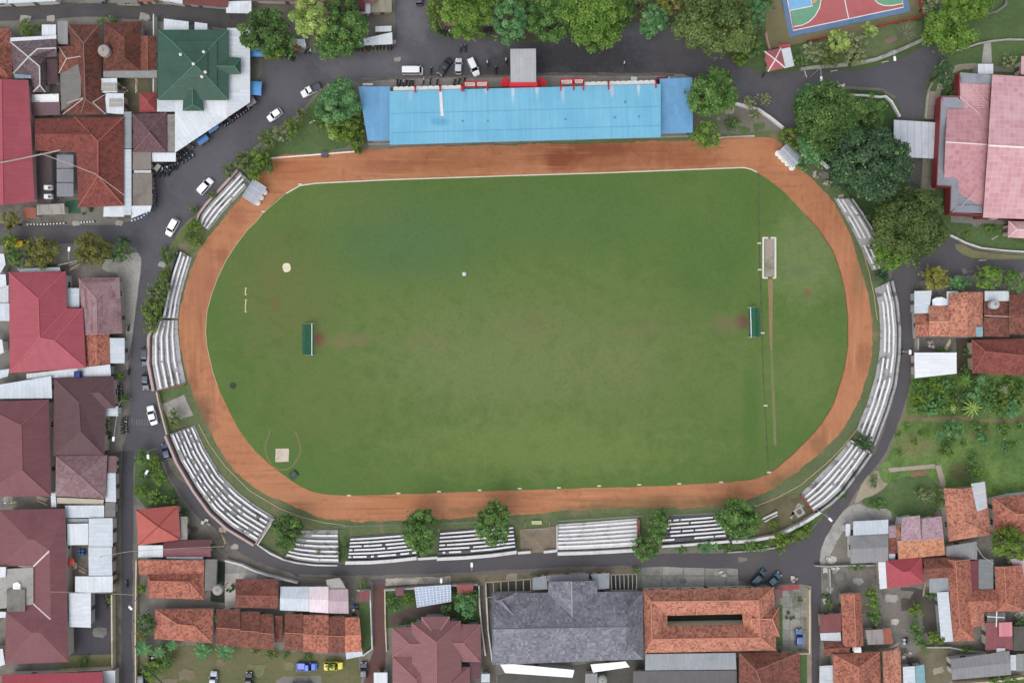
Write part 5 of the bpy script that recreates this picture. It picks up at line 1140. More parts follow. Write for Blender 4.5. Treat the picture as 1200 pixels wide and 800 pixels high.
for i, y in enumerate((220, 230.5)):
    t = thing('air_conditioner', ['upper white air conditioner box on the dark tin roof', 'lower white air conditioner box on the dark tin roof'][i], 'air conditioner', P(57, y, 2.45)); MB().box(tuple(P(57, y, 2.95)), (1.7, 1.0, .9)).build('casing', plain((222, 226, 228)), t); MB().lathe(tuple(P(58, y, 3.4)), [(.38, 0), (.38, .05), (.1, .06)], 12).build('fan_grille', plain((90, 92, 94)), t)
house('big crimson metal roofed hall at the left edge', [('gable', [(-42, 95), (33, 94), (40.5, 236), (-42, 240)], 5.0, 7.6, CRIM, {'ax': 'v', 'ridge': ((2, 93), (4, 240)), 'cap': (180, 92, 100)})], 'hall', 'hall', (178, 150, 146))
shed('striped grey and cream lean-to roof below the yard of the red tiled house', [(43, 240), (75, 238.5), (76, 251), (43, 252)], metal((150, 146, 138), 2.2, .4, .6, .6), 2.7, 3.0)
shed('little dark red roof beside the crimson hall', [(27, 243), (42, 243), (42, 256), (28, 255)], RUSTM, 2.5, 2.8)
sheet('green_floor', [(77, 236), (92, 234), (95, 250), (77, 250)], plain((56, 98, 76)), 9)

# --- left middle block
house('crimson metal hipped roof house with an east wing', [('custom', [(10.5, 319, 4.2), (77, 318, 4.2), (78.5, 361, 4.2), (97, 361, 4.2), (100.5, 431, 4.2), (11.5, 437, 4.2), (45, 350, 7.4), (46.5, 396, 7.4), (64, 399, 7.2)], 0, 0, CRIM, {'faces': [(0, 1, 6), (1, 2, 7, 6), (2, 3, 8, 7), (3, 4, 8), (4, 5, 7, 8), (5, 0, 6, 7)], 'ridges': [(0, 6), (6, 7), (1, 6), (7, 2), (7, 8), (8, 3), (8, 4), (7, 5)], 'eave': [0, 1, 2, 3, 4, 5], 'cap': (190, 100, 110), 'cr': .12})])
house('faded pinkish tiled house with stained courses right of the crimson roof', [('hip', [(92, 326), (140, 325), (143, 390), (98, 392)], 3.5, 5.8, PINKOLD, {'ax': 'v', 'ridge': ((113, 350), (114, 391)), 'cap': (178, 140, 138)})])
shed('white tin roof tucked between crimson and pinkish roofs', R4(77.8, 337.5, 93, 360), WHB, 2.8, 3.1, 'e')
shed('thin white strip roof above the crimson hipped roof', [(20, 315), (70, 313), (71, 317.5), (24, 319.5)], WHB, 2.8, 3.0, 'n')
house('small orange tiled annex below the pinkish roof', [('gable', [(98.5, 391), (128, 391), (129, 426), (100, 429.5)], 3.1, 4.5, TERRA2, {'ax': 'v'})])
shed('white sheet roof beside the orange tiled annex', R4(128.5, 396, 146, 425.5), WHB, 2.7, 3.0, 'e')
shed('long white strip roof below the crimson hipped roof', [(31, 438), (129, 426.8), (130, 440.5), (31, 443.5)], WHM, 2.9, 3.1)
t = thing('water_tank', 'dark blue square water tank on the white strip roof', 'tank', P(91.5, 438.5, 3.1)); MB().box(tuple(P(91.5, 438.5, 3.7)), (1.35, 1.5, 1.2)).build('body', plain((44, 52, 110)), t); MB().box(tuple(P(91.5, 438.5, 4.34)), (.6, .6, .07)).build('lid', plain((60, 70, 130)), t)
house('wide white stained tin roof beside the dark brown metal roof', [sh([(-10, 452), (60, 440.5), (61, 466.5), (-10, 467)], WHB, 3.4, 3.8, 's')])
for i, (q, m, lab) in enumerate((([(-10, 297), (4.5, 297.5), (6.5, 310), (0, 321), (-10, 321)][:4], WHM, 'uppermost bright white roof corner at the left edge'), ([(-10, 321.5), (6.5, 321.5), (7.5, 335), (-10, 341)], WHM, 'second bright white roof corner at the left edge'), ([(-10, 342), (10, 334), (10, 355), (-10, 355)], WHS, 'grey white roof corner at the left edge beside the crimson roof'), ([(-10, 355.5), (11, 355.5), (11, 376), (-10, 376)], WHB, 'white square roof at the left edge beside the crimson roof'), ([(-10, 397), (2.5, 398), (4.5, 413), (-10, 418)], WHM, 'small bright white roof at the left edge below the crimson roof edge'), ([(-10, 435), (11, 432), (9, 441), (-10, 446)], WHB, 'white roof sliver at the left edge below the crimson roof'))):
    shed(lab, q, m, 2.8, 3.1, win=0)
house('dark brown metal roofed house beside the left street', [
    ('hip', [(63.5, 443), (124, 442), (122, 533), (62.5, 533)], 4.0, 6.9, MARD, {'ax': 'v', 'ridge': ((92.5, 471), (94.5, 505)), 'cap': (112, 82, 84)}),
    ('hip', [(93, 442.2), (133, 441), (135, 478), (93, 480)], 3.98, 5.6, MARD, {'ax': 'h', 'ridge': ((90, 461), (117, 460)), 'cap': (112, 82, 84)})])
shed('white porch roof on the street side of the dark brown house', [(121.5, 478.5), (135.5, 475.5), (139, 476), (138.5, 487.5), (121.5, 487)][:1] + [(138.5, 475.5), (138.5, 487.5), (121.5, 487)], WHB, 2.8, 3.1, 'e')
house('maroon metal hipped roof house at the left edge', [('hip', [(-30, 471), (57, 468), (59.5, 581), (-30, 582)], 4.0, 7.2, MAROON, {'ax': 'v', 'ridge': ((25, 498), (26.5, 551)), 'cap': (146, 96, 100)})])
house('square faded mauve pyramid roof house beside the left street', [('pyr', [(65.5, 534), (125.5, 533), (123.5, 584), (65, 581)], 3.7, 6.2, PALEM, {'apex': (94.5, 557.5), 'cap': (150, 120, 122)})])
house('narrow plum roof porch beside the mauve pyramid roof', [sh(R4(126.3, 534, 136.5, 553.5), metal((120, 84, 90), .7, .4), 2.8, 3.1, 'e')])
shed('white strip roof on the street side of the mauve pyramid roof', [(125.8, 554), (135.5, 554), (136, 588), (123.5, 587.5)], WHB, 2.8, 3.1, 'e')
shed('tan strip roof below the mauve pyramid roof', [(66.5, 582.5), (122, 585), (121, 591), (66.5, 589.5)], metal((180, 170, 146), .8, .4), 2.7, 2.9)
shed('white corner roof left of the tan strip', [(59.5, 577.5), (65, 577), (66, 594), (60, 594)], WHM, 2.7, 2.9, 'w')
shed('long white sheet roof below the tan strip', [(76, 592), (122, 591.7), (122, 606), (77, 606.5)], WHB, 2.9, 3.2)
house('grey stained concrete roof beside the long white sheet roof', [('flat', R4(122.8, 588.5, 135, 605.5), 2.9, 2.9, CONCD)])
shed('wide bluish white roof beside the left street', [(104, 607), (132, 606.7), (132, 640), (104, 640)], WHB, 3.1, 3.4, 'e')
shed('bright white square roof left of the bluish white roof', [(78.5, 613.5), (103.5, 613), (103.5, 638), (79, 638.5)], WHM, 3.2, 3.4)
shed('grey narrow strip above the bright white square roof', R4(78, 607.5, 103.5, 612.7), GREYB, 2.8, 3.0)
shed('white sheet roof with a grey lower edge beside the rubbish yard', [(103.5, 640.6), (131, 640.6), (131.5, 674), (104, 674)], WHB, 3.1, 3.4, 'e')
shed('wide white roof over the street side garage', [(88, 675), (132, 674.7), (132, 693.5), (88, 694)], WHM, 3.0, 3.3)
shed('tall white roof strip beside the asphalt yard', [(80.5, 694.6), (106.5, 694.4), (106.5, 735), (81, 734)], WHM, 3.0, 3.3, 'e')
t = thing('parasol', 'coral red parasol standing in the yard beside the white roofs', 'parasol', P(87, 656)); c = P(87, 656, 0); MB().lathe((c.x, c.y, 1.9), [(1.1, 0), (.6, .25), (.05, .42)], 10).build('canopy', plain((214, 92, 76)), t); MB().tube([c, c + Vector((0, 0, 2.25))], .04, 6).build('pole', plain((180, 180, 176)), t)
house('very long maroon roofed house with white valley lines at the left edge', [('custom', [(-1, 597, 4.2), (76, 596, 4.2), (80, 775, 4.2), (6, 778, 4.2), (7, 717, 4.2), (39.5, 707, 4.2), (39.5, 663, 4.2), (-1, 663, 4.2), (33.5, 632, 7.0), (40, 632, 7.0), (58, 645, 5.9), (59.5, 725, 5.9), (47, 741, 6.9), (37, 741, 6.9)], 0, 0, MAROON, {'faces': [(0, 1, 9, 8), (1, 2, 12, 11, 10, 9), (2, 3, 13, 12), (3, 4, 13), (4, 5, 11, 12, 13), (5, 6, 10, 11), (6, 7, 8, 9, 10), (7, 0, 8)], 'ridges': [(6, 10), (5, 11)], 'eave': [0, 1, 2, 3, 4, 5, 6, 7], 'cap': (214, 200, 196), 'cr': .2}),])
house('grey concrete roof terrace with water stains inside the maroon roofs', [('flat', [(-20, 668), (39, 664.5), (39, 706.5), (-20, 716)], 4.5, 4.5, CONC, {'oh': .1}), ('flat', R4(8, 690, 29, 716), 5.0, 5.0, CONCD, {'oh': .1, 'win': False})], 'terrace', 'roof_terrace', (150, 148, 142))
t = thing('tarpaulin', 'bright white tarpaulin bundle on the concrete roof terrace', 'tarpaulin', P(20, 688, 4.5)); b = MB(); b.prism([P(16.5, 683, 4.6), P(21, 681, 4.6), P(24.5, 684, 4.6), P(25, 693, 4.6), P(19, 695, 4.6), P(16, 692, 4.6)], 4.5, 4.95); b.build('sheet', plain((250, 250, 250)), t); b = MB(); b.tube([P(16.5, 688, 5), P(25, 688.5, 5)], .05, 5); b.build('cord', plain((200, 200, 200)), t)
shed('white roof sliver at the left edge above the concrete terrace', [(-14, 664), (7, 664), (6.5, 676), (-14, 677)], WHM, 4.7, 4.9, win=0)
for y, lab in ((699, 'upper white roof sliver at the left edge below the terrace'), (709, 'middle white roof sliver at the left edge below the terrace'), (720, 'lower white roof sliver at the left edge below the terrace')):
    shed(lab, [(-14, y - 4), (7, y - 3.5), (6.5, y + 3.2), (-14, y + 3.6)], WHM, 2.8, 3.0, win=0)
shed('bright white roof corner at the left edge near the bottom', [(-14, 758), (3, 760), (6, 778), (-14, 785)], WHM, 3, 3.3, win=0)
house('crimson metal roof cut by the bottom left edge', [('gable', [(2, 790), (120, 787), (125, 845), (2, 845)], 4, 6.6, CRIM2, {'ax': 'h'})])
shed('pale grey strip roof beside the crimson roof at the bottom edge', [(120, 785.5), (135, 785), (135, 830), (126, 830)], WHS, 3, 3.2, 'e')

# --- bottom left block
house('red orange metal pyramid roof house at the street fork', [('pyr', [(159.5, 597), (209, 592), (211.5, 632), (162, 638.5)], 3.6, 6.4, REDM, {'apex': (185.5, 616.5), 'cap': (150, 66, 58), 'cr': .1})])
house('pale stained concrete slab roof beside the red pyramid roof', [('flat', R4(211.5, 605, 219.5, 632), 3.0, 3.0, CONC)])
shed('white sheet roof below the red pyramid roof', R4(162, 638.6, 191, 652.6), WHM, 3.0, 3.2)
house('plum metal gable roof beside the white sheet roof', [('gable', [(191.5, 633.5), (246, 632), (247, 652), (191.5, 652)], 3.1, 4.3, metal((128, 78, 84), .8, .4), {'ax': 'h'})])
shed('thin white strip roof below the plum metal roof', [(195, 650.5), (238, 651.5), (238, 655), (195, 654)], WHM, 2.9, 3.0)
house('old orange tiled house with dark grey lean-to behind the plum roof', [
    ('gable', [(162, 655), (239, 655), (239, 673), (163, 673)], 3.3, 4.2, TERRA2, {'ax': 'h', 'ridge': ((162, 656), (239, 656))}),
    ('hip', [(173, 672), (239, 671), (240, 702), (173, 700)], 3.2, 5.0, TERRA2, {'ax': 'h', 'ridge': ((176, 680), (222, 681)), 'cap': CR}),
    ('shed', [(240, 655), (254, 655), (253, 692), (240, 692)], 3, 3.3, GREYD, {'h': (3.4, 3, 3, 3.4), 'name': 'lean_to_roof'})])
house('brown and orange tiled cottage by the tan yard', [('gable', [(276, 678), (326, 678), (325, 712.5), (275, 711.5)], 3.2, 4.8, TERRAD, {'ax': 'h', 'ridge': ((276, 697), (326, 698)), 'cap': CR})])
house('white metal roofed shop with pink and mauve sections near the bottom road', [
    ('gable', [(328.5, 687), (362, 687), (362, 716), (328, 714.5)], 3.3, 4.2, WHB, {'ax': 'h'}),
    ('gable', [(362.3, 687), (376, 685.5), (385, 691), (385, 718)][:1] + [(385, 687), (385, 718), (362.3, 716.5)], 3.4, 4.2, PINKW, {'ax': 'h', 'rl': 'pinkish white section of the shop roof', 'win': False}),
    ('gable', [(385.3, 690), (408, 690), (408.5, 718.5), (385.3, 718)], 3.3, 4.1, MAUVE, {'ax': 'h', 'rl': 'mauve stained section of the shop roof'})])
house('pale grey slab roof jutting from the mauve roofed shop', [('flat', [(382, 679), (398, 676.5), (406, 678), (406, 689.5), (385, 689.5)][:2] + [(406, 689.5), (384, 689.5)], 3, 3, CONC)])
house('orange tiled house beside banana plants', [('hip', [(182, 713.5), (250, 713), (249, 753), (181, 748)], 3.2, 5.6, TERRA2, {'ax': 'h', 'ridge': ((208, 731), (228, 733)), 'cap': CO})])
house('left terrace of four stepped tiled roofs above the dry yard', [
    ('gable', [(253.5, 713.5), (281, 714), (281, 757), (253.5, 756)], 3.3, 5.1, TERRAD, {'ax': 'h', 'ridge': ((253.5, 735), (281, 737)), 'cap': CO}),
    ('gable', [(281.2, 716), (304, 717), (304, 760), (281.2, 758)], 3.2, 5.0, TERRAD, {'ax': 'h', 'ridge': ((281.2, 738.5), (304, 740)), 'win': False, 'cap': CO}),
    ('gable', [(304.2, 719), (320, 720), (321, 761), (304.2, 760)], 3.1, 4.9, TERRAD, {'ax': 'h', 'ridge': ((304.2, 741), (320, 742.5)), 'cap': CO})])
house('right terrace of stepped tiled roofs behind the parked cars', [
    ('gable', [(334, 719), (355, 719.5), (355, 762.5), (333, 761)], 3.3, 5.1, TERRAD, {'ax': 'h', 'ridge': ((333.5, 741), (355, 742)), 'cap': CO}),
    ('gable', [(355.2, 720), (385, 720.5), (385, 764.5), (355.2, 763)], 3.2, 5.0, TERRA2, {'ax': 'h', 'ridge': ((355.2, 742.5), (385, 744.5)), 'win': False, 'cap': CO}),
    ('gable', [(385.2, 722), (404, 722), (404, 764.5), (385.2, 764.5)], 3.1, 4.9, TERRAD, {'ax': 'h', 'ridge': ((385.2, 744.5), (404, 745)), 'cap': CO})])
house('short bright orange tiled house at the end of the terrace', [('gable', [(404.3, 723), (421, 723), (423.5, 763), (404.3, 764)], 3.3, 5.0, tile((214, 128, 92), (176, 94, 66), (128, 76, 58)), {'ax': 'h', 'ridge': ((404.3, 744), (423, 743)), 'cap': CO})])
shed('pale tin shed below the bright orange tiled house', [(405, 764.5), (424, 758.5), (425, 768), (406, 772)], WHB, 2.5, 2.8)
house('dark narrow roof slot between the two tiled terraces', [sh(R4(322, 721, 331, 752), TERRAD, 2.4, 2.8, 'e')])
t = house('glazed patio roof with white bars in the garden behind the bottom road', [sh([(486, 688), (528, 685), (528.5, 704), (489, 711)], metal((150, 174, 206), 1.4, .25, .3, .3), 2.9, 3.4, 's', th=.06)], 'patio roof', 'patio_roof', None, .15, open_=True)
b = MB()
for i in range(11): 
    u = i / 10; b.tube([P(486 + 42 * u, 688 - 3 * u, 3.46), P(489 + 39.5 * u, 711 - 7 * u, 2.97)], .08, 4)
for i in range(8):
    u = i / 7; b.tube([P(486 + 3 * u, 688 + 23 * u, 3.46 - .49 * u), P(528 + .5 * u, 685 + 19 * u, 3.46 - .49 * u)], .07, 4)
b.build('glazing_bars', plain((228, 232, 238)), t)
canopy('faded red tin canopy beside the glazed patio roof', [(535, 685), (555, 684), (554, 696), (537, 702)], metal((150, 66, 66), .7, .4), 2.6, 2.9)
canopy('little maroon canopy in the garden left of the glazed patio roof', [(463, 689), (473, 688), (473, 697), (464, 698)], metal((118, 64, 80), .7, .4), 2.5, 2.8)
canopy('maroon red car port by the bottom road beside the brick driveway', [(421, 692.5), (433, 692), (433, 704), (421, 704.5)], metal((128, 58, 62), .7, .4), 2.6, 2.9)
house('large rose brown villa with crossing hipped roofs at the bottom edge', [
    ('hip', [(482, 729), (540, 727), (541.5, 830), (483, 830)], 4.6, 8.0, ROSE, {'ax': 'v', 'ridge': ((511.5, 752), (512, 815)), 'cap': (168, 112, 112)}),
    ('hip', [(494, 722.5), (527, 722), (528, 760), (494, 760)], 4.65, 6.6, ROSE, {'ax': 'v', 'ridge': ((511, 746), (511, 758)), 'win': False, 'cap': (188, 150, 146)}),
    ('hip', [(459.5, 735), (494, 733), (494, 769), (459.5, 769)], 3.9, 5.8, ROSE, {'ax': 'h', 'ridge': ((480, 754), (500, 754)), 'cap': (168, 112, 112)}),
    ('hip', [(530, 731), (563.5, 731), (563.5, 775.5), (530, 775)], 3.9, 5.8, ROSE, {'ax': 'h', 'ridge': ((520, 753), (543, 753)), 'cap': (168, 112, 112)}),
    ('hip', [(460, 769), (511, 769), (550, 782), (551, 850)][:1] + [(512, 768.5), (513, 850), (460, 850)], 3.9, 6.4, ROSE, {'ax': 'v', 'ridge': ((488, 796), (488, 830)), 'cap': (168, 112, 112)}),
    ('hip', [(512, 782), (550.5, 781), (552, 850), (512, 850)], 3.85, 6.2, ROSE, {'ax': 'v', 'ridge': ((530, 800), (530, 830)), 'win': False, 'cap': (168, 112, 112)})], 'villa', 'villa')
shed('plum coloured lean-to at the right side of the rose brown villa', R4(550.5, 776, 563.5, 795), metal((104, 62, 74), .7), 3, 3.3, 'e')
shed('white boxy roof at the left side of the rose brown villa', R4(438, 787.5, 454, 830), WHM, 3, 3.2)
shed('white roof cubicle at the bottom right of the rose brown villa', R4(564, 789, 574, 799), WHB, 2.6, 2.8, 'e')
house('broad slate grey tiled hall with a front gable by the bottom road', [
    ('hip', [(577, 695), (753, 692.5), (753.5, 772), (577, 778.5)], 4.2, 8.4, SLATE, {'ax': 'h', 'ridge': ((577.5, 736.5), (736, 734)), 'cap': (116, 116, 126)}),
    ('gable', [(643, 681), (699, 680), (703, 724), (640, 724)], 4.35, 7.1, SLATE, {'ax': 'v', 'ridge': ((670, 681), (670.5, 722.5)), 'win': False, 'cap': (168, 168, 176), 'cr': .1}),
    ('hip', [(577, 704), (606, 694), (608, 724), (578, 724)], 4.3, 6.7, SLATE, {'ax': 'v', 'ridge': ((587, 703), (604, 723)), 'win': False, 'cap': (168, 150, 160), 'cr': .1}),
    ('hip', [(733, 692.7), (753.8, 692.7), (754, 772.5), (733, 770)], 4.25, 8.1, SLATE, {'ax': 'v', 'ridge': ((736, 713), (736, 755)), 'win': False})], 'hall', 'hall', (170, 170, 172))
shed('blue grey tin awning left of the gable of the slate hall', [(624, 677), (640, 674), (642, 690), (624, 691)], GREYB, 2.8, 3.3, 'n')
shed('mottled grey awning across the gable front of the slate hall', [(640.5, 674), (690, 671.5), (690, 679.5), (641, 681)], metal((136, 128, 140), .8, .5), 3, 3.4, 'n')
shed('blue grey tin awning right of the gable of the slate hall', [(692, 672.5), (714, 671), (714, 689), (700, 690.5)], GREYB, 2.8, 3.3, 'n')
shed('brilliant white roof strip along the lower left of the slate hall', [(585, 776), (673, 784.5), (671, 793.5), (592, 788)], metal((250, 250, 250), 1, .05), 3.2, 3.5)
shed('brilliant white roof strip along the lower right of the slate hall', [(692, 778), (733, 774.5), (738, 781), (695, 787.5)], metal((250, 250, 250), 1, .05), 3.2, 3.5)
shed('grey tin roof patch between the two brilliant white strips', [(686, 789), (700, 788.5), (701, 830), (685, 830)], GREYM, 2.9, 3.1)
t = thing('water_tank', 'pale round water tank below the slate hall', 'tank', P(705.5, 796)); c = P(705.5, 796, 2.2); MB().lathe((c.x, c.y, 1.2), [(1.1, 0), (1.15, .2), (1.15, 1.4), (.7, 1.75), (.2, 1.82)], 16).build('body', plain((150, 156, 152)), t); MB().lathe((c.x, c.y, 3.02), [(.26, 0), (.26, .08), (.05, .1)], 10).build('lid', plain((120, 126, 124)), t); MB().box((c.x, c.y, .6), (1.6, 1.6, 1.2)).build('stand', plain((140, 138, 132)), t)
def pergola(label, q, n, mat):
    t = thing('pergola', label, 'pergola', P(*q[0])); A, B, Cc, D = [P(x, y, 2.9) for x, y in q]
    for (p, r) in ((A, B), (D, Cc)): MB().tube([p, r], .1, 4).build('beam', mat, t)
    for i in range(n):
        u = (i + .02) / (n - 1) if n > 1 else 0; u = min(1, u); MB().tube([A.lerp(B, u) + Vector((0, 0, .15)), D.lerp(Cc, u) + Vector((0, 0, .15))], .1, 4).build('rafter', mat, t)
    for p in (A, B, Cc, D): MB().tube([Vector((p.x, p.y, 0)), p], .1, 6).build('post', mat, t)
pergola('open timber pergola at the left front of the slate hall', [(569, 682), (622, 678), (622, 694), (570, 700)], 7, plain((168, 158, 134)))
pergola('open grey pergola at the right front of the slate hall', [(716, 673), (746, 672.5), (746, 691), (717, 692)], 7, plain((158, 154, 146)))
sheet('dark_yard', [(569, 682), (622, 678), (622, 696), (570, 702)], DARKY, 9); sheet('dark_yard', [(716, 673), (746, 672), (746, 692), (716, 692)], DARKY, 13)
# ring shaped school
ob = [(753.5, 690.5), (907, 687.5), (909.5, 761.5), (756, 764.5)]; ib = [(782, 721), (870, 719), (871, 731.5), (782, 733)]; rb = [(763.5, 704.5), (889, 703), (891, 746.5), (764, 748.5)]
V = [(x, y, 3.6) for x, y in ob] + [(x, y, 6.0) for x, y in rb] + [(x, y, 3.8) for x, y in ib]
F = []
for i in range(4):
    j = (i + 1) % 4; F += [(i, j, 4 + j, 4 + i), (4 + i, 4 + j, 8 + j, 8 + i)]
t = house('orange tiled school around a narrow inner court', [('custom', V, 0, 0, TERRA, {'faces': F, 'ridges': [(4, 5), (5, 6), (6, 7), (7, 4), (0, 4), (1, 5), (2, 6), (3, 7)], 'eave': [0, 1, 2, 3], 'wall': False, 'cap': CO, 'cr': .14}), ('hip', [(884, 712), (913, 711), (913, 745), (884, 746)], 3.7, 5.8, TERRA2, {'ax': 'h', 'ridge': ((880, 724.5), (905, 725)), 'wall': False, 'cap': (214, 160, 140)})], 'school', 'school')
b = MB(); oi = inset([Vector((p.x, p.y, 0)) for p in [P(x, y, 3.6) for x, y in ob]], .6); ii = [Vector((p.x, p.y, 0)) for p in [P(x, y, 3.8) for x, y in ib]]; ci = sum(ii, Vector()) / 4; ii = [ci + (p - ci) * 1.12 for p in ii]
for lst, zt in ((oi, 3.5), (ii, 3.75)):
    for i in range(4): 
        p, r = lst[i], lst[(i + 1) % 4]; b.face([p, r, r + Vector((0, 0, zt)), p + Vector((0, 0, zt))])
b.build('wall', plain((206, 200, 186)), t); openings(t, oi, 3.4, 9, True, None)
house('grey ribbed metal roof below the orange tiled school', [sh([(756, 766), (862, 764.5), (863, 784), (756, 785)], GREYB, 3.0, 3.4)])
house('dark grey wide roof at the bottom edge below the grey ribbed roof', [sh([(742, 786), (863, 785), (864, 840), (742, 840)], metal((96, 94, 96), .9, .5), 2.8, 3.1)])
house('brown tiled hipped house below the blue car yard', [('hip', [(866.5, 765), (937, 764), (938, 845), (866, 845)], 3.5, 6.4, TERRAD, {'ax': 'v', 'ridge': ((886, 785), (902, 825)), 'cap': CB})])
shed('plum coloured gate roof beside the brown red wall of the car yard', R4(908, 690, 917, 700), metal((112, 72, 74), .7), 2.6, 2.9)
canopy('red tin gate canopy at the corner of the car yard', [(911, 687), (936, 684.5), (937, 690), (918, 692)], metal((168, 74, 78), .7), 2.4, 2.7, 'n')

# --- bottom right block
house('white and grey tin roofed house on the concrete apron', [
    ('shed', [(1000, 610.5), (1041, 608.5), (1041, 625), (1000, 627)], 3.3, 4.0, WHB, {'h': (3.3, 3.3, 4.0, 4.0)}),
    ('gable', [(996, 627.3), (1041, 625.3), (1041, 658), (997, 660)], 3.6, 4.6, GREYM, {'ax': 'h', 'ridge': ((996.5, 643), (1041, 641))}), ('shed', R4(991, 613.5, 996.5, 628), 2.7, 2.9, WHM, {'h': (2.9, 2.8, 2.8, 2.9), 'win': False})])
house('pink and orange two tone tiled gable house with white trim', [
    ('gable', [(1050, 616), (1104, 605), (1108, 650), (1053, 655)], 3.8, 5.6, tile((206, 140, 96), (172, 104, 72), (150, 92, 70)), {'ax': 'h', 'ridge': ((1052, 634), (1105, 630)), 'cap': (190, 156, 160)}),
    ('shed', [(1056.5, 606.5), (1078, 603.5), (1079.5, 632), (1056, 634)], 4.4, 5.9, PINKT, {'h': (4.3, 4.3, 5.7, 5.7), 'win': False, 'rl': 'pink tiled dormer slope'}),
    ('shed', [(1080, 608), (1103, 604.5), (1106, 630), (1080, 632)], 4.1, 5.7, PINKT, {'h': (4.05, 4.05, 5.65, 5.65), 'win': False, 'rl': 'pink tiled rear slope'}),
    ('shed', [(1041.5, 617), (1056, 614), (1056, 630), (1041.5, 630)], 3.4, 4.2, PINKT, {'h': (3.4, 3.4, 4.4, 4.4), 'win': False}), ('shed', [(1041.5, 630.5), (1052.5, 630.5), (1052.5, 648), (1041.5, 648)], 3.2, 3.9, TERRAD, {'h': (3.9, 3.9, 3.2, 3.2)})], wallc=(222, 220, 218))
shed('grey blue lean-to corner beside the pink and orange house', R4(1042, 648.5, 1049, 657), WHB, 2.6, 2.8)
house('orange tiled house at the edge of the garden with a grey slab corner', [
    ('hip', [(1106, 572), (1138, 569), (1161, 628), (1112, 634)][:1] + [(1155, 568), (1161.5, 626), (1112, 634)], 3.6, 6.2, TERRA, {'ax': 'v', 'ridge': ((1127, 573), (1130, 611)), 'cap': CO}),
    ('shed', [(1138, 566.5), (1154, 564), (1157, 595), (1145, 599)], 4.6, 4.8, WHS, {'h': (5.2, 4.3, 4.2, 5.0), 'wall': False, 'name': 'tin_patch'})])
house('orange tiled house cut by the right edge beside the leafy tree', [('hip', [(1163, 583), (1230, 576), (1230, 632), (1165, 626)], 3.6, 6.0, TERRA2, {'ax': 'h', 'ridge': ((1190, 602), (1212, 602)), 'cap': CO})])
shed('dull grey slab roof between the pink house and the tree', [(1109, 640), (1145, 634), (1145, 656), (1109, 652)], GREYM, 2.8, 3.1)
house('crimson hipped metal roof with a white edge strip', [
    ('hip', [(1038, 657), (1080, 652), (1083, 683), (1040, 689)], 3.6, 5.8, CRIM2, {'ax': 'h', 'ridge': ((1058, 670), (1066, 669)), 'cap': (186, 92, 100)}), ('shed', [(1029, 658), (1037.5, 657), (1039.5, 689), (1031, 690)], 3.2, 3.5, WHM, {'h': (3.2, 3.5, 3.5, 3.2), 'name': 'strip_roof', 'win': False})])
house('rambling orange tiled house with several wings in the bottom right block', [
    ('gable', [(1083, 654), (1122, 652), (1122, 676), (1084, 678)], 3.3, 4.7, TERRAD, {'ax': 'h'}),
    ('hip', [(1110, 655), (1137, 655), (1142, 750), (1117, 751)], 3.5, 5.4, TERRA2, {'ax': 'v', 'ridge': ((1119.5, 657), (1125, 735)), 'cap': CO}),
    ('gable', [(1132, 692), (1168, 690), (1168, 716), (1132, 718)], 3.3, 4.9, TERRA2, {'ax': 'h'}),
    ('gable', [(1134, 706), (1152, 706), (1154, 733), (1136, 734)], 3.35, 4.6, TERRA, {'ax': 'v', 'win': False})])
house('grey corrugated roof patch above the white strip roof', [sh([(1089, 678), (1112, 673), (1113, 694), (1089, 694)], GREYB, 3, 3.3)])
house('long white strip roof left of the rambling tiled house', [sh([(1098, 693.5), (1111.5, 693), (1117, 751), (1103, 752)], WHB, 3.1, 3.5, 'w')])
house('dark maroon tin roof among the tiled wings', [sh(R4(1133, 657, 1146.5, 691), metal((122, 58, 66), .7), 3.2, 3.5, 'e')])
house('grey green flat sheet roof beside the dark maroon roof', [sh(R4(1147, 655, 1164, 690), metal((122, 130, 130), .9, .3), 3.1, 3.3, 'e')])
house('orange tiled gable house at the right edge below the leafy tree', [('hip', [(1166, 664), (1198, 662), (1205, 716), (1168, 716)], 3.4, 5.2, TERRA2, {'ax': 'v', 'ridge': ((1177, 664), (1179, 706)), 'cap': CO})])
shed('mauve and grey tin roofs at the right edge beside the leafy tree', [(1183, 655), (1230, 650), (1230, 684), (1194, 672)], MAUVE, 2.8, 3.0)
house('maroon tin roof with a pink panel in the bottom right block', [sh([(1156, 729), (1186, 728), (1187, 761), (1155, 761)], metal((140, 74, 80), .6, .3, .5, .3), 3.0, 3.4), sh([(1170.5, 729), (1186, 728.5), (1186.5, 745), (1171, 745.5)], metal((206, 122, 130), .8, .2), 3.75, 3.9, rl='flat pink panel', win=False)])
t = house('cluttered concrete roof deck with a white pipe cross', [('flat', R4(1157, 717, 1178, 728), 3.4, 3.4, CONCD)], 'roof deck', 'roof_deck')
b = MB(); b.tube([P(1157, 722, 4.4), P(1177, 723, 4.4)], .12, 5); b.tube([P(1168, 716, 4.4), P(1167.5, 734, 4.2)], .12, 5); b.tube([P(1168, 722.5, 3.4), P(1168, 722.5, 4.4)], .1, 5); b.build('pipe', plain((222, 224, 226)), t)
house('dark flat roof at the right edge beside the maroon tin roof', [('flat', R4(1188, 734, 1230, 762), 2.8, 2.8, DARKY)])
house('wide weathered grey asbestos roof near the bottom right corner', [('gable', [(1114, 772), (1183, 762), (1185, 790), (1116, 796)], 3.6, 4.4, metal((134, 134, 136), .9, .7, .6, .3), {'ax': 'h'}), ('shed', R4(1168, 759, 1178, 768), 3, 3.2, WHS, {'h': (3.2, 3.2, 3.6, 3.6), 'win': False})])
shed('pale small roof right of the wide grey asbestos roof', R4(1184, 767, 1191, 785), WHB, 2.9, 3.1, 'e')
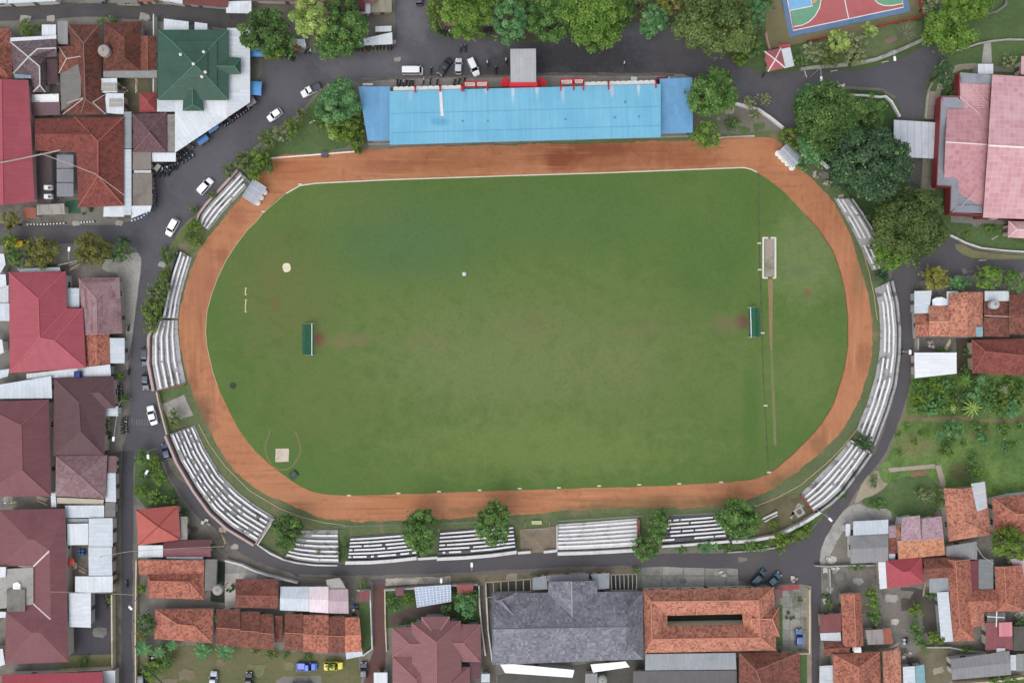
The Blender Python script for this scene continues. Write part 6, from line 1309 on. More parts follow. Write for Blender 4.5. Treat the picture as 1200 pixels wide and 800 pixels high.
shed('grey green stained roof in the bottom right corner', [(1191.5, 766), (1235, 764), (1235, 784), (1191.5, 786)], metal((130, 138, 134), .9, .7), 2.9, 3.1)
house('old orange tiled gable house between the alley and the leafy bush', [('gable', [(985.5, 696), (1009, 694), (1012, 756), (988, 757)], 3.4, 5.3, TERRA2, {'ax': 'v', 'ridge': ((1001, 695), (1003, 758)), 'cap': CO})])
house('maroon tin roofed annex beside the alley', [sh([(960, 720.5), (985.5, 718), (986.5, 740), (961, 741)], metal((130, 68, 68), .6, .4), 2.9, 3.3)])
house('pale blue grey tin roof below the maroon annex', [sh([(961, 741.5), (985, 740.5), (986, 751), (962, 750)], WHS, 2.7, 2.9)])
house('low brown tiled annex beside the alley', [('gable', [(965, 752), (997, 751), (996, 765), (966, 768)], 3.0, 4.0, TERRAD, {'ax': 'h'})])
t = thing('water_tank', 'white box tank on the tile ridge beside the alley', 'tank', P(1004, 760, 3)); MB().box(tuple(P(1004, 760, 4.0)), (1.5, 1.2, 1.2)).build('body', plain((226, 226, 222)), t); MB().box(tuple(P(1004, 760, 4.63)), (.6, .5, .06)).build('lid', plain((200, 200, 198)), t); MB().box(tuple(P(1004, 760, 1.7)), (1.0, 1.0, 3.4)).build('stand', plain((150, 146, 140)), t)
house('orange tiled hipped house at the bottom edge beside the alley', [
    ('hip', [(976, 766), (1031, 763), (1034, 845), (978, 845)], 3.5, 6.2, TERRA2, {'ax': 'v', 'ridge': ((1006, 782), (1007, 815)), 'cap': CO}),
    ('shed', [(1034.5, 763), (1055, 760), (1058, 845), (1037, 845)], 3.2, 4.2, TERRA, {'h': (4.3, 3.2, 3.2, 4.3), 'cap': None, 'win': False})])
canopy('pale grey canopy at the bottom edge beside the alley', [(960.5, 780), (976, 779), (978, 830), (960, 830)], WHS, 2.6, 2.9, 'w')
shed('rusty and grey striped shed in the gravel yard', [(1014, 738), (1044, 736), (1046, 754), (1017, 755)], metal((150, 140, 138), 3.4, .5, .6, .5), 2.6, 2.9)
shed('rust red tin sheet roof on the striped shed side', [(1035, 736), (1043.5, 735.5), (1047, 753), (1036.5, 754.5)], RUSTM, 2.95, 3.15)
shed('white tin roof at the bottom edge beside the teal roof', [(1058, 781), (1072, 780), (1075, 840), (1060, 840)], WHB, 2.8, 3.0, 'w')
shed('teal tin roof at the bottom edge', [(1072.5, 780), (1083, 778), (1087, 840), (1075.5, 840)], TEAL, 2.6, 2.8, 'e')

# --- right middle block
shed('white tin roof at the street corner of the orange tiled row', [(1071.5, 341), (1092, 340.5), (1088.5, 367), (1071.5, 367.5)], WHB, 3, 3.3, 'w')
house('white arched canopy between white tin roofs', [('custom', [(1092.5, 351, 3.0), (1097, 348.5, 3.5), (1104, 348, 3.5), (1111.5, 351.5, 3.0), (1111.5, 358, 3.0), (1104, 358, 3.5), (1097, 358, 3.5), (1092.5, 358, 3.0)], 0, 0, metal((214, 228, 240), 1, .1), {'faces': [(0, 1, 6, 7), (1, 2, 5, 6), (2, 3, 4, 5)], 'eave': [0, 3, 4, 7], 'open': True, 'th': .06})], 'canopy', 'canopy', oh=.1)
shed('right white tin roof in front of the orange tiled row', [(1109.5, 341.5), (1123, 341), (1122, 357), (1109.5, 356.5)], WHB, 3, 3.3)
house('orange tiled house with stepped wings beside the right street', [
    ('gable', [(1073, 367.5), (1088.5, 367.5), (1089, 394), (1073.5, 394)], 3.2, 4.4, TERRA2, {'ax': 'h', 'ridge': ((1073, 381), (1089, 381)), 'cap': CO}),
    ('gable', [(1088.8, 358), (1112, 358.5), (1112, 394), (1089, 394)], 3.5, 5.0, TERRA, {'ax': 'h', 'ridge': ((1088.8, 377), (1112, 377)), 'cap': (226, 170, 140), 'win': False}),
    ('gable', [(1112, 344), (1152, 342), (1152, 394.5), (1112, 394.5)], 3.6, 5.8, TERRA, {'ax': 'v', 'ridge': ((1134, 342), (1134, 394))})])
shed('tiny bluish skylight hut at the corner of the orange tiled house', [(1143.5, 383), (1151.5, 383), (1151.5, 394.5), (1143.5, 394.5)], TEAL, 4.5, 4.7)
house('dark terracotta house right of the orange tiled house', [
    ('gable', [(1153.5, 353), (1183, 353), (1183, 372), (1154, 371)], 3.4, 4.6, TERRAD, {'ax': 'h', 'ridge': ((1154, 370), (1183, 371)), 'cap': (210, 190, 180)}),
    ('gable', [(1183.3, 345), (1235, 343), (1235, 392), (1183.3, 392)], 3.5, 5.6, TERRAD, {'ax': 'h'}), ('shed', [(1153.5, 372), (1183, 372), (1183, 395), (1153.5, 394)], 3, 4.2, TERRAD, {'h': (4.3, 4.3, 3.0, 3.0)})])
shed('white tin roof above the dark terracotta house', R4(1154, 341, 1182.5, 352.6), WHM, 3.2, 3.4, 'n')
house('rust brown tiled hipped house beside the wild garden', [('hip', [(1139, 398), (1230, 396), (1230, 441), (1140, 437)], 3.6, 5.8, REDT, {'ax': 'h', 'ridge': ((1155, 412), (1205, 417)), 'cap': (160, 96, 86)})])
house('pale flat metal roof at the edge of the wild garden', [sh([(1071.5, 413), (1121, 413), (1121, 437.5), (1072, 443)], metal((218, 222, 228), 1.0, .15), 3.4, 3.7, 'w')])

# --- upper right
GUT = rough((146, 150, 160), (130, 136, 146), (112, 116, 124), .4, 2, .5)
house('large pink tiled meeting hall at the right edge with grey gutters', [
    ('gable', [(1163, 87.5), (1240, 92), (1240, 258), (1152, 255)], 5.4, 8.6, PINKM, {'ax': 'h', 'ridge': ((1158, 170.5), (1240, 175)), 'cap': (238, 226, 226), 'cr': .22}),
    ('gable', [(1110, 128), (1161, 126), (1152, 244), (1106, 215)], 4.2, 6.6, rough((184, 126, 133), (174, 116, 124), (208, 170, 176), .25, 2.2, .3, 1.15), {'ax': 'h', 'ridge': ((1108, 166.5), (1157, 169.5)), 'cap': (232, 216, 216), 'cr': .16, 'foot': [(1105, 117), (1124, 117), (1124, 129), (1160, 129), (1152, 247), (1117, 246), (1117, 216), (1102, 214)], 'oh': .1, 'win': False}),
    ('flat', [(1125, 86), (1163, 88), (1163, 130), (1125, 128)], 4.0, 4.0, PINKM, {'wall': True, 'foot': [(1127, 89), (1161, 89), (1161, 135), (1127, 135)], 'oh': .1, 'win': False}),
    ('flat', [(1104, 116), (1124, 116), (1124, 129), (1161, 129), (1153, 249), (1115.5, 248), (1115.5, 217.5), (1100, 215.5)], 4.13, 4.13, GUT, {'wall': False, 'name': 'gutter'}),
    ('shed', [(1124.5, 85), (1164, 88), (1163, 99), (1127, 97)], 4.5, 4.5, GUT, {'h': (4.7, 4.7, 4.3, 4.3), 'wall': False, 'name': 'gutter'}),
    ('shed', [(1103.5, 112.5), (1122, 112.5), (1131, 127), (1108, 126)], 4.5, 4.5, GUT, {'h': (4.8, 4.8, 4.5, 4.5), 'wall': False, 'name': 'gutter'}),
    ('shed', [(1103, 115), (1109.5, 126), (1106, 214), (1098, 216)], 4.4, 4.4, GUT, {'h': (4.7, 4.5, 4.5, 4.7), 'wall': False, 'name': 'gutter'}),
    ('shed', [(1106, 208), (1124, 209), (1122, 218.5), (1098, 217)], 4.4, 4.4, GUT, {'h': (4.66, 4.66, 4.6, 4.6), 'wall': False, 'name': 'gutter'}),
    ('shed', [(1115, 218.6), (1124, 217), (1122, 241), (1114, 248)], 4.4, 4.4, GUT, {'h': (4.64, 4.5, 4.5, 4.64), 'wall': False, 'name': 'gutter'}),
    ('shed', [(1122, 240.5), (1151.5, 241), (1151.5, 250), (1115, 249)], 4.4, 4.4, GUT, {'h': (4.6, 4.6, 4.7, 4.7), 'wall': False, 'name': 'gutter'}),
    ], 'hall', 'meeting_hall', (122, 56, 58), .5)
t2 = COL.objects['meeting_hall']
bb = MB()
for q in ((1140, 108, 1159, 108), (1139, 114, 1159, 114), (1137, 120, 1159, 120.5), (1136, 126, 1158, 126.5), (1128, 99, 1140, 104)): bb.tube([P(q[0], q[1], 4.3), P(q[2], q[3], 4.3)], .09, 5)
bb.tube([P(1124, 113, 4.75), P(1146, 132, 4.5), P(1154, 146, 4.9)], .14, 5); bb.tube([P(1139, 100, 4.4), P(1158, 122, 4.6)], .1, 5); bb.tube([P(1126, 242, 4.5), P(1140, 228, 5.0)], .1, 5)
bb.build('rib', plain((206, 176, 178)), t2)
b = MB()
ln = [(1125, 85.5), (1124, 114), (1103, 114), (1098, 217.5), (1114.5, 218.5), (1113.5, 249.5), (1152, 251.5)]
pts = [P(x, y, 4.9) for x, y in ln]; L1 = []; R1 = []
for i, p in enumerate(pts): L1.append(Vector((p.x, p.y, 0)));
for i in range(len(pts) - 1):
    a, c = pts[i], pts[i + 1]; d = (c - a); d.z = 0; d.normalize(); nn = Vector((d.y, -d.x, 0)) * .18
    bb = MB(); ribbon_wall(bb, [a - d * .09, c + d * .09], [a + nn - d * .09, c + nn + d * .09], 4.95 + .01 * i, 2.6); bb.build('fascia', plain((132, 58, 60)), t2)
shed('white flat porch roof at the head of the pink hall', R4(1146, 75, 1164, 87), WHM, 3.2, 3.4, 'n')
house('narrow pink roof corner at the right edge above the pink hall', [sh([(1197, 66), (1235, 64), (1235, 88), (1196.5, 87.5)], PINKM, 4, 4.6, 'w')])
house('small pink roof corner at the right edge below the pink hall', [('hip', [(1182, 259), (1240, 260), (1240, 282), (1181, 278)], 3.6, 5, PINKM, {'ax': 'h', 'cap': (232, 216, 216)})])
t = canopy('grey white ribbed car port roof in front of the pink hall', [(1047.5, 140.5), (1096, 143.5), (1094, 186), (1047, 183.5)], metal((186, 192, 202), 1.6, .4, .45, .5), 3.0, 3.0, 'w', 'car port', 'car_port')
house('small guard hut with pink pyramid roof and white side roof', [('pyr', [(896, 60.5), (915, 56.5), (920, 79.5), (900, 84)], 3.0, 4.6, metal((186, 92, 100), .6), {'apex': (908.5, 70), 'cap': (236, 228, 224), 'cr': .16}), ('shed', [(915.5, 57.5), (926, 55.5), (931, 77.5), (920.5, 80)], 2.6, 2.9, WHM, {'h': (2.9, 2.6, 2.6, 2.9), 'win': False, 'name': 'side_roof'}), ('shed', [(912, 53), (926, 51.5), (926.5, 55), (913, 56.5)], 2.4, 2.5, metal((196, 60, 84), .6), {'h': (2.5, 2.5, 2.55, 2.55), 'win': False, 'name': 'awning'})], 'hut', 'guard_hut')
shed('white flat roofed kiosk under the big tree at the top', [(337, 51), (346, 46), (357, 46), (359, 55)], WHM, 2.5, 2.7)
house('long white parking canopy beside the north road', [sh([(421, 46.5), (459.5, 38), (460, 52), (415, 54)], WHM, 2.7, 3.0, 's', th=.08), sh([(440, 31), (459, 30.5), (458.5, 37), (440, 37.5)], WHM, 2.8, 3.0, 'n', th=.08)], 'canopy', 'canopy', None, .15, open_=True)
house('maroon roofed house beyond the big trees at the top', [('hip', [(402, -26), (428, -26), (428, 14), (400, 12)], 3.8, 6, metal((112, 56, 60), .8)), ('flat', [(428.5, -20), (434, -20), (434, 16), (424, 16)], 3.2, 3.2, WHM, {'win': False})])
shed('white courtyard wall roof beside the north road', [(434.5, 0), (459, -1), (459, 14), (434, 15)], metal((150, 146, 120), 1.2, .6), 2.4, 2.6)
house('dark brown shed roof behind the lime green tree', [sh([(345, -10), (392, -10), (395, 14), (350, 14)], metal((72, 58, 54), .8, .5), 3, 3.5)])
canopy('dark grey metal canopy behind the trees at the top', [(1098, -14), (1116, -14), (1114, 13), (1100, 12)], GREYD, 2.8, 3.0)

# --- round tanks
def tank(x, y, r, z, label, col):
    t = thing('water_tank', label, 'tank', P(x, y)); c = P(x, y, z + 1.4); R = r * S * (CAM - z - 1.4) / CAM
    MB().lathe((c.x, c.y, z), [(R * .96, 0), (R, .15), (R, 1.2), (R * .93, 1.35), (R * .5, 1.5), (.12, 1.55)], 24).build('body', rough(col, tuple(int(v * .9) for v in col), tuple(int(v * .72) for v in col), 1.2, 4, .5), t)
    MB().lathe((c.x, c.y, z + 1.5), [(.3, 0), (.3, .12), (.05, .15)], 12).build('lid', plain((136, 132, 126)), t)
    b = MB()
    for a in range(4): b.tube([(c.x + R * .6 * math.cos(a * 1.571 + .4), c.y + R * .6 * math.sin(a * 1.571 + .4), 0), (c.x + R * .6 * math.cos(a * 1.571 + .4), c.y + R * .6 * math.sin(a * 1.571 + .4), z)], .09, 6)
    b.build('stand', plain((120, 118, 114)), t)
tank(121, 59, 7, 4.5, 'round grey concrete tank between two brown tiled roofs', (168, 162, 154)); tank(254.5, 691.5, 6, 4, 'round grey tank beside the dark green yard', (166, 162, 152)); tank(1166.5, 356.5, 5.5, 4.2, 'pale round tank over the dark terracotta roof', (176, 182, 186))

# ------------------------------------------------------------------ walls, fences
GW = rough((172, 170, 164), (152, 150, 144), (112, 110, 102), .6, 2.4, .6); CRW = rough((206, 192, 164), (190, 176, 150), (150, 138, 116), .6, 2.4, .5); DG = rough((118, 116, 108), (100, 98, 92), (78, 80, 66), .6, 2.4, .6)
wall([(860, 122), (874, 126), (888, 129.5), (902, 139), (917, 151)], 'white curved low wall at the road junction behind the upper right bend', WW, .9, .5)
wall([(938.5, 170), (948, 178), (958, 188), (970, 198)], 'white broken low wall under the dark trees beside the team shelter', WW, 1.2, .4)
wall([(937, 82), (965, 79), (992, 77)], 'grey low retaining wall along the junction road beside the guard hut', GW, .8, .7)
wall([(997, 77), (1025, 71), (1046, 63), (1060, 57), (1080, 48)], 'long stone retaining wall curving along the road below the sports court', GW, .9, .7)
wall([(991, 112.5), (1010, 113), (1030, 115), (1036, 114), (1043, 120), (1048, 129), (1053, 138)], 'white low wall along the corner lawn of the dark trees', WW, .9, .35)
wall([(1083, 140), (1085, 118), (1087, 106), (1091, 98)], 'pale kerb wall beside the forecourt of the pink hall', GW, .7, .35)
wall([(1098, 80), (1104, 71)], 'short pale kerb wall below the conifer by the junction', GW, .6, .3)
wall([(1116, 61.5), (1128, 58), (1145, 52.5), (1160, 49.5), (1180, 47.5), (1205, 48)], 'pale low wall along the upper right road edge of the lawn', GW, .7, .3)
wall([(1112, 276), (1130, 285), (1148, 291), (1175, 294), (1200, 295.5)], 'white fence wall along the lawn below the pink hall', WW, .9, .22)
wall([(1130, 18), (1150, 19), (1165, 16), (1176, 8), (1178, -8)], 'curved tan wall beneath the bright green trees at the top right', DG, .9, .5)
wall([(266, 655), (285, 660), (300, 667), (315, 672), (350, 681)], 'white curved garden wall along the lower left bend of the road', WW, 1.3, .3)
wall([(451, 689), (500, 686), (530, 683.5), (560, 682.5)], 'pale garden wall of the villa along the bottom road', GW, 1.5, .35)
wall([(561.5, 684), (562.5, 710), (565, 735), (569, 765)], 'white side wall between the villa garden and the dirt alley', WW, 1.4, .22)
wall([(569.5, 683), (572, 735), (577, 772)], 'white wall between the dirt alley and the slate hall', WW, 1.4, .22)
wall([(419.5, 690), (434.5, 689.5), (435.5, 720), (437, 758), (426, 766)], 'white wall around the narrow lawn beside the brick driveway', WW, 1.1, .2)
wall([(451.5, 691), (452, 730), (453.5, 762)], 'tan edge wall on the villa side of the brick driveway', CRW, .7, .2)
wall([(945.5, 688), (945.8, 730), (945.5, 762), (931, 762.5)], 'cream boundary wall of the car yard along the alley', CRW, 1.8, .3)
wall([(135, 694), (135.3, 735), (135.6, 780), (72, 783.5)], 'cream boundary wall around the asphalt yard by the left street', CRW, 1.8, .25)
wall([(777, 637.5), (815, 634), (852, 632.5)], 'weathered white wall behind the darker weathered bleacher', WW, 1.0, .5)
wall([(856, 633), (877, 632), (889, 629.5), (906, 626.5), (922, 619.5), (940, 610.5), (959, 598)], 'peeling white wall curving on the bank beside the broad round tree', WW, 1.6, .6)
wall([(852, 646.5), (875, 645), (888, 643.5), (915, 640)], 'thin whitish kerb wall along the outer road below the bank', GW, .5, .25)
wall([(490, 653.5), (500, 653), (513, 652)], 'short white wall piece below the first rounded tree', WW, .9, .5)
wall([(607, 646.5), (622, 645.5)], 'short white wall piece left of the tiled gap', WW, .9, .5); wall([(637, 645.5), (652, 644)], 'short white wall piece right of the tiled gap', WW, .9, .5)
wall([(186, 459), (190, 478), (198, 508)], 'cream wall between the street and the cracked concrete slab', CRW, 1.3, .22)
wall([(322, 607), (303, 637), (318, 647), (333, 654)], 'white low wall around the dark tree beside the tall bleacher', WW, .9, .3)
wall([(72, 311.5), (95, 306), (134, 305.5)], 'grey front wall below the yellow trees on the left side street', GW, 1.5, .25)
wall([(144, 348), (144.5, 390)], 'tan gutter wall beside the faded pinkish roof', CRW, 1.1, .5)
wall([(184.5, 21), (184.5, 60), (184.3, 112)], 'white side wall between the brown house and the green mosque', WW, 2.2, .15)
wall([(162, 655), (161.5, 690), (161, 740), (161.5, 800)], 'cream broken wall along the right side of the left street', CRW, 1.1, .22)
wall([(953, 661), (968, 662), (990, 661), (1022, 660.5)], 'whitish wall below the concrete apron', GW, 1.2, .2)
wall([(970, 664), (971, 693)], 'short whitish wall beside the pale yard', GW, 1.2, .2)
wall([(1072.5, 396), (1072.5, 411)], 'grey wall on the street side of the walled yard', GW, 1.5, .25)
wall([(1069, 358), (1070, 385), (1070.5, 396)], 'tan kerb wall in front of the orange tiled row', GW, .6, .5)
wall([(1083, 756), (1110, 756), (1130, 760), (1154, 762)], 'cracked grey wall above the dirt yard', GW, 1.2, .25)
wall([(1115, 799), (1160, 796), (1195, 791)], 'cream wall below the wide grey asbestos roof', CRW, 1.4, .4)
wall([(1158, 582.5), (1160, 583), (1180, 578.5), (1202, 576)], 'white wall behind the orange tiled house at the right edge', WW, 1.5, .25)
RF = plain((150, 66, 58))
rail([(944.5, 50), (957, 47.5), (969, 44.8)], 'short rusty red fence below the sports court', RF, 1.6, 1.4, 'fence', 'fence', 4, .09, .1)
rail([(1025.5, 33), (1050, 27.5), (1080, 21), (1076, 5), (1073, -12)], 'long rusty red fence around the right corner of the sports court', RF, 1.6, 1.4, 'fence', 'fence', 4, .1, .11)
rail([(896, 40), (898.5, 52), (901, 60)], 'thin pale red fence leading to the guard hut', plain((190, 150, 144)), 1.4, 1.4, 'fence', 'fence', 3, .08, .09)

def cable(pts, label, r=.05, colr=(170, 160, 150)):
    t = thing('cable', label, 'cable', P(pts[0][0], pts[0][1], 0)); out = []
    V = [P(*q) for q in pts]
    for a, c in zip(V, V[1:]):
        for i in range(9):
            u = i / 8; p = a.lerp(c, u); p.z -= .6 * 4 * u * (1 - u) * min(1, (c - a).length / 25); out.append(p)
    MB().tube(out, r, 5).build('wire', plain(colr), t)
    for q in (V[0], V[-1]): MB().box(tuple(q), (.18, .18, .18)).build('anchor', plain((150, 146, 140)), t)
cable([(-8, 192, 8.4), (45, 181.5, 6.2), (70, 176, 6.4)], 'thick pale pipe line crossing the big crimson hall roof', .17)
cable([(48, 180, 6.6), (84, 193, 7.4), (112, 204, 8.2), (146, 229, 6.0)], 'pale cable sagging over the big red tiled house', .09)
cable([(262, 640, 5), (150, 646, 6), (118, 652, 6)], 'thin wire crossing the left street above the white roofs')
cable([(1144, 640, 5), (1152, 652, 5), (1164, 660, 4.5)], 'loose hose hanging by the leafy tree at the lower right', .08)
cable([(161, 774, 5), (172, 783, 5), (192, 802, 5)], 'dark cable at the bottom of the left street', .12, (60, 58, 56))
cable([(60, 693, 7.5), (160, 697, 6)], 'thin pale wire over the long maroon roof')
random.seed(33)
def junk(x, y, kind, label):
    c = P(x, y); t = thing(kind, label, kind.replace('_', ' '), c)
    if kind == 'rubble_pile':
        for k in range(7): MB().box((c.x + random.uniform(-.9, .9), c.y + random.uniform(-.7, .7), .2), (random.uniform(.4, .9), random.uniform(.3, .7), random.uniform(.25, .45)), random.uniform(0, 3)).build('lump', plain(random.choice(((176, 170, 160), (140, 134, 126), (196, 192, 184)))), t)
    elif kind == 'plank_stack':
        a = random.uniform(0, 3)
        for k in range(5): MB().box((c.x + random.uniform(-.2, .2), c.y + k * .3 - .6, .12 + .05 * (k % 2)), (2.6, .22, .12), a + random.uniform(-.1, .1)).build('plank', plain(random.choice(((168, 150, 124), (196, 184, 164), (128, 112, 94)))), t)
    elif kind == 'flower_pots':
        for k in range(6):
            q = (c.x + random.uniform(-1, 1), c.y + random.uniform(-.8, .8), 0); MB().lathe(q, [(.16, 0), (.24, .4), (.2, .4), (.02, .36)], 9).build('pot', plain(random.choice(((150, 84, 62), (196, 196, 192), (70, 70, 72)))), t); MB().lathe((q[0], q[1], .38), [(.1, 0), (.34, .15), (.28, .4), (.05, .6)], 7).build('plant', LM['mid'], t)
    elif kind == 'barrels':
        for k in range(4):
            q = (c.x + (k % 2) * .8, c.y + (k // 2) * .8, 0); MB().lathe(q, [(.32, 0), (.34, .1), (.34, .8), (.3, .88), (.05, .86)], 12).build('barrel', plain(random.choice(((60, 100, 160), (190, 190, 186), (90, 70, 60)))), t)
    elif kind == 'washing_line':
        MB().tube([(c.x - 2, c.y, 1.8), (c.x + 2, c.y + .3, 1.8)], .03, 4).build('line', plain((200, 200, 196)), t)
        for s_ in (-2, 2): MB().tube([(c.x + s_, c.y + (s_ + 2) * .075, 0), (c.x + s_, c.y + (s_ + 2) * .075, 1.85)], .05, 5).build('post', plain((130, 126, 120)), t)
        for k in range(5): MB().box((c.x - 1.6 + k * .75, c.y + .05 + k * .05, 1.4), (.5, .3, .7), .07).build('garment', plain(random.choice(((206, 90, 84), (86, 110, 170), (226, 226, 222), (220, 190, 90), (70, 70, 80)))), t)
for x, y, k, lab in ((971, 656, 'rubble_pile', 'pile of pale rubble at the corner of the alley'), (978, 668, 'rubble_pile', 'pile of pale rubble in the pale yard by the alley'), (966, 700, 'flower_pots', 'flower pots in the pale yard above the maroon annex'), (1058, 752, 'barrels', 'barrels beside the orange gable at the gravel yard'), (1062, 766, 'rubble_pile', 'dark rubble beside the teal roof'), (1047, 758, 'plank_stack', 'plank stack at the end of the striped shed'), (1083, 690, 'plank_stack', 'plank stack below the grey corrugated patch'), (1090, 682, 'barrels', 'barrels under the crimson roof corner'), (1168, 745, 'washing_line', 'washing line over the maroon tin roof yard'), (1192, 718, 'rubble_pile', 'rubble in the right edge yard above the dark roof'), (1090, 404, 'rubble_pile', 'broken rubble in the walled yard'), (1110, 405, 'plank_stack', 'plank stack in the walled yard'), (1132, 412, 'flower_pots', 'flower pots beside the flat metal roof'), (88, 662, 'rubble_pile', 'rubbish heap near the coral red parasol'), (98, 668, 'plank_stack', 'plank stack in the rubbish yard'), (95, 648, 'barrels', 'barrels at the wall of the rubbish yard'), (146, 105, 'rubble_pile', 'rubbish heap in the dirt court'), (160, 100, 'plank_stack', 'plank stack in the dirt court'), (142, 97, 'flower_pots', 'flower pots in the dirt court by the skylights'), (104, 247, 'flower_pots', 'flower pots below the big red tiled house'), (50, 586, 'plank_stack', 'plank stack between the two maroon roofs at the left edge'), (15, 588, 'washing_line', 'washing line between the two maroon roofs at the left edge'), (271, 688, 'flower_pots', 'flower pots on the tan yard'), (415, 713, 'barrels', 'blue and white barrels beside the mauve shop'), (242, 612, 'rubble_pile', 'rubble behind the red pyramid roof'), (262, 628, 'plank_stack', 'plank stack on the dusty shoulder'), (845, 671, 'rubble_pile', 'crumbled stones on the stained concrete yard'), (931, 679, 'rubble_pile', 'pale rubble at the mouth of the alley'), (926, 720, 'flower_pots', 'flower pots in the stained car yard'), (60, 313, 'flower_pots', 'flower pots at the front of the crimson roofed house'), (88, 312, 'plank_stack', 'plank stack behind the grey front wall'), (126, 470, 'flower_pots', 'flower pots on the porch side of the dark brown house'), (128, 512, 'flower_pots', 'flower pots in the narrow garden of the dark brown house'), (958, 205, 'rubble_pile', 'broken concrete below the broken white wall'), (970, 214, 'rubble_pile', 'scattered concrete lumps above the crumbling bleacher'), (1060, 640, 'barrels', 'barrels at the side of the pink and orange house'), (1124, 662, 'flower_pots', 'flower pots on the slab by the leafy tree'), (176, 773, 'barrels', 'pale barrels under the banana plants')):
    junk(x, y, k, lab)
# ------------------------------------------------------------------ vehicles
RUB = plain((26, 26, 28), .8); RIM = plain((150, 152, 156), .4); LAMP = plain((226, 230, 232), .3); RLAMP = plain((150, 30, 30), .4); BLK = plain((34, 35, 38), .6)
def ring(x, w, z0, z1, tw, r=.12):
    return [(x, -w + r, z0), (x, -w, z0 + r), (x, -w, (z0 + z1) / 2), (x, -tw, z1 - .05), (x, -tw + .12, z1), (x, tw - .12, z1), (x, tw, z1 - .05), (x, w, (z0 + z1) / 2), (x, w, z0 + r), (x, w - r, z0)]
KIND = {  # L, W, hull stations (x fraction, width factor, top z), cabin base x0,x1, cabin roof x0,x1, belt z, roof z
 'mpv': (4.4, 1.74, [(-.5, .80, .72), (-.485, .92, .95), (-.40, 1, 1.0), (.10, 1, 1.0), (.22, 1, .98), (.40, .97, .88), (.475, .86, .76), (.5, .70, .6)], -.47, .25, -.42, .10, .98, 1.68),
 'hatch': (3.8, 1.66, [(-.5, .8, .72), (-.48, .92, .92), (-.38, 1, .96), (.10, 1, .96), (.24, 1, .93), (.40, .96, .84), (.475, .85, .72), (.5, .7, .6)], -.46, .22, -.36, .05, .94, 1.5),
 'sedan': (4.6, 1.76, [(-.5, .8, .8), (-.48, .92, .95), (-.33, 1, .98), (.0, 1, .94), (.2, 1, .92), (.40, .96, .84), (.475, .85, .72), (.5, .7, .6)], -.34, .22, -.20, .06, .92, 1.45),
 'van': (4.9, 1.8, [(-.5, .92, 1.1), (-.48, 1, 1.15), (-.3, 1, 1.15), (.2, 1, 1.15), (.38, 1, 1.12), (.46, .95, 1.0), (.49, .88, .85), (.5, .78, .7)], -.485, .44, -.47, .34, 1.12, 1.95),
 'pickup': (4.8, 1.76, [(-.5, .95, .62), (-.49, 1, .66), (-.2, 1, .66), (.05, 1, .95), (.22, 1, .95), (.40, .97, .9), (.475, .88, .78), (.5, .75, .6)], -.08, .24, -.05, .12, .94, 1.65),
}
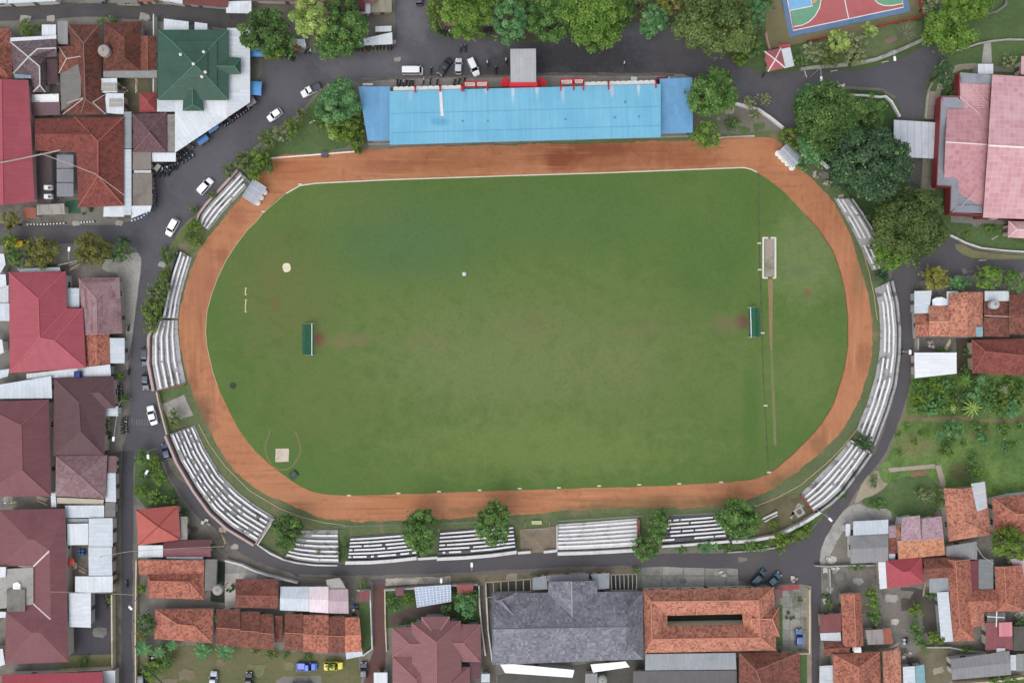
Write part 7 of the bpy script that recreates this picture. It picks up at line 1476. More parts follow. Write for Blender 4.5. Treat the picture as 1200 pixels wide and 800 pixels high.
def car(kind, x, y, ang, colr, label, name='parked_car', cat='car', bed=None, group=None):
    L, Wd, st, cb0, cb1, cr0, cr1, bz, rz = KIND[kind]; w = Wd / 2
    t = thing(name, label, cat, P(x, y) + Vector((0, 0, .09)), math.radians(ang), group)
    ORG[t.name] = Vector(); pm = gloss(colr); gm = glass_dark()
    MB().loft([ring(fx * L, w * fw, .22, zt, w * fw * .93) for fx, fw, zt in st]).build('body', pm, t, False)
    x0, x1, X0, X1 = cb0 * L, cb1 * L, cr0 * L, cr1 * L; wb, wt = w * .93, w * .78; zc = bz - .03
    A = [Vector((x0, -wb, zc)), Vector((x1, -wb, zc)), Vector((x1, wb, zc)), Vector((x0, wb, zc))]; T = [Vector((X0, -wt, rz - .06)), Vector((X1, -wt, rz - .06)), Vector((X1, wt, rz - .06)), Vector((X0, wt, rz - .06))]
    def pane(nm, i, j, k=0.0):
        b = MB(); b.face([A[i].lerp(A[j], k), A[j].lerp(A[i], k), T[j].lerp(T[i], k), T[i].lerp(T[j], k)]); o = b.build(nm, gm, t)
        return o
    pane('windscreen', 1, 2); pane('rear_window', 3, 0); pane('side_window', 0, 1); pane('side_window', 2, 3)
    n = 7; b = MB(); secs = []
    for u, (dw, dz) in ((0, (.10, -.05)), (.06, (.02, .0)), (.2, (0, .04)), (.8, (0, .04)), (.94, (.02, .0)), (1, (.10, -.05))):
        xx = X0 - .05 + (X1 - X0 + .1) * u; ww = wt + .05 - dw; z = rz - .02 + dz
        secs.append([(xx, -ww, z - .05), (xx, -ww * .8, z), (xx, 0, z + .015), (xx, ww * .8, z), (xx, ww, z - .05), (xx, 0, z - .08)])
    b.loft(secs).build('roof', pm, t)
    for k, (a, c) in enumerate(((A[1], T[1]), (A[2], T[2]), (A[0], T[0]), (A[3], T[3]))):
        MB().tube([a, c], .05, 5).build('pillar', pm, t)
    wr = .33
    for sx in (-.31, .31):
        for sy in (-1, 1):
            o = MB().wheel((sx * L, sy * (w - .1), wr - .09), wr, .22).build('wheel', RUB, t); MB().wheel((sx * L, sy * (w - .08), wr - .09), wr * .62, .22).build('rim', RIM, o)
    for sy in (-1, 1):
        MB().box((L * .462, sy * w * .62, .66), (.2, .3, .16), -sy * .3).build('headlight', LAMP, t); MB().box((-L * .492, sy * w * .72, .76), (.12, .22, .28)).build('tail_light', RLAMP, t)
        MB().box((x1 - .35, sy * (w + .1), bz + .06), (.14, .2, .14)).build('mirror', pm, t)
    if kind == 'pickup':
        b = MB()
        bx0, bx1 = -.485 * L, -.1 * L; mt = gloss(bed or colr)
        b.box(((bx0 + bx1) / 2, 0, .74), (bx1 - bx0, Wd * .9, .1), 0)
        for sy in (-1, 1): b.box(((bx0 + bx1) / 2, sy * (w - .05), .92), (bx1 - bx0, .08, .44))
        b.box((bx0, 0, .92), (.08, Wd * .9, .42)); b.box((bx1, 0, .95), (.08, Wd * .9, .5)); b.build('load_bed', mt, t)
    return t
WHT = (240, 242, 244); BK = (30, 32, 38); GRY = (150, 156, 166); NAVY = (40, 56, 74); TEALC = (44, 70, 84)
car('mpv', 242, 219, 48, WHT, 'white people carrier parked by the short upper left bleacher'); car('mpv', 203.5, 267, 240, WHT, 'white car with dark windscreen driving near the left side street', 'car')
car('pickup', 365, 107, 208, (232, 234, 236), 'white pickup with a dark loaded bed on the road near the grey green tree', 'pickup_truck', 'pickup', (70, 74, 84)); car('hatch', 323, 136, 215, WHT, 'small white van like car driving down the diagonal road', 'car')
car('van', 484, 84.5, 0, (236, 240, 242), 'white minibus parked along the grandstand yard', 'minibus', 'minibus'); car('sedan', 521.5, 80, 234, BK, 'black saloon parked askew behind the grandstand'); car('hatch', 537.5, 79, 88, (196, 204, 214), 'small silver roofed car parked between black and white cars'); car('mpv', 555, 80, -66, WHT, 'white car with black rear window parked askew behind the grandstand')
car('hatch', 492, -1, 90, (70, 74, 84), 'dark car cut by the top edge on the north side road', 'car')
car('mpv', 172, 418, 268, NAVY, 'dark blue grey car parked higher up against the five row bleacher'); car('hatch', 172.5, 447, 270, (62, 76, 92), 'smaller slate car parked lower against the five row bleacher'); car('sedan', 180, 486, 105, WHT, 'white saloon parked by the speed bump on the left street'); car('hatch', 196.5, 528, 106, (44, 64, 96), 'dark blue hatchback parked beside the tall bleacher')
car('van', 23.5, 287, 0, (236, 200, 50), 'small bright yellow van beneath the yellowish trees', 'van', 'van')
car('mpv', 887.5, 675, 46, TEALC, 'larger dark teal car parked in the bay above the orange tiled school'); car('hatch', 906, 677, 44, (52, 84, 102), 'smaller blue teal car parked in the bay near the alley')
car('hatch', 935, 745, 90, (92, 116, 170), 'light blue hatchback in the stained car yard')
car('pickup', 360.5, 779, 0, (44, 92, 196), 'bright blue pickup parked on the dry yard', 'pickup_truck', 'pickup'); car('mpv', 391.5, 778, 0, (232, 214, 70), 'yellow car half hidden under the leafy tree'); car('hatch', 251.5, 794, 86, (176, 186, 196), 'silver car with dark roof rack parked on the left of the dry yard'); car('hatch', 293, 795, 90, (40, 46, 56), 'black car parked in the middle of the dry yard'); car('van', 354, 803, 0, WHT, 'white van cut by the bottom edge of the picture', 'van', 'van')
car('van', 168.5, 796, 90, (56, 68, 78), 'dark slate van parked at the bottom of the left street', 'van', 'van'); car('hatch', 427, 783.5, 90, (60, 66, 76), 'dark grey car standing on the red drive at the bottom', 'parked_car')

# motorbikes
def make_bike(colr, label):
    t = thing('motorbike', label, 'motorbike'); fr = gloss(colr)
    for xx in (-.62, .62):
        o = MB().wheel((xx, 0, .28), .28, .11).build('wheel', RUB, t); MB().wheel((xx, 0, .28), .17, .12, 0, 8).build('rim', RIM, o)
    MB().loft([[(x, -w, z0), (x, -w, z1), (x, 0, z1 + .06), (x, w, z1), (x, w, z0)] for x, w, z0, z1 in ((-.85, .06, .55, .66), (-.5, .16, .4, .72), (-.05, .13, .3, .62), (.2, .12, .3, .6), (.45, .18, .4, .92), (.62, .1, .6, 1.0))]).build('body', fr, t)
    MB().loft([[(x, -w, .7), (x, -w * .9, z), (x, w * .9, z), (x, w, .7)] for x, w, z in ((-.8, .12, .78), (-.35, .16, .8), (.1, .12, .76))]).build('seat', BLK, t)
    b = MB(); b.tube([(.42, -.36, 1.02), (.5, -.12, 1.0), (.5, .12, 1.0), (.42, .36, 1.02)], .025, 5); b.tube([(.5, 0, 1.0), (.66, 0, .3)], .04, 5); b.build('handlebar', BLK, t)
    MB().box((.66, 0, .9), (.1, .2, .16)).build('headlight', LAMP, t)
    for s in (-1, 1): MB().lathe((.4, s * .4, 1.1), [(.05, 0), (.06, .03), (.02, .05)], 6).build('mirror', BLK, t)
    return t
BC = [(34, 36, 42), (52, 54, 62), (150, 44, 44), (206, 208, 212), (40, 60, 110), (70, 72, 76)]
PRO = [make_bike(c, 'x') for c in BC]; used = set()
def bike(x, y, ang, label, group, ci=None):
    ci = random.choices(range(6), (6, 5, 1, 2, 1, 4))[0] if ci is None else ci
    loc = P(x, y) + Vector((0, 0, .1)); rz = math.radians(ang + random.uniform(-9, 9))
    if ci in used: return dup(PRO[ci], loc, rz, label, group)
    used.add(ci); o = PRO[ci]; o.location = loc; o.rotation_euler.z = rz; o['label'] = label; o['group'] = group; return o
def row(x0, y0, x1, y1, n, ang, label, jit=.4):
    for i in range(n):
        u = i / max(1, n - 1); bike(x0 + (x1 - x0) * u + random.uniform(-jit, jit), y0 + (y1 - y0) * u + random.uniform(-jit, jit), ang, label, label.replace('motorbike parked', 'motorbikes parked'))
row(263, 146, 291, 126, 10, -50, 'motorbike parked in the slanting row along the white mosque canopy')
row(208.5, 184, 219, 178, 4, -55, 'motorbike parked beside the lower tip of the white mosque canopy'); row(214, 189, 226, 181, 4, -55, 'motorbike parked beside the lower tip of the white mosque canopy'); row(226, 171, 236, 163, 2, -50, 'motorbike parked next to the blue food carts')
row(192, 194, 212, 190, 7, 70, 'motorbike parked in the crowded cluster below the white box canopy'); row(191, 200, 209, 196, 7, 70, 'motorbike parked in the crowded cluster below the white box canopy'); row(184, 206, 200, 203, 4, 70, 'motorbike parked in the crowded cluster below the white box canopy')
row(181, 227, 180.5, 241, 5, 15, 'motorbike parked along the front of the taupe shop')
row(417, 57.5, 459, 55.5, 11, 85, 'motorbike parked in a row under the edge of the long white parking canopy')
row(513, 35, 530, 42, 6, 80, 'motorbike parked at the roadside by the brick path'); row(568, 36, 575, 36, 3, 80, 'motorbike parked between the two bright trees at the brick path')
row(337, 65, 345, 69, 4, 70, 'motorbike parked beside the white kiosk and red parasol'); row(360, 61, 364, 62, 2, 60, 'motorbike parked right of the white kiosk')
row(466, 97.5, 484, 98.5, 6, 80, 'motorbike parked at the left of the grandstand rear yard'); row(497, 96, 512, 97, 3, 85, 'motorbike parked in the middle of the grandstand rear yard'); row(533, 97, 544, 95, 3, 75, 'motorbike parked beside the red framed balcony')
row(540, 58.5, 545.5, 58, 2, 88, 'motorbike parked as one of a close pair in the open plaza'); bike(571, 76, 95, 'white motorbike parked alone right of the askew white car', 'loose bikes', 3); bike(581, 83, 80, 'dark motorbike parked nearest the red porch wing', 'loose bikes2', 0); bike(593, 73, 85, 'pale motorbike parked against the grey porch roof', 'loose bikes3', 3)
row(141, 452, 141, 469, 6, 5, 'motorbike parked along the pavement by the dark brown roof'); row(147, 490, 147, 507, 6, 10, 'motorbike parked at the left end of the speed bump stripes')
row(124, 698, 129, 709, 4, 20, 'motorbike parked in the asphalt yard by the left street'); bike(152, 384, 85, 'motorbike stopped on the left street beside the cracked pavement', 'x1', 0); bike(152, 435, 80, 'motorbike stopped by the pavement left of the dark cars', 'x2', 1); bike(150, 683, 88, 'motorbike stopped at the lower part of the left street', 'x3', 5); bike(1055, 414, 60, 'lone motorbike stopped on the right hand street', 'x4', 1)
bike(737, 29, 60, 'lone motorbike by the edge of the big bright grove', 'x5', 3); bike(731, 77, 85, 'lone motorbike on the wet dark road behind the grandstand', 'x6', 3); bike(894, 88, 70, 'lone motorbike beside the guard hut', 'x7', 1); bike(505.5, 84, 85, 'motorbike standing between the minibus and the black saloon', 'x8', 0)

def cart(x, y, ang, l, w, label, colr, name='food_cart'):
    t = thing(name, label, 'food cart', P(x, y), math.radians(ang)); ORG[t.name] = Vector()
    b = MB(); b.loft([[(xx, -w / 2, 2.0), (xx, -w / 4, 2.2), (xx, 0, 2.28), (xx, w / 4, 2.2), (xx, w / 2, 2.0)] for xx in (-l / 2, -l / 6, l / 6, l / 2)], cap=False); b.build('tarpaulin', metal(colr, .6, .5, .5), t)
    for sx in (-1, 1):
        for sy in (-1, 1): MB().tube([(sx * l * .47, sy * w * .47, 0), (sx * l * .47, sy * w * .47, 2.02)], .04, 5).build('post', plain((150, 150, 148)), t)
    MB().box((0, 0, .75), (l * .7, w * .5, .7)).build('counter', plain((140, 130, 116)), t)
    for sx in (-1, 1):
        for sy in (-1, 1): MB().wheel((sx * l * .24, sy * w * .29, .26), .26, .07).build('wheel', RUB, t)
cart(252.5, 152, 36, 2.7, 1.5, 'upper blue covered food cart beside the white mosque canopy', (66, 134, 196)); cart(241, 166, 36, 2.7, 1.5, 'lower blue covered food cart near the white mosque canopy', (54, 118, 190))
cart(180.5, 215.5, 90, 2.4, 1.1, 'narrow blue covered food cart in front of the taupe shop', (46, 110, 190)); cart(304, 63.5, 0, 4.3, 2.6, 'large blue tarpaulin stall tucked under the big tree', (54, 136, 200), 'market_stall'); cart(301.5, 106.5, -4, 3.2, 3.2, 'square bright blue tarpaulin stall right of the mosque canopy', (62, 150, 218), 'market_stall'); cart(296, 122, 33, 2.4, 2.0, 'grey tarpaulin stall at the slanting edge of the mosque canopy', (120, 118, 128), 'market_stall')
cart(123, 2, 0, 1.5, 1.2, 'small blue covered handcart on the narrow top street', (58, 140, 214))
t = thing('parasol', 'coral parasol beside the white kiosk under the big tree', 'parasol', P(348.5, 58)); c = P(348.5, 58); MB().lathe((c.x, c.y, 1.9), [(.9, 0), (.5, .22), (.05, .36)], 10).build('canopy', plain((208, 104, 88)), t); MB().tube([c, c + Vector((0, 0, 2.2))], .04, 6).build('pole', plain((180, 180, 176)), t)
t = thing('handcart', 'pale wooden handcart on the pavement below the white box canopy', 'handcart', P(186, 197), .9); ORG[t.name] = Vector(); MB().box((0, 0, .7), (1.7, 1.0, .5)).build('tray', plain((206, 200, 188)), t)
for sy in (-1, 1): MB().wheel((0, sy * .55, .3), .3, .08).build('wheel', RUB, t)
# street lamps
def lamp(bx, by, hx, hy, label, h=7.0):
    a = P(bx, by, h * .92); a.z = 0; hd = P(hx, hy, h); t = thing('street_lamp', label, 'street lamp', a); m = plain((168, 172, 174))
    MB().tube([a, a + Vector((0, 0, h * .75)), a.lerp(Vector((hd.x, hd.y, 0)), .15) + Vector((0, 0, h))], [.1, .08, .07], 7).build('pole', m, t)
    MB().tube([a.lerp(Vector((hd.x, hd.y, 0)), .13) + Vector((0, 0, h * .98)), hd], .06, 6).build('arm', m, t)
    d = (hd - a); d.z = 0; d = d.normalized() if d.length > .2 else Vector((0, -1, 0)); rz = math.atan2(d.y, d.x)
    o = MB().box((hd.x, hd.y, h), (1.0, .5, .18), rz).build('lamp_head', plain((236, 238, 238)), t); MB().box((hd.x, hd.y, h - .12), (.8, .44, .06), rz).build('lens', plain((246, 246, 240), .3), o)
lamp(961, 80, 962.5, 92.5, 'white headed street lamp over the junction road beside the guard hut'); lamp(1046.5, 58, 1048.5, 69, 'white headed street lamp by the bare branched tree'); lamp(553, 669, 552.8, 661.5, 'white headed street lamp over the bottom road by the villa wall'); lamp(81, 306, 81, 292, 'white headed lamp between the two yellow trees'); lamp(966, 602, 973, 608.5, 'white headed lamp over the road below the four row bleacher'); lamp(517, 684, 517, 680, 'small lamp post on the pale pavement by the glazed patio roof', 4)
lamp(174, 528, 173.5, 535, 'upper white lamp in the leafy street island', 6); lamp(170, 558, 172, 553, 'lower white lamp in the leafy street island', 6); lamp(151, 708, 153, 712, 'white headed lamp at the lower part of the left street', 6); lamp(1065, 412, 1066.5, 412.5, 'white headed lamp by the flat metal roof on the right street', 5); lamp(140, 470, 133, 514, 'long armed white lamp in front of the dark brown house', 5)
def signp(x, y, rz, label):
    t = thing('road_sign', label, 'sign', P(x, y)); a = P(x, y); m = plain((176, 176, 168)); MB().tube([a, a + Vector((0, 0, 2.6))], .05, 6).build('pole', m, t)
    MB().box((a.x, a.y, 2.4), (1.6, .12, .25), rz).build('board', plain((196, 196, 180)), t)
signp(1032, 76.5, .2, 'pale cross armed sign at the roadside below the stone wall'); signp(940, 91, 1.9, 'slim pale sign post beside the junction road'); signp(972.5, 87, .1, 'short sign post on the verge of the junction road'); signp(1159, 280, .6, 'white cross shaped sign on the lawn below the pink hall'); signp(1145, 306, 0, 'low sign board on the right side street')
t = thing('concrete_block', 'pale broken concrete block on the junction road by the corner lawn', 'block', P(984, 102)); c = P(984, 102); MB().box((c.x, c.y, .25), (1.8, .7, .5), .15).build('body', WW, t); MB().box((c.x + .7, c.y + .3, .45), (.6, .5, .3), .5).build('chunk', WW, t)
t = thing('plank', 'white plank lying on the grass triangle at the upper left', 'plank', P(366, 143)); c = P(366, 143, .3); MB().box((c.x, c.y, .3), (1.4, .25, .08), .5).build('board', plain((226, 226, 222)), t); MB().box((c.x, c.y, .12), (.3, .5, .24), .5).build('support', plain((150, 140, 124)), t)
t = thing('roadside_box', 'small dark stall box by the shrubs on the top left road bend', 'box', P(381, 181)); c = P(381, 182); MB().box((c.x, c.y, .4), (1.4, 1.0, .8)).build('body', plain((58, 62, 74)), t); MB().box((c.x, c.y, .84), (1.5, 1.1, .08)).build('lid', plain((84, 88, 98)), t)

# ------------------------------------------------------------------ trees and plants
T = tree
T(312, 38, 29, 13, 'dark', 'big dark round tree over the road right of the green mosque', 1.0, .98); T(338, 55, 14, 8, 'mid', 'smaller leafy tree leaning over the white kiosk'); T(324, 60, 15, 8, 'moss', 'mossy green low tree beside the blue tarpaulin stall')
T(366, 24, 24, 17, 'lime', 'pale lime green tree at the top left of the plaza'); T(402, 41, 29, 13, 'mid', 'large mid green tree beside the lime green tree', 1.05, 1.0); T(402, 12, 20, 12, 'dark', 'darker tree top touching the upper edge behind the large mid green tree'); T(384, 55, 18, 10, 'mid', 'low spreading tree on the plaza edge below the lime green tree')
T(396, 122, 27, 12, 'blue', 'grey green dense tree at the left end of the grandstand', .95, 1.05); T(407, 152, 19, 9, 'moss', 'yellowish bushy tree under the grey green tree by the grandstand'); T(422, 140, 12, 8, 'olive', 'slim olive tree touching the blue side roof'); T(392, 152, 12, 6, 'lime', 'light green shrub at the left end of the grandstand'); T(419, 163, 11, 5, 'moss', 'bush at the foot of the blue side roof')
for x, y, r, h, sp, lab in ((288, 188, 13, 5, 'olive', 'lowest bushy shrub of the row on the road side of the grass triangle'), (299, 203, 10, 4, 'moss', 'small shrub touching the torn team shelter'), (304, 184, 12, 6, 'moss', 'second shrub of the row left of the grass triangle'), (314, 166, 13, 6, 'olive', 'third shrub of the row left of the grass triangle'), (313, 193, 10, 4, 'dark', 'dark shrub where the clay track begins'), (328, 158, 11, 5, 'grey', 'fourth greyish shrub of the row left of the grass triangle'), (343, 150, 12, 6, 'moss', 'fifth shrub of the row near the driving white car'), (354, 134, 8, 4, 'olive', 'small shrub at the tip of the grass triangle'), (378, 142, 12, 6, 'olive', 'olive shrub beside the white plank'), (268, 199, 9, 4, 'olive', 'small shrub at the end of the short upper left bleacher'), (420, 174, 8, 2.5, 'moss', 'low scrub at the start of the grandstand wall')):
    T(x, y, r, h, sp, lab, name='shrub', cat='shrub')
# grove along the north road
T(548, 17, 31, 15, 'bright', 'vivid green tree left of the brick path gap'); T(598, 26, 26, 13, 'blue', 'bluish green tree right of the brick path gap'); T(644, 26, 28, 13, 'mid', 'leafy mid green tree above the grey porch roof', 1.0, .95); T(694, 20, 42, 17, 'bright', 'huge vivid green tree at the centre of the north grove', .98, 1.0); T(730, 18, 18, 11, 'dark', 'dark tree right of the huge vivid green tree'); T(766, 26, 20, 8, 'blue', 'low bluish tree by the lone motorbike'); T(616, 2, 22, 12, 'dark', 'dark tree top at the upper edge between two green trees'); T(576, -2, 18, 10, 'mid', 'tree top at the upper edge above the brick path'); T(785, 3, 15, 10, 'rust', 'brownish tree top at the upper edge'); T(752, -4, 16, 9, 'olive', 'olive tree top at the upper edge left of the brownish one')
T(836, 26, 46, 16, 'olive', 'great olive green tree with small round leaf clumps', 1.06, .95); T(884, 18, 18, 11, 'blue', 'bluish tree between the olive tree and the sports court'); T(897, 2, 12, 8, 'mid', 'small tree at the upper edge left of the sports court'); T(812, 8, 18, 11, 'olive', 'olive side tree left of the great olive tree'); T(880, 55, 15, 6, 'mid', 'leafy shrubby tree between the olive tree and the guard hut'); T(866, 68, 10, 3, 'moss', 'low bush on the verge below the great olive tree'); T(510, 10, 13, 7, 'moss', 'mossy shrubby tree at the corner of the north side road'); T(512, 28, 9, 4, 'olive', 'roadside shrub at the corner of the brick path')
T(832, 112, 31, 12, 'mid', 'round leafy tree at the right end of the grandstand', 1.0, .95); T(827, 159, 18, 8, 'bright', 'fresh green round tree beside the clay track by the grandstand'); T(857, 145, 10, 5, 'dark', 'dark shrub behind the right grandstand tree', name='shrub', cat='shrub')
for x, y, r, h, sp, lab in ((880, 120, 9, 4, 'grey', 'greyish shrub by the curved white wall'), (884, 135, 8, 3, 'grey', 'second greyish shrub by the curved white wall'), (897, 116, 8, 4, 'grey', 'third greyish shrub by the road junction'), (923, 158, 10, 4, 'moss', 'yellow green shrub beside the clear roofed team shelter'), (933, 170, 8, 3, 'moss', 'small shrub between team shelter and white wall'), (940, 193, 9, 3, 'blue', 'low shrub just right of the team shelter')):
    T(x, y, r, h, sp, lab, name='shrub', cat='shrub')
T(970, 140, 42, 14, 'dark', 'wide dark green tree on the corner lawn', .95, .95); T(956, 172, 24, 10, 'blue', 'mid toned tree at the lower left of the dark trees'); T(1018, 193, 47, 17, 'deep', 'largest very dark tree with pale tips beside the right bleacher', 1.0, .98); T(985, 205, 20, 11, 'deep', 'very dark smaller tree beside the broken wall'); T(1020, 130, 19, 9, 'mid', 'yellow tinted tree by the white corner wall'); T(1012, 150, 20, 10, 'dark', 'dark tree between the corner wall and the largest dark tree'); T(1051, 177, 13, 8, 'deep', 'dark leafy branch tree beside the car port roof'); T(950, 120, 20, 7, 'blue', 'greyish green low tree by the junction road')
T(1065, 263, 44, 14, 'feather', 'broad feathery olive tree above the right side street', 1.0, 1.0); T(1046, 292, 27, 10, 'bright', 'fresh green tree at the corner of the right side street'); T(1040, 252, 22, 10, 'feather', 'olive tree hanging over the crumbling bleacher'); T(1033, 322, 10, 4, 'deep', 'small dark bush between the two right hand bleachers', name='shrub', cat='shrub')
T(1108, 38, 30, 12, 'bright', 'bright green tree with round leaf clumps by the upper right road', 1.0, .9); T(1130, 8, 26, 11, 'bright', 'bright green tree touching the top right edge', 1.2, .8); T(1150, 12, 12, 7, 'mid', 'small green tree beside the curved tan wall'); T(1088, 5, 11, 7, 'grey', 'grey green tree top beside the dark metal canopy'); T(1104, 86, 14, 9, 'deep', 'thin dark conifer like tree at the forecourt', .7, 1.4); T(1112, 110, 8, 4, 'dark', 'small dark shrub against the pink hall'); T(1182, 72, 9, 3, 'grey', 'round pale bush on the lawn of the pink hall', name='shrub', cat='shrub')
for x, y, r, h, sp, lab in ((952, 62, 14, 6, 'grey', 'greyish bushy tree nearest the guard hut'), (982, 50, 14, 6, 'lime', 'lime tinted bush below the sports court'), (970, 68, 13, 5, 'olive', 'olive bush below the lime tinted bush'), (1004, 48, 11, 5, 'grey', 'dark grey bush between lime and yellow green bushes'), (1018, 36, 10, 5, 'lime', 'yellow green bush touching the red fence'), (1002, 66, 14, 6, 'grey', 'grey straw coloured bush beside the stone wall'), (938, 72, 9, 4, 'mid', 'green bush right of the guard hut')):
    T(x, y, r, h, sp, lab, name='bush', cat='bush')
# bare tree
t = thing('bare_tree', 'bare pale branched tree beside the reddish leaf litter', 'tree', P(1052, 46)); c = P(1052, 46); b = MB(); b.tube([c, c + Vector((.1, 0, 3.5))], [.16, .12], 6)
for k in range(9):
    a = k * .72; e = c + Vector((math.cos(a) * 2.6, math.sin(a) * 3.0, 4.6 + (k % 3) * .5)); m_ = c + Vector((math.cos(a) * 1.0, math.sin(a) * 1.1, 4.0)); b.tube([c + Vector((.1, 0, 3.2)), m_, e], [.09, .07, .03], 5)
    for dlt in (-.5, .5): b.tube([m_, m_ + Vector((math.cos(a + dlt) * 1.3, math.sin(a + dlt) * 1.3, .7))], [.07, .03], 4)
b.build('trunk', rough((138, 134, 118), (120, 118, 102), (98, 94, 80), 1, 4, .4), t)
sheet('bare_patch', [(1034, 47), (1048, 42), (1053, 46), (1040, 54)], rough((136, 110, 104), (120, 98, 92), (96, 92, 66), .8, 3, .6), 15, 1, .5)
T(1095, 326, 16, 6, 'rust', 'reddish tinted round tree at the corner of the orange tiled row'); T(1122, 330, 12, 4, 'blue', 'low leafy shrub between the two tree pairs of the side street', 1.3, .8, name='shrub', cat='shrub'); T(1158, 324, 16, 6, 'bright', 'round light green tree above the white tin roof on the side street'); T(1187, 330, 15, 6, 'mid', 'round tree at the right edge of the side street')
# trees along the bottom bleachers
T(338, 622, 20, 8, 'dark', 'dark round tree at the end of the tall bleacher', .95, 1.05); T(492, 622, 25, 9, 'mid', 'first rounded tree by the bottom road', .98, 1.06); T(579, 612, 23, 9, 'mid', 'second rounded tree by the bottom road', .95, 1.28); T(865, 608, 26, 9, 'mid', 'broad round tree near the lower right bend', 1.0, 1.03); T(771, 613, 16, 7, 'mid', 'upper of two joined bushy trees by the whitewashed bleacher', .85, 1.2); T(757, 640, 17, 7, 'mid', 'lower of two joined bushy trees overhanging the road', 1.1, .95); T(1012, 518, 11, 4.5, 'deep', 'small dark globe tree between the lower right bleachers', name='tree')
for x, y, r, h, sp, lab, sx, sy in ((799, 642, 8, 2.5, 'mid', 'small bush below the darker weathered bleacher', 1, .8), (829, 640, 12, 3, 'blue', 'pale leafed bush on the verge below the darker bleacher', 1.2, .7), (848, 642, 9, 2.5, 'dark', 'dark bush under the broad round tree', 1.2, .6), (885, 640, 12, 3, 'mid', 'green bush right of the broad round tree', 1.3, .5), (914, 634, 12, 3.5, 'moss', 'yellowish bush below the concrete pad', .9, 1.1), (941, 622, 11, 3, 'moss', 'yellowish bush on the verge by the white headed lamp', 1.2, .8), (928, 630, 9, 2.5, 'olive', 'olive bush between two yellowish bushes', 1.2, .6), (906, 615, 7, 2.5, 'moss', 'small bush against the leaning concrete beams', 1, 1), (985, 578, 8, 1.5, 'dark', 'low scrub behind the four row bleacher', 1.4, .8), (373, 648, 4, 2.5, 'grey', 'weed growing through the fan shaped bleacher', .7, 1.5), (395, 648, 4, 2.5, 'grey', 'weed at the right end of the fan shaped bleacher', .7, 1.6), (241, 579, 5, 1.6, 'grey', 'weed clump in the gap of the tall bleacher', 1, 1.2), (204, 490, 9, 3, 'olive', 'olive bush on the cracked concrete slab', .9, 1.3), (334, 640, 11, 4, 'olive', 'olive bush below the dark round tree', 1, .7), (404, 640, 5, 2, 'dark', 'dark ivy in the gap right of the fan shaped bleacher', .6, 2.2), (745, 668, 5, 1.8, 'bright', 'bright green bush at the corner of the concrete yard', 1, .7), (1020, 287, 5, 2, 'grey', 'weeds splitting the crumbling bleacher', .8, 1.2)):
    T(x, y, r, h, sp, lab, sx, sy, name='shrub', cat='shrub')
# left hedge and street island
for x, y, r, h, sp, lab in ((189, 335, 13, 4.5, 'olive', 'top bush of the olive hedge on the left bend'), (182, 350, 14, 5, 'olive', 'second bush of the olive hedge'), (179, 366, 13, 5, 'moss', 'third bush of the olive hedge'), (177, 381, 11, 4.5, 'olive', 'bottom bush of the olive hedge'), (195, 322, 7, 2.5, 'moss', 'small bush above the olive hedge'), (197, 302, 9, 3, 'dark', 'dark bush by the road near the olive hedge'), (191, 295, 6, 2, 'moss', 'little bush at the road edge near the white car'), (228, 265, 9, 3, 'moss', 'bush at the lower end of the short upper left bleacher'), (222, 278, 8, 2.5, 'olive', 'bush between the two upper left bleachers'), (232, 283, 8, 2.5, 'moss', 'bush at the track side between the two upper left bleachers'), (228, 246, 6, 2, 'moss', 'tiny bush on the road verge below the white people carrier'), (249, 228, 6, 2, 'olive', 'tiny bush beside the white people carrier')):
    T(x, y, r, h, sp, lab, name='hedge_bush' if 'hedge' in lab else 'shrub', cat='shrub')
for x, y, r, h, sp, lab in ((167, 535, 10, 4, 'mid', 'upper leafy shrub in the street island'), (180, 543, 9, 3.5, 'moss', 'upper right shrub in the street island'), (188, 560, 9, 3.5, 'bright', 'middle right shrub in the street island'), (170, 556, 8, 3, 'dark', 'middle shrub in the street island'), (166, 575, 9, 3, 'moss', 'lower left shrub in the street island'), (183, 582, 9, 3, 'bright', 'lower light green shrub in the street island'), (200, 585, 9, 3, 'dark', 'lower right shrub of the street island'), (216, 598, 5, 2, 'dark', 'small shrub behind the red pyramid roof')):
    T(x, y, r, h, sp, lab, name='shrub', cat='shrub')
for x, y, r, h, sp, lab, sx in ((14, 261, 14, 6, 'yellow', 'yellowing tree above the side street at the left edge', .8), (12, 285, 11, 5, 'moss', 'mossy tree beside the yellow van', .9), (24, 300, 15, 6, 'dark', 'dark green tree below the yellow van', 1.1), (50, 296, 19, 7, 'yellow', 'left autumn yellow tree on the side street', 1.1), (110, 293, 20, 7, 'yellow', 'right autumn yellow tree on the side street', 1.15), (94, 299, 9, 4, 'moss', 'greener small tree beside the right autumn tree', 1), (143, 296, 13, 6, 'dark', 'dark green tree at the end of the side street', 1.0), (144, 281, 6, 6, 'deep', 'narrow dark cypress like tree at the side street', .7)):
    T(x, y, r, h, sp, lab, sx, 1.0)
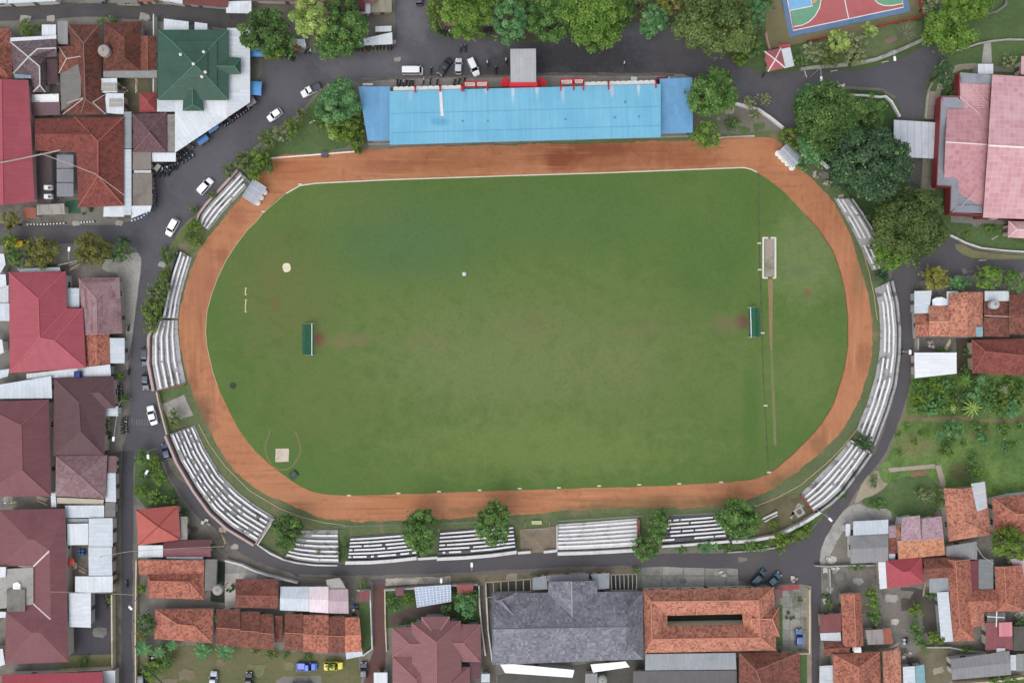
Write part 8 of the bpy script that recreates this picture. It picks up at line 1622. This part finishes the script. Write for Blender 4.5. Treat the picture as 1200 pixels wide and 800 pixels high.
for x, y, r, h, sp, lab in ((119, 24, 5, 2.5, 'bright', 'bright green round bush beside the brown tiled roofs'), (132, 23, 6, 2, 'mid', 'low bush along the narrow top street'), (30, 33, 10, 3, 'moss', 'garden bush in front of the purple tiled house'), (44, 33, 5, 2, 'moss', 'smaller garden bush beside the white car port'), (141, 440, 6, 2.5, 'moss', 'pavement bush by the dark brown roof'), (146, 468, 6, 2.5, 'bright', 'light green pavement bush below the parked bikes'), (124, 497, 7, 2.5, 'dark', 'dark garden bush beside the porch of the dark brown house'), (166, 690, 7, 3, 'moss', 'bush in the small court by the left street'), (172, 730, 13, 5, 'dark', 'dark leafy tree left of the orange tiled house by the banana plants'), (168, 742, 8, 3, 'yellow', 'yellowish bush beneath the dark leafy tree'), (128, 702, 4, 1.5, 'mid', 'small bush by the bikes of the asphalt yard'), (97, 776, 6, 1.5, 'mid', 'weed bush on the rough grass below the asphalt yard'), (389, 781, 6.5, 4, 'mid', 'leafy tree over the yellow car'), (425, 684, 6, 2.5, 'moss', 'small bush at the mouth of the brick driveway'), (545, 708, 15, 5, 'blue', 'spreading pale green tree in the villa garden'), (556, 698, 8, 4, 'mid', 'tree beside the faded red canopy'), (524, 714, 9, 3, 'dark', 'dark bush in front of the villa'), (478, 700, 8, 2.5, 'moss', 'mossy bush left of the glazed patio roof'), (461, 708, 9, 2.5, 'mid', 'green bush at the left of the villa garden'), (532, 697, 6, 2.5, 'dark', 'dark bush between patio roof and red canopy'), (543, 724, 9, 2.5, 'dark', 'low dark hedge bush beside the villa wing')):
    T(x, y, r, h, sp, lab, name='tree' if ' tree ' in lab else 'bush', cat='tree' if ' tree ' in lab else 'bush')
# banana plants and palms
for x, y, r, lab in ((166, 762, 12, 'leftmost banana plant below the orange tiled house'), (184, 766, 11, 'second banana plant below the orange tiled house'), (236, 763, 14, 'banana plant under the corner of the orange tiled house'), (262, 765, 14, 'banana plant left of the stepped tiled terrace'), (200, 757, 9, 'small banana plant against the orange tiled house'), (250, 726, 8, 'banana plant squeezed between two tiled roofs')):
    palm(x, y, r, 3.2, 'blue', lab)
for x, y, r, h, sp, lab, sx in ((178, 785, 13, 4, 'bright', 'bright leafy shrub below the left banana plants', 1), (196, 775, 9, 3, 'mid', 'green shrub right of the left banana plants', 1), (299, 763, 5, 1.2, 'grey', 'pale weed under the left tiled terrace', 1), (318, 766, 7, 1.5, 'bright', 'tall weed between the two tiled terraces', 1), (335, 767, 5, 1.2, 'mid', 'weed below the right tiled terrace', 1), (360, 769, 5, 1.2, 'mid', 'weed behind the bright blue pickup', 1)):
    T(x, y, r, h, sp, lab, sx, 1, name='shrub', cat='shrub')
for x, y, r, sp, lab in ((1135, 446, 11, 'bright', 'light star shaped palm below the brown tiled corner'), (1153, 446, 9, 'blue', 'smaller palm right of the light star shaped palm'), (1142, 478, 14, 'lime', 'pale star shaped palm in the middle of the wild garden'), (1158, 476, 12, 'mid', 'palm right of the pale star shaped palm'), (1104, 510, 9, 'blue', 'sprawling pale leafed palm below the dirt path'), (1180, 457, 8, 'grey', 'greyish palm at the right of the wild garden')):
    palm(x, y, r, 3.6, sp, lab, 13, 'palm', 'palm', None, .07)
random.seed(5)
gl = []
spots_ = [(1080, 452, 8, 'mid'), (1092, 448, 7, 'bright'), (1074, 466, 8, 'moss'), (1088, 464, 7, 'mid'), (1102, 456, 7, 'moss'), (1106, 466, 8, 'blue'), (1116, 450, 7, 'mid'), (1090, 478, 9, 'blue'), (1076, 480, 8, 'mid'), (1107, 478, 6, 'bright'), (1117, 478, 6, 'lime'), (1122, 466, 8, 'dark'), (1113, 468, 6, 'moss'), (1142, 462, 12, 'blue'), (1160, 462, 9, 'mid'), (1172, 470, 9, 'moss'), (1184, 478, 12, 'blue'), (1172, 483, 9, 'mid'), (1196, 468, 9, 'olive'), (1195, 452, 8, 'dark'), (1118, 503, 12, 'blue'), (1108, 520, 8, 'dark'), (1112, 530, 7, 'bright'), (1144, 500, 8, 'mid'), (1152, 512, 9, 'blue'), (1140, 538, 8, 'mid'), (1146, 553, 8, 'bright'), (1136, 552, 6, 'mid'), (1198, 500, 8, 'mid'), (1178, 498, 7, 'moss'), (1086, 508, 5, 'bright'), (1072, 518, 5, 'moss')]
pos_ = ['nearest the street', 'close to the flat metal roof', 'by the street verge', 'in the upper left patch', 'under the flat roof edge', 'at the centre left', 'right of the flat metal roof', 'just above the dirt path', 'at the street end of the path', 'above the reddish path bend', 'beside the lone yellow green bush', 'in the dark hollow by the palms', 'left of the dark hollow', 'behind the pale palm', 'right of the smaller palm', 'in the right hand patch', 'at the right with bluish leaves', 'under the bluish right bush', 'at the right picture edge', 'below the rust brown roof', 'round and big below the dirt path', 'in the dark gap below the path', 'light green below the dark gap', 'below the pale palm across the path', 'in the lower meadow', 'by the grassy bare patch', 'at the corner of the mown lawn', 'left of the mown lawn corner', 'at the far right below the path', 'right of the path bend', 'alone in the left meadow', 'lowest in the left meadow']
for (x, y, r, sp), w in zip(spots_, pos_):
    T(x, y, r, 2.0 + r * .12, sp, 'wild garden bush ' + w, random.uniform(.85, 1.15), random.uniform(.85, 1.15), name='bush', cat='bush')
random.seed(9)
for k in range(34):
    x = random.uniform(1072, 1198); y = random.uniform(445, 484) if x > 1122 or True else 0
    T(x, y, random.uniform(4.5, 8), random.uniform(1.5, 3), random.choice(('mid', 'blue', 'bright', 'dark', 'moss')), 'low leafy shrub in the dense thicket of the wild garden above the dirt path', name='shrub', cat='shrub', group='low shrubs in the thicket above the dirt path')
for k in range(16):
    x = random.uniform(1050, 1196); y = random.uniform(498, 540)
    T(x, y, random.uniform(2.5, 5), random.uniform(.7, 1.6), random.choice(('mid', 'blue', 'moss', 'bright')), 'small weed bush scattered over the rough meadow below the dirt path', name='shrub', cat='shrub', group='weed bushes on the meadow below the dirt path')
for x, y, r, h, sp, lab, sx, sy in ((1083, 580, 10, 3, 'grey', 'greyish bush on the walled lawn beside the pink house', 1, 1), (1101, 585, 7, 3, 'moss', 'bush along the edge of the orange tiled garden house', .7, 2.2), (1030, 591, 8, 2, 'mid', 'low bush at the dirt apron', 1.6, .7), (1024, 563, 7, 1.5, 'mid', 'tuft of bushes at the dirt apron edge', .8, 1.2), (1182, 636, 22, 9, 'moss', 'big leafy tree with pale blossoms at the lower right edge', 1.15, 1), (1022, 700, 11, 5, 'bright', 'upper bright tree beside the old orange gable', .8, 1.4), (1024, 722, 9, 4, 'mid', 'lower bright tree beside the old orange gable', .9, 1.2), (1074, 716, 10, 4, 'moss', 'yellowish tree in the gravel yard', .9, 1), (1073, 738, 9, 4, 'mid', 'green tree below the yellowish tree in the gravel yard', .9, 1.4), (1094, 748, 10, 4, 'moss', 'bush at the foot of the long white strip roof', 1.1, .9), (1078, 752, 8, 3, 'mid', 'bush left of the foot of the white strip roof', 1.1, .8), (1091, 697, 6, 2, 'mid', 'little bush below the grey corrugated roof', 1.4, .7), (1195, 730, 8, 2.5, 'dark', 'dark bush at the right edge beside the dark flat roof', 1, 1), (1002, 664, 7, 1.5, 'mid', 'low bush below the white and grey tin house', 1.8, .5), (973, 708, 5, 2.5, 'olive', 'small tree in the pale yard by the alley', .9, 1.3), (938, 703, 3, 1.2, 'bright', 'small plant in the stained car yard', 1, 1), (1132, 760, 8, 1.5, 'moss', 'weed bush between the tin roofs', 1.6, .5), (1175, 798, 11, 2, 'mid', 'bush at the bottom right corner', 1.8, .6), (1106, 411, 6, 1.6, 'mid', 'bush in the walled yard by the orange tiled row', 1.5, .7), (1130, 436, 8, 3, 'dark', 'dark bush between the flat roof and the rust brown house', .8, 1.3), (1090, 362, 4, 2, 'dark', 'tiny dark bush at the white corner roof', 1, .7), (1074, 308, 4, 1.5, 'mid', 'tiny bush at the mouth of the side street', 1, 1), (1133, 276, 5, 1.4, 'moss', 'yellowish plant on the lawn below the pink hall', 1, 1), (1162, 268, 7, 1.5, 'mid', 'shrub against the base of the pink hall', 1.2, .8)):
    T(x, y, r, h, sp, lab, sx, sy, name='tree' if ' tree' in lab else 'bush', cat='tree' if ' tree' in lab else 'bush')
# ------------------------------------------------------------------ camera, sky, sun
cam = bpy.data.cameras.new('camera'); cam.sensor_width = 36; cam.lens = 36 * CAM / 240.0; cam.clip_end = 6000; cam.clip_start = 1
co = bpy.data.objects.new('camera', cam); COL.objects.link(co); co.location = (0, 0, CAM); co.rotation_euler = (0, 0, 0); SC.camera = co
w = bpy.data.worlds.new('World'); SC.world = w; w.use_nodes = True; nt = w.node_tree
bg = nt.nodes['Background']; sky = nt.nodes.new('ShaderNodeTexSky'); sky.sky_type = 'NISHITA'; sky.sun_disc = False
ELEV, AZ = math.radians(60), math.radians(215)   # light from the lower left of the picture
sky.sun_elevation = ELEV; sky.sun_rotation = AZ; sky.dust_density = 4.0; sky.air_density = 1.0
hs = nt.nodes.new('ShaderNodeHueSaturation'); hs.inputs['Saturation'].default_value = 0.45
nt.links.new(sky.outputs[0], hs.inputs['Color']); nt.links.new(hs.outputs[0], bg.inputs['Color']); bg.inputs['Strength'].default_value = 0.15
sun = bpy.data.lights.new('sun', 'SUN'); sun.energy = 0.55; sun.angle = math.radians(120); sun.color = (1.0, .965, .92)
so = bpy.data.objects.new('sun', sun); COL.objects.link(so)
d = Vector((math.sin(AZ) * math.cos(ELEV), math.cos(AZ) * math.cos(ELEV), math.sin(ELEV)))
so.rotation_euler = d.to_track_quat('Z', 'Y').to_euler(); so.location = (0, 0, 200)
SC.view_settings.view_transform = 'Standard'; SC.view_settings.look = 'None'; SC.view_settings.exposure = 0.3; SC.view_settings.gamma = 1.0; SC.view_settings.use_curve_mapping = False
SC.render.engine = 'CYCLES'; SC.cycles.max_bounces = 4; SC.cycles.transparent_max_bounces = 6
